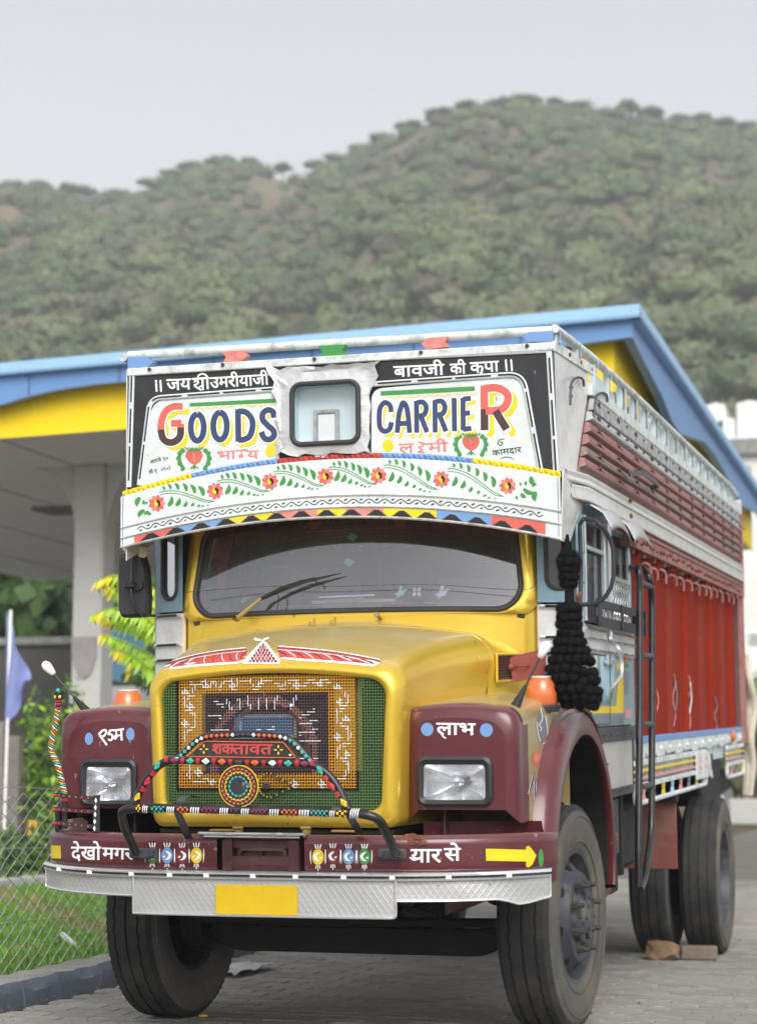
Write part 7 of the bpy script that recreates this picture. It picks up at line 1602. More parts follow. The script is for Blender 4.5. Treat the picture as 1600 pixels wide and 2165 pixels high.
# trees one can tell apart along the ridge
def tree(name, base, hgt, r, ch, label, group, mt, nleaf=260, ls=.11, seed=0, lobes=4):
    rng = np.random.default_rng(seed); root = empty(name, tuple(base), label, 'tree', group); g = G(); b = Vector((0, 0, -.3)); top = Vector((rng.uniform(-.2, .2) * r, 0, hgt - ch * .9))
    g.tube([b, (b + top) / 2 + Vector((rng.uniform(-.1, .1) * r, 0, 0)), top], [r * .09, r * .06, r * .035], 7)
    for k in range(5):
        a = rng.uniform(0, 6.28); q = top + Vector((math.cos(a) * r * .6, math.sin(a) * r * .6, ch * rng.uniform(.1, .7))); g.tube([top - Vector((0, 0, ch * .3)), (top + q) / 2 + Vector((0, 0, .05 * ch)), q], [r * .035, r * .02, r * .008], 5)
    g.build('trunk', 'bark', root, True)
    vs, fs, ms, off = [], [], [], 0
    for k in range(lobes):
        a = 6.28 * k / lobes + rng.uniform(-.4, .4); o_ = np.array((math.cos(a) * r * .5, math.sin(a) * r * .5, hgt - ch * .5 + rng.uniform(-.25, .25) * ch)) if k else np.array((0, 0, hgt - ch * .45))
        V, F_ = crown_arrays(o_, r * (.75 if k == 0 else .52), ch * (.5 if k == 0 else .34), nleaf // lobes, r * ls, rng); vs.append(V); fs += [tuple(i + off for i in f) for f in F_]; ms += [(k % len(mt))] * len(F_); off += len(V)
    g = G(); g.v = np.concatenate(vs).tolist(); g.f = fs; g.m = ms; g.build('crown', list(mt), root, fixn=False); return root
RT = [(28, 388, 2.9, 'low'), (84, 394, 2.6, 'low'), (152, 396, 3.0, 'open'), (186, 402, 2.2, 'low'), (242, 412, 2.4, 'low'), (318, 398, 2.8, 'low'), (368, 376, 3.2, 'low'), (412, 352, 3.6, 'broad'), (470, 338, 3.8, 'broad'), (530, 346, 3.2, 'open'), (600, 354, 2.2, 'umbrella'), (668, 344, 2.4, 'low'), (712, 332, 2.6, 'low'), (762, 314, 2.4, 'low'), (808, 294, 2.8, 'dark'), (868, 268, 3.0, 'dark'), (932, 244, 3.2, 'dark'), (996, 228, 3.2, 'dark'), (1056, 218, 3.2, 'broad'), (1116, 208, 3.4, 'broad'), (1176, 222, 2.6, 'open'), (1232, 224, 3.0, 'open'), (1330, 219, 2.6, 'open'), (1378, 234, 3.0, 'dark'), (1438, 250, 2.2, 'open'), (1482, 254, 2.8, 'dark'), (1532, 262, 3.0, 'dark'), (1584, 276, 2.8, 'low')]
marks = ['low round scrub tree at the far left end of the ridge', 'second low scrub tree from the left on the ridge', 'open scrub tree just left of the gap with sky showing through', 'small tree leaning over the notch in the left ridge', 'low tree on the right lip of the notch in the left ridge', 'low tree where the left ridge starts to climb', 'tree on the rising ridge left of the small summit', 'broad tree just left of the small left summit', 'broadest tree on top of the small left summit', 'open crowned tree on the right shoulder of the small summit', 'lone umbrella shaped tree standing in the saddle of the ridge', 'low tree at the right edge of the saddle', 'low tree right of the saddle below the climbing ridge', 'low tree half way between the saddle and the dark clump', 'first dark tree of the climbing ridge line', 'second dark tree on the climbing ridge line', 'third dark tree on the climbing ridge line', 'dark tree close below the main summit', 'broad tree on the left shoulder of the main summit', 'broad tree on the very top of the main summit', 'open crowned tree just right of the main summit', 'second open crowned tree right of the main summit', 'small open tree sticking up where the right ridge begins', 'dark round tree beside the small open one', 'small upright tree alone on the right ridge', 'dark tree right of the small upright one', 'dark tree near the right end of the ridge', 'low tree at the right edge of the picture on the ridge']
for i, ((px, py, r, kd), lb) in enumerate(zip(RT, marks)):
    c = hill_pt(px, .985); d = math.hypot(c[0] - CAM[0], c[1] - CAM[1]); rd = wray(px, py - 3); hd = math.hypot(rd[0], rd[1]); top = CAM[2] + rd[2] / hd * d; hg = max(2.4, top - c[2] + .3)
    mt = ['scrub_2', 'scrub_6'] if kd in ('dark', 'tall', 'broad') else ['scrub_0', 'scrub_2']; r_ = r * 1.15
    if kd == 'tall': r_ *= .8; hg += .3
    if kd == 'umbrella': hg = max(hg, 3.4)
    tree('ridge_tree', c, hg, r_, min(hg * .75, r_ * 1.15) if kd != 'umbrella' else hg * .35, lb, 'trees along the ridge', mt, 300, .10, 50 + i, 5 if kd != 'open' else 4)

# =================================================================== FILLING STATION
f0 = np.array((-.44, 11.05)); d1 = np.array((-7.69, .81)); d1 /= np.linalg.norm(d1); d2 = np.array((-.012, 1.0)); d2 /= np.linalg.norm(d2)
def FW(px, py, o=0.):     # photograph pixel -> (distance along the front fascia, height)
    d = wray(px, py); A2_ = np.array([[d1[0], -d[0]], [d1[1], -d[1]]]); s_, t = np.linalg.solve(A2_, CAM[:2] - (f0 + d2 * o)); return s_, CAM[2] + d[2] * t
def SW(px, py, o=0.):
    d = wray(px, py); A2_ = np.array([[d2[0], -d[0]], [d2[1], -d[1]]]); s_, t = np.linalg.solve(A2_, CAM[:2] - (f0 + d1 * o)); return s_, CAM[2] + d[2] * t
def C3(a, b, z): p = f0 + d1 * a + d2 * b; return (float(p[0]), float(p[1]), float(z))
LF, LS = 15.0, 15.5
root = empty('petrol_station_canopy', C3(LF / 2, LS / 2, 0), 'petrol station canopy with wavy blue fascia over a yellow band, behind the truck', 'canopy')
def cb(g, name, mt, **k): o = g.build(name, mt, None, **k); o.parent = root; o.location = -root.location; return o
def wavy(pts, L, per=None):
    pts = sorted(pts); xs_ = [p[0] for p in pts]; zs_ = [p[1] for p in pts]; return lambda s_: float(np.interp(s_, xs_, zs_))
fw = [FW(1335, 712), FW(1175, 734), FW(900, 752), FW(600, 778), FW(270, 806), FW(200, 812), FW(120, 824), FW(60, 838), FW(0, 856), FW(-120, 880), FW(-260, 868), FW(-500, 850)]
fwf = wavy([(max(0, a), b) for a, b in fw], LF)
sw = [SW(1336, 712), SW(1352, 745), SW(1375, 790), SW(1400, 838), SW(1420, 890), SW(1438, 918), SW(1465, 926), SW(1490, 935), SW(1512, 962), SW(1535, 1005), SW(1556, 1050), SW(1570, 1070), SW(1590, 1080), SW(1606, 1082)]
swf = wavy([(max(0, a), b) for a, b in sw], LS)
def roofz(a, b): return 6.02
g = G()
for (fn, L, pt) in ((fwf, LF, lambda s_, z, o: C3(s_, o, z)), (swf, LS, lambda s_, z, o: C3(o, s_, z))):
    n_2 = 90; g.grid([[pt(L * i / n_2, 5.90, .0), pt(L * i / n_2, fn(L * i / n_2), .0), pt(L * i / n_2, fn(L * i / n_2), .10), pt(L * i / n_2, 5.9, .10)] for i in range(n_2 + 1)])
cb(g, 'fascia_board', 'fascia_blue', fixn=False)
g = G()
for (L, pt) in ((LF, lambda s_, z, o: C3(s_ - .10 if s_ > 0 else -.10, o - .10, z)), (LS, lambda s_, z, o: C3(o - .10, s_ - .10 if s_ > 0 else -.10, z))):
    g.grid([[pt(s_, 5.88, .10), pt(s_, 5.88, .0), pt(s_, 5.91, -.01), pt(s_, 6.02, .0), pt(s_, 6.03, .08)] for s_ in (0, L)])
cb(g, 'roof_lip', 'fascia_light', fixn=False)
g = G(); I0 = .24; zb_s = FW(0, 915)[1] - .02
g.add([C3(I0, I0, 5.88), C3(LF, I0, 5.88), C3(LF, I0, zb_s), C3(I0, I0, zb_s)], [(0, 1, 2, 3)]); g.add([C3(I0, I0, 5.88), C3(I0, LS, 5.88), C3(I0, LS, zb_s - .05), C3(I0, I0, zb_s)], [(0, 1, 2, 3)]); cb(g, 'yellow_band', 'fascia_yellow', fixn=False)
g = G(); g.add([C3(.05, .05, 5.95), C3(LF, .05, 5.95), C3(LF, LS, 5.95), C3(.05, LS, 5.95)], [(0, 1, 2, 3)]); cb(g, 'roof', 'fascia_light', fixn=False)
g = G(); z_ = zb_s - .004; g.add([C3(I0 - .01, I0 - .01, z_), C3(LF, I0 - .01, z_), C3(LF, LS, z_), C3(I0 - .01, LS, z_)], [(0, 1, 2, 3)]); cb(g, 'soffit', 'soffit', fixn=False)
for (a, b) in ((3.2, 2.2), (6.4, 2.0), (6.5, 5.5), (9.8, 2.0), (9.8, 6.0), (3.2, 6.0)):
    g = G(); p = C3(a, b, z_ - .02); g.cbox(p[0] - .35, p[0] + .35, p[1] - .35, p[1] + .35, p[2] - .03, p[2] + .02, .01); cb(g, 'soffit_lamp', 'visor_fill')
g = G()     # sheet joints of the fascia and the soffit
for k in range(1, 12): s_ = k * 1.22; p = C3(s_, -.004, 5.885); q = C3(s_, -.004, fwf(s_) + .01); g.tube([p, q], .008, 4)
cb(g, 'sheet_joint', 'steel_dark')
g = G()
for k in range(1, 8): a_ = k * 1.9; g.tube([C3(I0 + a_, I0, z_ - .004), C3(I0 + a_, LS, z_ - .004)], .006, 4)
cb(g, 'soffit_joint', 'visor_fill')
# column with flared head, plaque and notices
YC = 14.2; a = W(147, 1500, 'y', YC); b = W(210, 1500, 'y', YC); ccx = (a[0] + b[0]) / 2; hwc = (b[0] - a[0]) / 2
def column(x, y, hw, label, lead=False):
    rt = empty('canopy_column', (x, y, 0), label, 'column', 'columns holding up the canopy'); g = G(); g.cbox(-hw, hw, -hw, hw, 0, zb_s, .03); g.build('shaft', 'concrete_white', rt)
    for s_ in (-1, 1):
        g = G(); P = [(s_ * hw, 0, zb_s)] + [(s_ * (hw + .62 * (1 - math.cos(R(90 * k / 10)))), 0, zb_s - 1.0 * (1 - math.sin(R(90 * k / 10)))) for k in range(11)]; g.prism([(p[0], -.12, p[2]) for p in P[:1] + P[1:]], (0, .24, 0)); g.build('bracket', 'concrete_white', rt)
    return rt
col1 = column(ccx, YC + hwc, hwc, 'white square canopy column with a grey plaque, left of the truck', True)
g = G(); k_ = lambda px, py: W(px, py, 'y', YC - .01) - np.array((ccx, YC + hwc, 0)); q = [k_(152, 1346), k_(205, 1346), k_(204, 1390), k_(192, 1425), k_(178, 1436), k_(165, 1425), k_(153, 1390)]; g.prism(q, (0, -.02, 0)); g.build('plaque', 'sign_grey', col1)
g = G(); g.prism([k_(148, 1448), k_(212, 1448), k_(212, 1560), k_(148, 1560)], (0, -.015, 0), 0); g.prism([k_(168, 1488), k_(186, 1488), k_(186, 1500), k_(168, 1500)], (0, -.02, 0), 1); g.prism([k_(154, 1460), k_(164, 1460), k_(164, 1490), k_(154, 1490)], (0, -.02, 0), 2); g.build('notice_board', ['concrete_white', 'sign_yellow', 'visor_fill'], col1)
column(ccx, YC + 8.4, hwc, 'white canopy column standing behind the front left one, towards the trees'); 
# fuel dispenser with a rounded blue panel
x0 = W(208, 1400, 'y', 16.5)[0]; x1 = W(300, 1400, 'y', 16.5)[0]; z1 = W(250, 1325, 'y', 16.5)[2]; z0 = W(250, 1442, 'y', 16.5)[2]
rt = empty('fuel_dispenser', ((x0 + x1) / 2, 16.7, 0), 'fuel dispenser with rounded sky blue panel beside the white column', 'fuel pump')
g = G(); wd = (x1 - x0) / 2; g.cbox(-wd * .8, wd * .8, -.1, .4, 0, z0 - .05, .03); g.build('cabinet', 'wall_white', rt)
g = G(); P = [(-wd, 0, z1), (wd, 0, z1)] + [(wd * math.cos(R(a_)), 0, z0 + .35 - .35 * math.sin(R(a_))) for a_ in range(0, 181, 15)]; g.prism([(p[0], -.12, p[2]) for p in P], (0, .1, 0)); g.build('blue_panel', 'sign_blue', rt)
# dark boundary wall, trees behind it, and white buildings
g = G(); g.cbox(-30, -6.5, 30, 30.4, 0, 3.98, .02); w1 = g.build('boundary_wall', 'wall_dark'); tag(w1, 'long dark grey boundary wall behind the forecourt at the left', 'wall')
g = G(); g.cbox(-30, -6.4, 29.9, 30.5, 3.985, 4.15, .02); g.build('coping', 'kerb', w1)
for i, (x, y, h, r, lb) in enumerate(((-26, 36, 9, 4.2, 'tall dark green tree at the far left behind the grey wall'), (-21.5, 34, 8.5, 3.6, 'dark tree behind the wall, between the left edge and the white column'), (-18, 36, 9.5, 3.8, 'bushiest green tree behind the wall, left of the white column'), (-15, 34, 8.2, 3.0, 'green tree right behind the white canopy column'), (-12, 37, 9, 3.4, 'tree behind the wall, hidden in part by the truck cab'))):
    tree('roadside_tree', (x, y, 0), h, r, h * .75, lb, 'trees behind the boundary wall', ['leaf_dark', 'leaf_mid'], 1400, .07, 200 + i, 7)
def building(name, px0, px1, pyt, y, depth, label, wins, cat='building'):
    a = W(px0, pyt, 'y', y); b = W(px1, pyt, 'y', y); rt = empty(name, ((a[0] + b[0]) / 2, y + depth / 2, 0), label, cat); ox, oy = (a[0] + b[0]) / 2, y + depth / 2
    g = G(); g.cbox(a[0] - ox, b[0] - ox, y - oy, y + depth - oy, 0, a[2], .05); g.build('wall', 'wall_white', rt)
    for (w0, w1_, wt, wb_) in wins:
        p = W(w0, wt, 'y', y); q = W(w1_, wb_, 'y', y); g = G(); g.cbox(p[0] - ox, q[0] - ox, y - .06 - oy, y + .02 - oy, q[2], p[2], .02); f = g.build('window', 'concrete_white', rt); g = G(); g.box(p[0] + .12 - ox, q[0] - .12 - ox, y - .08 - oy, y - .065 - oy, q[2] + .12, p[2] - .12); g.build('pane', 'window_glass', f)
    return rt, ox, oy
b1, ox, oy = building('white_building', 1455, 1760, 928, 78, 12, 'large white building with rooftop water tanks at the right, below the hill', [(1560, 1590, 985, 1020), (1620, 1650, 985, 1020)])
g = G(); p = W(1500, 930, 'y', 77.7); q = W(1760, 938, 'y', 77.7); g.cbox(p[0] - ox - .5, q[0] - ox, 77.6 - oy, 78 - oy, q[2] - .3, p[2], .03); g.build('parapet', 'kerb', b1)
for (a_, b_, tp) in ((1494, 1535, 862), (1560, 1612, 858), (1520, 1556, 892)):
    p = W(a_, tp, 'y', 80); q = W(b_, tp, 'y', 80); zb0 = W(1500, 928, 'y', 78)[2]; g = G(); g.cbox(p[0] - ox, q[0] - ox, 79.2 - oy, 80.8 - oy, zb0 - .2, p[2], .07); g.cbox(p[0] - ox + .3, q[0] - ox - .3, 79.5 - oy, 80.5 - oy, p[2], p[2] + .12, .05); g.build('water_tank', 'wall_white', b1, True)
g = G(); p = W(1536, 868, 'y', 80); q = W(1560, 900, 'y', 80); g.box(p[0] - ox, q[0] - ox, 80.4 - oy, 80.5 - oy, q[2] - .6, q[2] + .25); g.build('roof_sign', 'visor_fill', b1)
b2, ox, oy = building('white_house', 1520, 1740, 1333, 46, 8, 'white house with one small dark window seen under the canopy, right of the truck', [(1583, 1606, 1337, 1362)])
g = G(); a = W(1540, 1690, 'y', 41); g.cbox(a[0], a[0] + 8, 41, 41.3, 0, a[2], .03); w2 = g.build('low_wall', 'concrete_white'); tag(w2, 'low pale wall across the far end of the paving at right', 'wall')
for i, (px, r, lb) in enumerate(((1560, 1.3, 'dusty green bush behind the low wall, nearest the truck'), (1596, 1.5, 'taller grey green bush behind the low wall at the right edge'), (1640, 1.4, 'bush behind the low wall beyond the right edge bush'))):
    p = W(px, 1560, 'y', 43); tree('garden_bush', (p[0], 43 + i * .3, 0), 3.3 + .3 * i, r, 2.9, lb, 'bushes behind the low wall', ['leaf_mid', 'scrub_1'], 420, .10, 300 + i, 5)

# =================================================================== THINGS BESIDE THE TRUCK
# chain link fence behind the kerb
rt = empty('chain_link_fence', (-2.30, 2, 0), 'rusty grey chain link fence with sagging top edge, beside the truck at left', 'fence')
g = G(); cy_, cz_ = .15, .085; yy0, yy1 = -1.5, 6.0; zt0 = 1.14
def ft(y): return zt0 - .05 * abs(math.sin(y * 1.9)) - .03 * math.sin(y * 5)
ny = int((yy1 - yy0) / cy_); nz2 = int(zt0 / cz_) + 1; random.seed(9)
jit = {}
def node(i, k):
    key = (i, k)
    if key not in jit:
        y = yy0 + i * cy_ / 2; z = .05 + k * cz_ / 2; dd = .035 * math.sin(y * 2.3 + z * 2) * (z / 1.1); jit[key] = (dd + random.uniform(-.004, .004), y - 2 + .02 * math.sin(z * 5 + y) + random.uniform(-.004, .004), z - (.06 * (z / zt0) * abs(math.sin(y * 1.9))))
    return jit[key]
for s_ in (1, -1):
    for i0 in range(-2 * nz2, 2 * ny + 2 * nz2, 2):
        pts = []
        for k in range(0, 2 * nz2 - 2):
            i = i0 + s_ * k
            if 0 <= i <= 2 * ny: p = node(i, k); pts.append((p[0] + (.002 if k % 2 else -.002) * s_, p[1], p[2]))
        if len(pts) > 2: g.tube(pts, .0021, 4, cap=False)
tag(g.build('wire_mesh', 'wire', rt, fixn=False), kind='stuff')
g = G()
for zz_ in (.35, .75): g.tube([(.0, yy0 - 2 + .3 * k, zz_ + .01 * math.sin(k)) for k in range(26)], .002, 5)
g.tube([(.01 * math.sin(k * 2.1), yy0 - 2 + .3 * k, ft(yy0 + .3 * k) - .02) for k in range(26)], .0026, 5); g.build('line_wire', 'wire', rt)
for y in (-1.2, 2.6, 5.6): g = G(); g.tube([(0, y - 2, -.1), (0, y - 2, 1.25)], .025, 10); g.build('fence_post', 'steel_dark', rt, True)
# grey concrete posts, boards and a yellow marker behind the fence
for i, (px0, px1, pyt, y, mt, lb) in enumerate(((24, 46, 1560, 12.0, 'post_grey', 'weathered grey concrete post, second from the left edge'), (-6, 12, 1530, 11.4, 'post_grey', 'grey concrete post at the very left edge'), (58, 74, 1570, 13.0, 'post_grey', 'thin grey post right of the two concrete ones'), (84, 112, 1640, 13.4, 'concrete_white', 'short pale post nearest the left headlight'))):
    a = W(px0, pyt, 'y', y); b = W(px1, pyt, 'y', y); g = G(); hw = (b[0] - a[0]) / 2; c = (a[0] + b[0]) / 2
    n_2 = 8; rows = [[(-hw * (1 + .04 * math.sin(k * 2.3)), -hw, a[2] * k / n_2), (hw * (1 + .05 * math.sin(k * 1.7)), -hw, a[2] * k / n_2), (hw, hw, a[2] * k / n_2), (-hw, hw, a[2] * k / n_2)] for k in range(n_2 + 1)]; g.grid(rows, closed=True); g.add(rows[-1], [(0, 1, 2, 3)]); o = g.build('concrete_post', mt); o.location = (c, y, 0.02); tag(o, lb, 'post', 'posts behind the fence')
g = G(); a = W(63, 1735, 'y', 11.6); b = W(79, 1805, 'y', 11.6); g.cbox(a[0], b[0], 11.57, 11.6, b[2], a[2], .004); g.cbox((a[0] + b[0]) / 2 - .012, (a[0] + b[0]) / 2 + .012, 11.6, 11.62, 0.02, b[2] + .1, .002); tag(g.build('yellow_marker', 'sign_yellow'), 'small upright yellow marker board in the plants behind the fence', 'marker')
g = G(); a = W(70, 1600, 'y', 13.8); b = W(104, 1640, 'y', 13.8); g.cbox(a[0], b[0], 13.78, 13.82, b[2], a[2], .01); g.cbox(a[0] + .03, a[0] + .07, 13.8, 13.84, 0, b[2], .004); g.cbox(a[0] + .01, b[0] - .02, 13.765, 13.778, b[2], b[2] + .05, .002, 1); tag(g.build('garden_sign', ['brown_red', 'sign_yellow']), 'brown sign board with an orange strip on a stake, behind the fence', 'sign')
# flag
rt = empty('flag', tuple(W(12, 1600, 'y', 11.2) * (1, 1, 0)), 'pale blue flag hanging from a white pole at the left edge', 'flag'); bx = rt.location.x
g = G(); a = W(12, 1290, 'y', 11.2); g.tube([(0, 0, 0), (0.02, 0, a[2])], .017, 10); g.build('flagpole', 'paint_white', rt, True)
g = G(); rows = []
kp = lambda px, py: W(px, py, 'y', 11.2) - np.array(rt.location)
for i in range(13):
    t = i / 12; top = kp(14, 1292) * (1 - t) + kp(61, 1437) * t; bot = kp(10, 1560) * (1 - t) + kp(58, 1446) * t if t > .35 else kp(10, 1560) * (1 - t) + kp(22, 1470) * t * 1 + 0 * t
    rows.append([top * (1 - v) + bot * v + np.array((0, .10 * math.sin(t * 9 + v * 3) * (t + .15), 0)) for v in [k / 8 for k in range(9)]])
g.grid(rows); o = g.build('flag_cloth', 'flag_cloth', rt, True, 80, fixn=False)
# pinnate sapling with lime and yellow leaves
rt = empty('neem_sapling', (-2.75, 4.2, .03), 'young tree with drooping lime and yellow leaflets, behind the left mirror', 'tree'); base = np.array((-2.75, 4.2, .03)); random.seed(13)
g = G(); trunk = spline([(0, 0, 0), (.03, .02, .8), (-.02, .03, 1.5), (.06, 0, 2.3)], 8); g.tube(trunk, [.028 - .018 * i / len(trunk) for i in range(len(trunk))], 8); g.build('trunk', 'bark', rt, True)
fronds = [([(350, 1262), (295, 1226), (245, 1216), (206, 1228)], 'leaf_yellow'), ([(350, 1300), (300, 1272), (255, 1250), (228, 1238)], 'leaf_lime'), ([(352, 1340), (295, 1298), (240, 1286), (199, 1298)], 'leaf_lime'), ([(350, 1350), (300, 1330), (258, 1312), (218, 1302)], 'leaf_lime'), ([(345, 1400), (300, 1372), (252, 1352), (215, 1340)], 'leaf_lime'),
          ([(350, 1440), (315, 1412), (280, 1384), (240, 1372)], 'leaf_lime'), ([(300, 1270), (315, 1265), (326, 1275), (330, 1290)], 'leaf_yellow'), ([(350, 1300), (330, 1300), (312, 1310), (304, 1330)], 'leaf_yellow'), ([(355, 1380), (330, 1390), (300, 1392), (275, 1400)], 'leaf_lime'), ([(365, 1350), (345, 1310), (320, 1300), (310, 1320)], 'leaf_yellow'), ([(350, 1460), (320, 1440), (290, 1425), (262, 1420)], 'leaf_mid')]
for i, (pts, mt) in enumerate(fronds):
    yv = 4.2 + random.uniform(-.4, .4); P = spline([W(a, b, 'y', yv) - base for a, b in pts], 7); fr = bpy.data.objects.new('frond', None); COL.objects.link(fr); fr.parent = rt
    g = G(); s0 = trunk[int(len(trunk) * .8)]; g.tube([np.array(s0), *P], .004, 5); g.build('leaf_stalk', 'leaf_lime', fr); g = G()
    for k in range(2, len(P)):
        for s_ in (-1, 1):
            p = P[k]; t = k / len(P); L_ = random.uniform(.10, .15) * (1 - .25 * t); d_ = np.array((random.uniform(-.25, .1) + s_ * .22, random.uniform(-.3, .3) + s_ * .3, -1.0)); d_ /= np.linalg.norm(d_); u = np.cross(d_, (random.uniform(-.5, .5), -1, .2)); u /= np.linalg.norm(u); w_ = .016
            a_ = p; b_ = p + d_ * L_ * .4; c_ = p + d_ * L_; g.add([a_, b_ - u * w_, c_, b_ + u * w_], [(0, 1, 2), (0, 2, 3)], 1 if (t > .75 and random.random() < .6) or mt == 'leaf_yellow' and random.random() < .7 else 0)
    tag(g.build('leaflets', [mt if mt != 'leaf_yellow' else 'leaf_lime', 'leaf_yellow'], fr, fixn=False), kind='stuff')
# shrubs behind the fence
def shrub(name, c, r, h, mts, label, n=900, ls=.03, seed=1, stems=7):
    rng = np.random.default_rng(seed); rt = empty(name, tuple(c), label, 'shrub', 'shrubs behind the fence'); g = G()
    for k in range(stems): a = rng.uniform(0, 6.28); g.tube([(0, 0, 0), (math.cos(a) * r * .3, math.sin(a) * r * .3, h * .5), (math.cos(a) * r * .8, math.sin(a) * r * .8, h * rng.uniform(.75, 1.05))], [.010, .007, .003], 5)
    g.build('stem', 'bark', rt)
    d = rng.normal(size=(n, 3)); d /= np.linalg.norm(d, axis=1)[:, None]; P = d * (rng.random((n, 1)) ** .45) * np.array((r, r, h * .5)) * (1 + .25 * np.sin(d[:, :1] * 7 + d[:, 1:2] * 5)) + np.array((0, 0, h * .58)); a = rng.normal(size=(n, 3)); a[:, 2] -= .3; a /= np.linalg.norm(a, axis=1)[:, None]; b = np.cross(a, rng.normal(size=(n, 3))); b /= np.linalg.norm(b, axis=1)[:, None]; s_ = ls * rng.uniform(.6, 1.4, (n, 1))
    Q = np.stack([P, P + a * s_ - b * s_ * .45, P + a * s_ * 2.2, P + a * s_ + b * s_ * .45], 1).reshape(-1, 3); g = G(); g.v = Q.tolist(); g.f = [(4 * i, 4 * i + 1, 4 * i + 2, 4 * i + 3) for i in range(n)]; g.m = [int(v) for v in rng.integers(0, len(mts), n)]; tag(g.build('foliage', mts, rt, fixn=False), kind='stuff'); return rt
def sh(px, py, y): p = W(px, py, 'y', y); return p
for i, (px, pyt, y, r, mts, lb) in enumerate(((135, 1485, 5.2, .36, ['leaf_bright', 'leaf_lime', 'leaf_mid'], 'bright green leafy shrub behind the black knobbed marker pole'), (96, 1512, 4.6, .22, ['leaf_bright', 'leaf_lime', 'leaf_mid'], 'bright shrub just left of the marker pole'), (60, 1760, 3.2, .17, ['leaf_bright', 'leaf_mid'], 'low broad leaved shrub round the yellow marker'), (118, 1745, 3.4, .17, ['leaf_bright', 'leaf_mid'], 'low green shrub right of the yellow marker'), (10, 1770, 3.0, .16, ['leaf_mid', 'leaf_bright'], 'low green shrub at the left edge behind the fence'), (160, 1690, 5.6, .22, ['leaf_mid', 'grass_dry'], 'dry brownish green shrub under the left headlight'), (36, 1740, 6.6, .24, ['leaf_mid', 'grass_dry'], 'dry looking shrub between the grey posts'), (190, 1640, 7.0, .4, ['leaf_dark', 'leaf_mid'], 'dark shrub partly hidden by the left fender'))):
    y = max(y + 7.6, W(px, 1700, 'x', -6.95)[1]); p = W(px, pyt, 'y', y); h = max(.5, p[2]); shrub('shrub', (p[0], y, .02), r * 1.6, h, mts, lb, 1100 if i < 2 else 480, .05, 400 + i)
for i, (px, py, lb) in enumerate(((12, 1832, 'small pink flower at the left edge above the grass'), (76, 1796, 'small pink flower right of the yellow marker'), (20, 1815, 'second pink flower near the left edge'))):
    p = W(px, py, 'y', 11.3 + i * .2); rt = empty('pink_flower', (p[0], p[1], .03), lb, 'flower', 'pink flowers behind the fence'); g = G(); g.tube([(0, 0, 0), (0, 0, p[2] - .03)], .003, 5); g.build('stem', 'leaf_mid', rt); g = G()
    for k in range(7): a = 6.28 * k / 7; g.ball((.026 * math.cos(a), .026 * math.sin(a), p[2] - .03), .022, 6, 4)
    g.build('petals', 'flower_pink', rt)
# litter
g = G(); random.seed(17); rows = []
c = W(505, 2058, 'z', .0)
for i in range(12):
    rows.append([(c[0] + (i - 6) * .022 + .02 * (k - 3) * .3, c[1] + (k - 3) * .10 + .02 * math.sin(i), .012 + .02 * abs(math.sin(i * 1.7 + k * 2.1)) + random.uniform(0, .012)) for k in range(7)])
g.grid(rows); tag(g.build('plastic_bag', 'plastic_litter', fixn=False), 'crumpled white plastic bag lying on the paving behind the left front wheel', 'litter')
g = G(); a = W(132, 1978, 'z', .09); b = W(165, 2004, 'z', .06); g.tube([a, a * .5 + b * .5, b], [.022, .020, .017], 12); g.tube([b, b + (b - a) * .12], [.011, .011], 10); tag(g.build('plastic_bottle', 'plastic_litter', smooth=True), 'white plastic bottle lying slanted in the grass behind the fence', 'bottle')
g = G(); p = W(430, 2152, 'z', .0)
for k in range(5): a = 6.28 * k / 5; g.ball((p[0] + .012 * math.cos(a), p[1] + .012 * math.sin(a), .008), .010, 6, 4, 0, (1.2, 1, .6))
tag(g.build('fallen_flower', 'paint_yellow'), 'small yellow flower fallen on the paving in front of the truck', 'flower')
# grit, crumbs of mortar and dry leaves on the paving
g = G(); random.seed(77)
for k in range(900):
    y = -.4 + 9 * random.random() ** 1.4; x = random.uniform(-1.85, 2.3); s_ = random.uniform(.002, .006) * (2.2 if random.random() < .06 else 1)
    if random.random() < .3: x = -1.88 + abs(random.gauss(0, .12))
    a = random.uniform(0, 6.28); c_, q_ = math.cos(a) * s_, math.sin(a) * s_; g.add([(x - c_, y - q_, .001), (x + q_, y - c_, .001), (x + c_ * 1.3, y + q_ * 1.3, .001), (x - q_, y + c_, .001), (x, y, s_ * .9)], [(0, 1, 4), (1, 2, 4), (2, 3, 4), (3, 0, 4)], random.choice((0, 0, 1, 2)))
tag(g.build('grit', ['soil', 'kerb', 'stone_tan'], fixn=False), kind='stuff')
# wheel chocks
g = G(); bm = bmesh.new(); bmesh.ops.create_icosphere(bm, subdivisions=3, radius=1); random.seed(31)
for v in bm.verts: n3 = v.co.normalized(); k_ = 1 + .13 * math.sin(n3.x * 3.1 + n3.z * 4) + .10 * math.sin(n3.y * 7 + n3.x * 5 + 1) + .05 * math.sin(n3.z * 13 + n3.x * 9); v.co = Vector((max(-.86, min(.86, n3.x * k_)), max(-.8, min(.85, n3.y * k_)), max(-.75, min(.80, n3.z * k_))))
a = W(1366, 2015, 'y', 3.72); b = W(1436, 2015, 'y', 3.72)
for v in bm.verts: v.co = Vector((v.co.x * (b[0] - a[0]) * .58, v.co.y * .09, v.co.z * .075 + .056))
me = bpy.data.meshes.new('chock_stone'); bm.to_mesh(me); bm.free(); me.materials.append(MATS['stone_tan']); o = bpy.data.objects.new('chock_stone', me); COL.objects.link(o); o.location = ((a[0] + b[0]) / 2, 3.72, 0); tag(o, 'rough tan stone wedged in front of the inner rear tyre', 'stone')
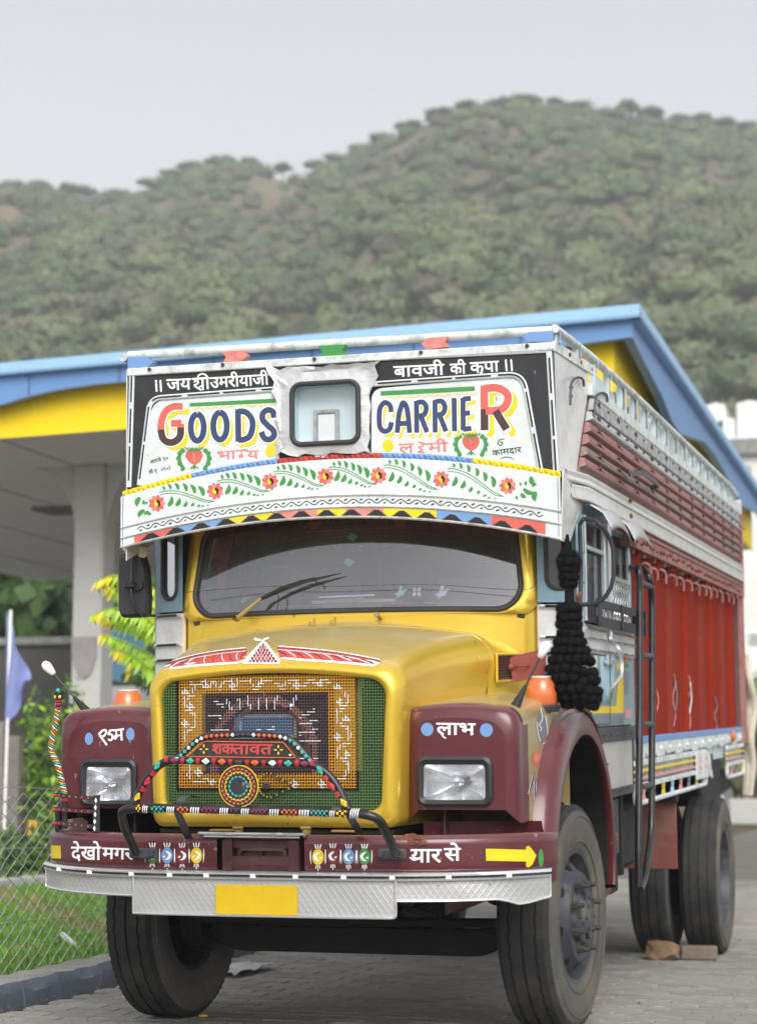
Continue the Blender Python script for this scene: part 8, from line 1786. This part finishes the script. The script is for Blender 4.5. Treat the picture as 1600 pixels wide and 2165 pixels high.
a = W(1441, 2015, 'y', 3.78); b = W(1516, 2015, 'y', 3.78); g = G(); hw = (b[0] - a[0]) / 2; g.cbox(-hw, hw, -.055, .055, 0, .088, .010); o = g.build('chock_brick', 'brick_old'); o.location = ((a[0] + b[0]) / 2, 3.77, 0); o.rotation_euler = (0, 0, .07); tag(o, 'worn rectangular brick wedged in front of the outer rear tyre', 'brick')

# black woollen tassel hanging from the header
YT = -.42; tp = B(1199, 1140, 'y', YT); wtp = tobody(tp)
rt = empty('black_tassel', tuple(wtp), 'large black woollen pompom tassel hanging from the right corner of the header board', 'tassel'); MT = np.array(wtp)
def tb(px, py, dy=0): return tobody(B(px, py, 'y', YT + dy)) - MT
pxm = float(np.linalg.norm(tb(1200, 1300) - tb(1201, 1300)))
rng = np.random.default_rng(8)
def pompom(seed, r=1.0):
    rg = np.random.default_rng(seed); g = G(); g.ball((0, 0, 0), .72, 12, 8)
    for i in range(len(g.v)): v = np.array(g.v[i]); g.v[i] = tuple(v * (1 + rg.uniform(-.08, .08)))
    for i in range(420):
        d = rg.normal(size=3); d /= np.linalg.norm(d); u = np.cross(d, rg.normal(size=3)); u /= np.linalg.norm(u); d2_ = d + rg.normal(size=3) * .28 + np.array((0, 0, -.12)); w_ = .022; g.add([d * .6 - u * w_, d * .6 + u * w_, d2_ / np.linalg.norm(d2_) * rg.uniform(.92, 1.30)], [(0, 1, 2)])
    o = g.build('pompom', 'wool', None, fixn=False); me = o.data; bpy.data.objects.remove(o); return me
PMs = [pompom(60 + i) for i in range(4)]
def place_pom(p, r, sq=(1, 1, 1)):
    o = bpy.data.objects.new('pompom', PMs[int(rng.integers(0, 4))]); COL.objects.link(o); o.parent = rt; o.location = p; o.scale = (r * sq[0], r * sq[1], r * sq[2]); o.rotation_euler = tuple(rng.uniform(-.5, .5, 2)) + (rng.uniform(0, 6.28),)
g = G(); cord = [tb(1199, 1130), tb(1200, 1165), tb(1203, 1240), tb(1204, 1285), tb(1206, 1330), tb(1212, 1480)]; g.tube(cord, [.006, .016, .02, .022, .03, .045], 10); g.build('cord', 'wool', rt)
place_pom(tb(1200, 1148), 7 * pxm, (1, 1, 2))
for (py, hw, k) in ((1174, 20, 6), (1188, 27, 7), (1204, 23, 7), (1220, 22, 7), (1234, 19, 6)):
    for i in range(k): a = 2 * math.pi * i / k + py; place_pom(tb(1202 + hw * math.cos(a) * .55, py) + np.array((0, hw * pxm * .55 * math.sin(a), 0)), 12.5 * pxm * (hw / 26 + .25))
for (py, cx, hw, k, r) in ((1288, 1203, 23, 9, 13), (1304, 1203, 26, 10, 11.5), (1322, 1204, 26, 10, 11.5), (1340, 1205, 26, 10, 11), (1358, 1205, 34, 12, 11), (1377, 1206, 41, 13, 11), (1396, 1207, 47, 14, 11.5), (1416, 1208, 53, 15, 11.5), (1436, 1210, 57, 16, 12), (1456, 1213, 58, 16, 12), (1474, 1220, 50, 14, 12), (1488, 1225, 40, 11, 11)):
    for i in range(k):
        a = 2 * math.pi * (i + .5 * (int(py / 19) % 2)) / k; jit_ = rng.uniform(-2.5, 2.5); place_pom(tb(cx + (hw - 7) * math.cos(a) + jit_ * .5, py + jit_ + (5 if math.cos(a) > .5 and py > 1400 else 0)) + np.array((0, (hw - 7) * pxm * .75 * math.sin(a), 0)), r * 1.14 * pxm * rng.uniform(.9, 1.12))
# rope bundle and chain at the rear corner
YB = 6.78; rp = tobody(B(1574, 1385, 'y', YB)); rt = empty('rope_bundle', tuple(rp), 'pale ropes and rusty chain hanging from the rear corner of the truck body', 'rope'); MR = np.array(rp)
def rb(px, py, dy=0): return tobody(B(px, py, 'y', YB + dy)) - MR
random.seed(2); g = G()
for k in range(13):
    o_ = random.uniform(-5, 5); pts = spline([rb(1574 + o_ * .3, 1385, random.uniform(-.05, .05)), rb(1580 + o_, 1440, random.uniform(-.1, .1)), rb(1588 + o_ * 1.3, 1500), rb(1583 + o_ * .8, 1560, random.uniform(-.1, .1)), rb(1584 + o_ * 1.5, 1620), rb(1580 + o_ * .9, 1660 + random.uniform(-20, 25))], 5); g.tube(pts, .030 if k % 2 else .022, 6)
g.build('rope_strands', 'rope', rt, True)
g = G()
for k in range(13):
    p = rb(1570 + 2 * math.sin(k), 1380 + k * 9); t = [2 * math.pi * j / 12 for j in range(12)]
    pts = [p + np.array((.018 * math.cos(a) if k % 2 else 0, 0 if k % 2 else .018 * math.cos(a), .032 * math.sin(a))) for a in t]; g.tube(pts, .006, 6, closed=True)
g.build('chain', 'rust', rt, True)

# =================================================================== THE AIR
g = G(); g.box(-360, 300, -14, 560, -1.2, 155); mt_ = bpy.data.materials.new('haze_air'); mt_.use_nodes = True; nn_ = mt_.node_tree; nn_.nodes.clear(); o_ = nn_.nodes.new('ShaderNodeOutputMaterial'); vv = nn_.nodes.new('ShaderNodeVolumePrincipled'); vv.inputs['Color'].default_value = (.92, .95, 1, 1); vv.inputs['Density'].default_value = .0011; vv.inputs['Anisotropy'].default_value = .2
nn_.links.new(vv.outputs[0], o_.inputs['Volume']); MATS['haze_air'] = mt_; hz = g.build('haze', 'haze_air'); tag(hz, kind='stuff')

# =================================================================== every countable piece becomes an object of its own
def split_pieces(o, newname=None, margin=.004):
    me = o.data; nv = len(me.vertices); par = list(range(nv))
    def find(a):
        while par[a] != a: par[a] = par[par[a]]; a = par[a]
        return a
    polys = [tuple(p.vertices) for p in me.polygons]; mis = [p.material_index for p in me.polygons]; sm = [p.use_smooth for p in me.polygons]
    for p in polys:
        r0 = find(p[0])
        for v in p[1:]:
            r_ = find(v)
            if r_ != r0: par[r_] = r0
    isl = {}
    for i, p in enumerate(polys): isl.setdefault(find(p[0]), []).append(i)
    co_ = np.array([v.co[:] for v in me.vertices]); groups = []
    for fs in isl.values():
        vi = sorted({v for f in fs for v in polys[f]}); q = co_[vi]; groups.append([q.min(0) - margin, q.max(0) + margin, fs])
    ch = True
    while ch:
        ch = False; out = []
        for gq in groups:
            for h in out:
                if (gq[0] < h[1]).all() and (h[0] < gq[1]).all(): h[0] = np.minimum(h[0], gq[0]); h[1] = np.maximum(h[1], gq[1]); h[2] = h[2] + gq[2]; ch = True; break
            else: out.append(gq)
        groups = out
    if len(groups) < 2:
        if newname: o.name = newname
        return
    nm = newname or o.name.split('.')[0]; mats = list(me.materials); par_ = o.parent
    for a, b, fs in groups:
        vi = sorted({v for f in fs for v in polys[f]}); ix = {v: k for k, v in enumerate(vi)}; m2 = bpy.data.meshes.new(nm); m2.from_pydata([tuple(co_[v]) for v in vi], [], [tuple(ix[v] for v in polys[f]) for f in fs]); m2.update()
        for mm in mats: m2.materials.append(mm)
        m2.polygons.foreach_set('material_index', [mis[f] for f in fs]); m2.polygons.foreach_set('use_smooth', [sm[f] for f in fs])
        if any(sm[f] for f in fs): m2.set_sharp_from_angle(angle=R(45))
        n2 = bpy.data.objects.new(nm, m2); n2.parent = par_; n2.matrix_local = o.matrix_local.copy(); COL.objects.link(n2)
    bpy.data.objects.remove(o)
SPL = {'hand_hole': None, 'pole_core': 'pole_section', 'pole_head': 'pole_bead', 'white_board': None, 'guard_bars': 'guard_bar', 'brake_drum': None, 'leaf_spring': None, 'rear_spring': None, 'bolt_row': 'bolt', 'beam_bolts': 'bolt', 'rivet': None, 'sticker': None, 'rail_bolt': None, 'strip_slots': 'strip_slot', 'window_post': None, 'door_hinge': None,
       'seat_back': None, 'lettering': None, 'valance_bead': None, 'panel_seam': None, 'guard_bracket': None, 'moulding_clip': None, 'plate_marks': 'plate_mark', 'notice_plate': None, 'side_painting': None, 'flame_painting': None, 'strip_catch': None, 'beam_underside': 'cross_bearer', 'drive_rods': 'drive_rod', 'tool_box': None, 'inner_splash': None,
       'door_painting': None, 'left_flank': None, 'cab_prop': None, 'body_shell': None, 'red_wall': None, 'flower_border': 'flower_motif'}
for o in [o for o in COL.objects if o.type == 'MESH' and o.name.split('.')[0] in SPL]:
    k = o.name.split('.')[0]; split_pieces(o, SPL[k], {'lettering': .0035, 'pole_head': -.001, 'leaf_spring': .06, 'rear_spring': .06, 'bolt_row': .012, 'tool_box': .02, 'flower_border': .001, 'body_shell': .1, 'red_wall': .0}.get(k, .004))
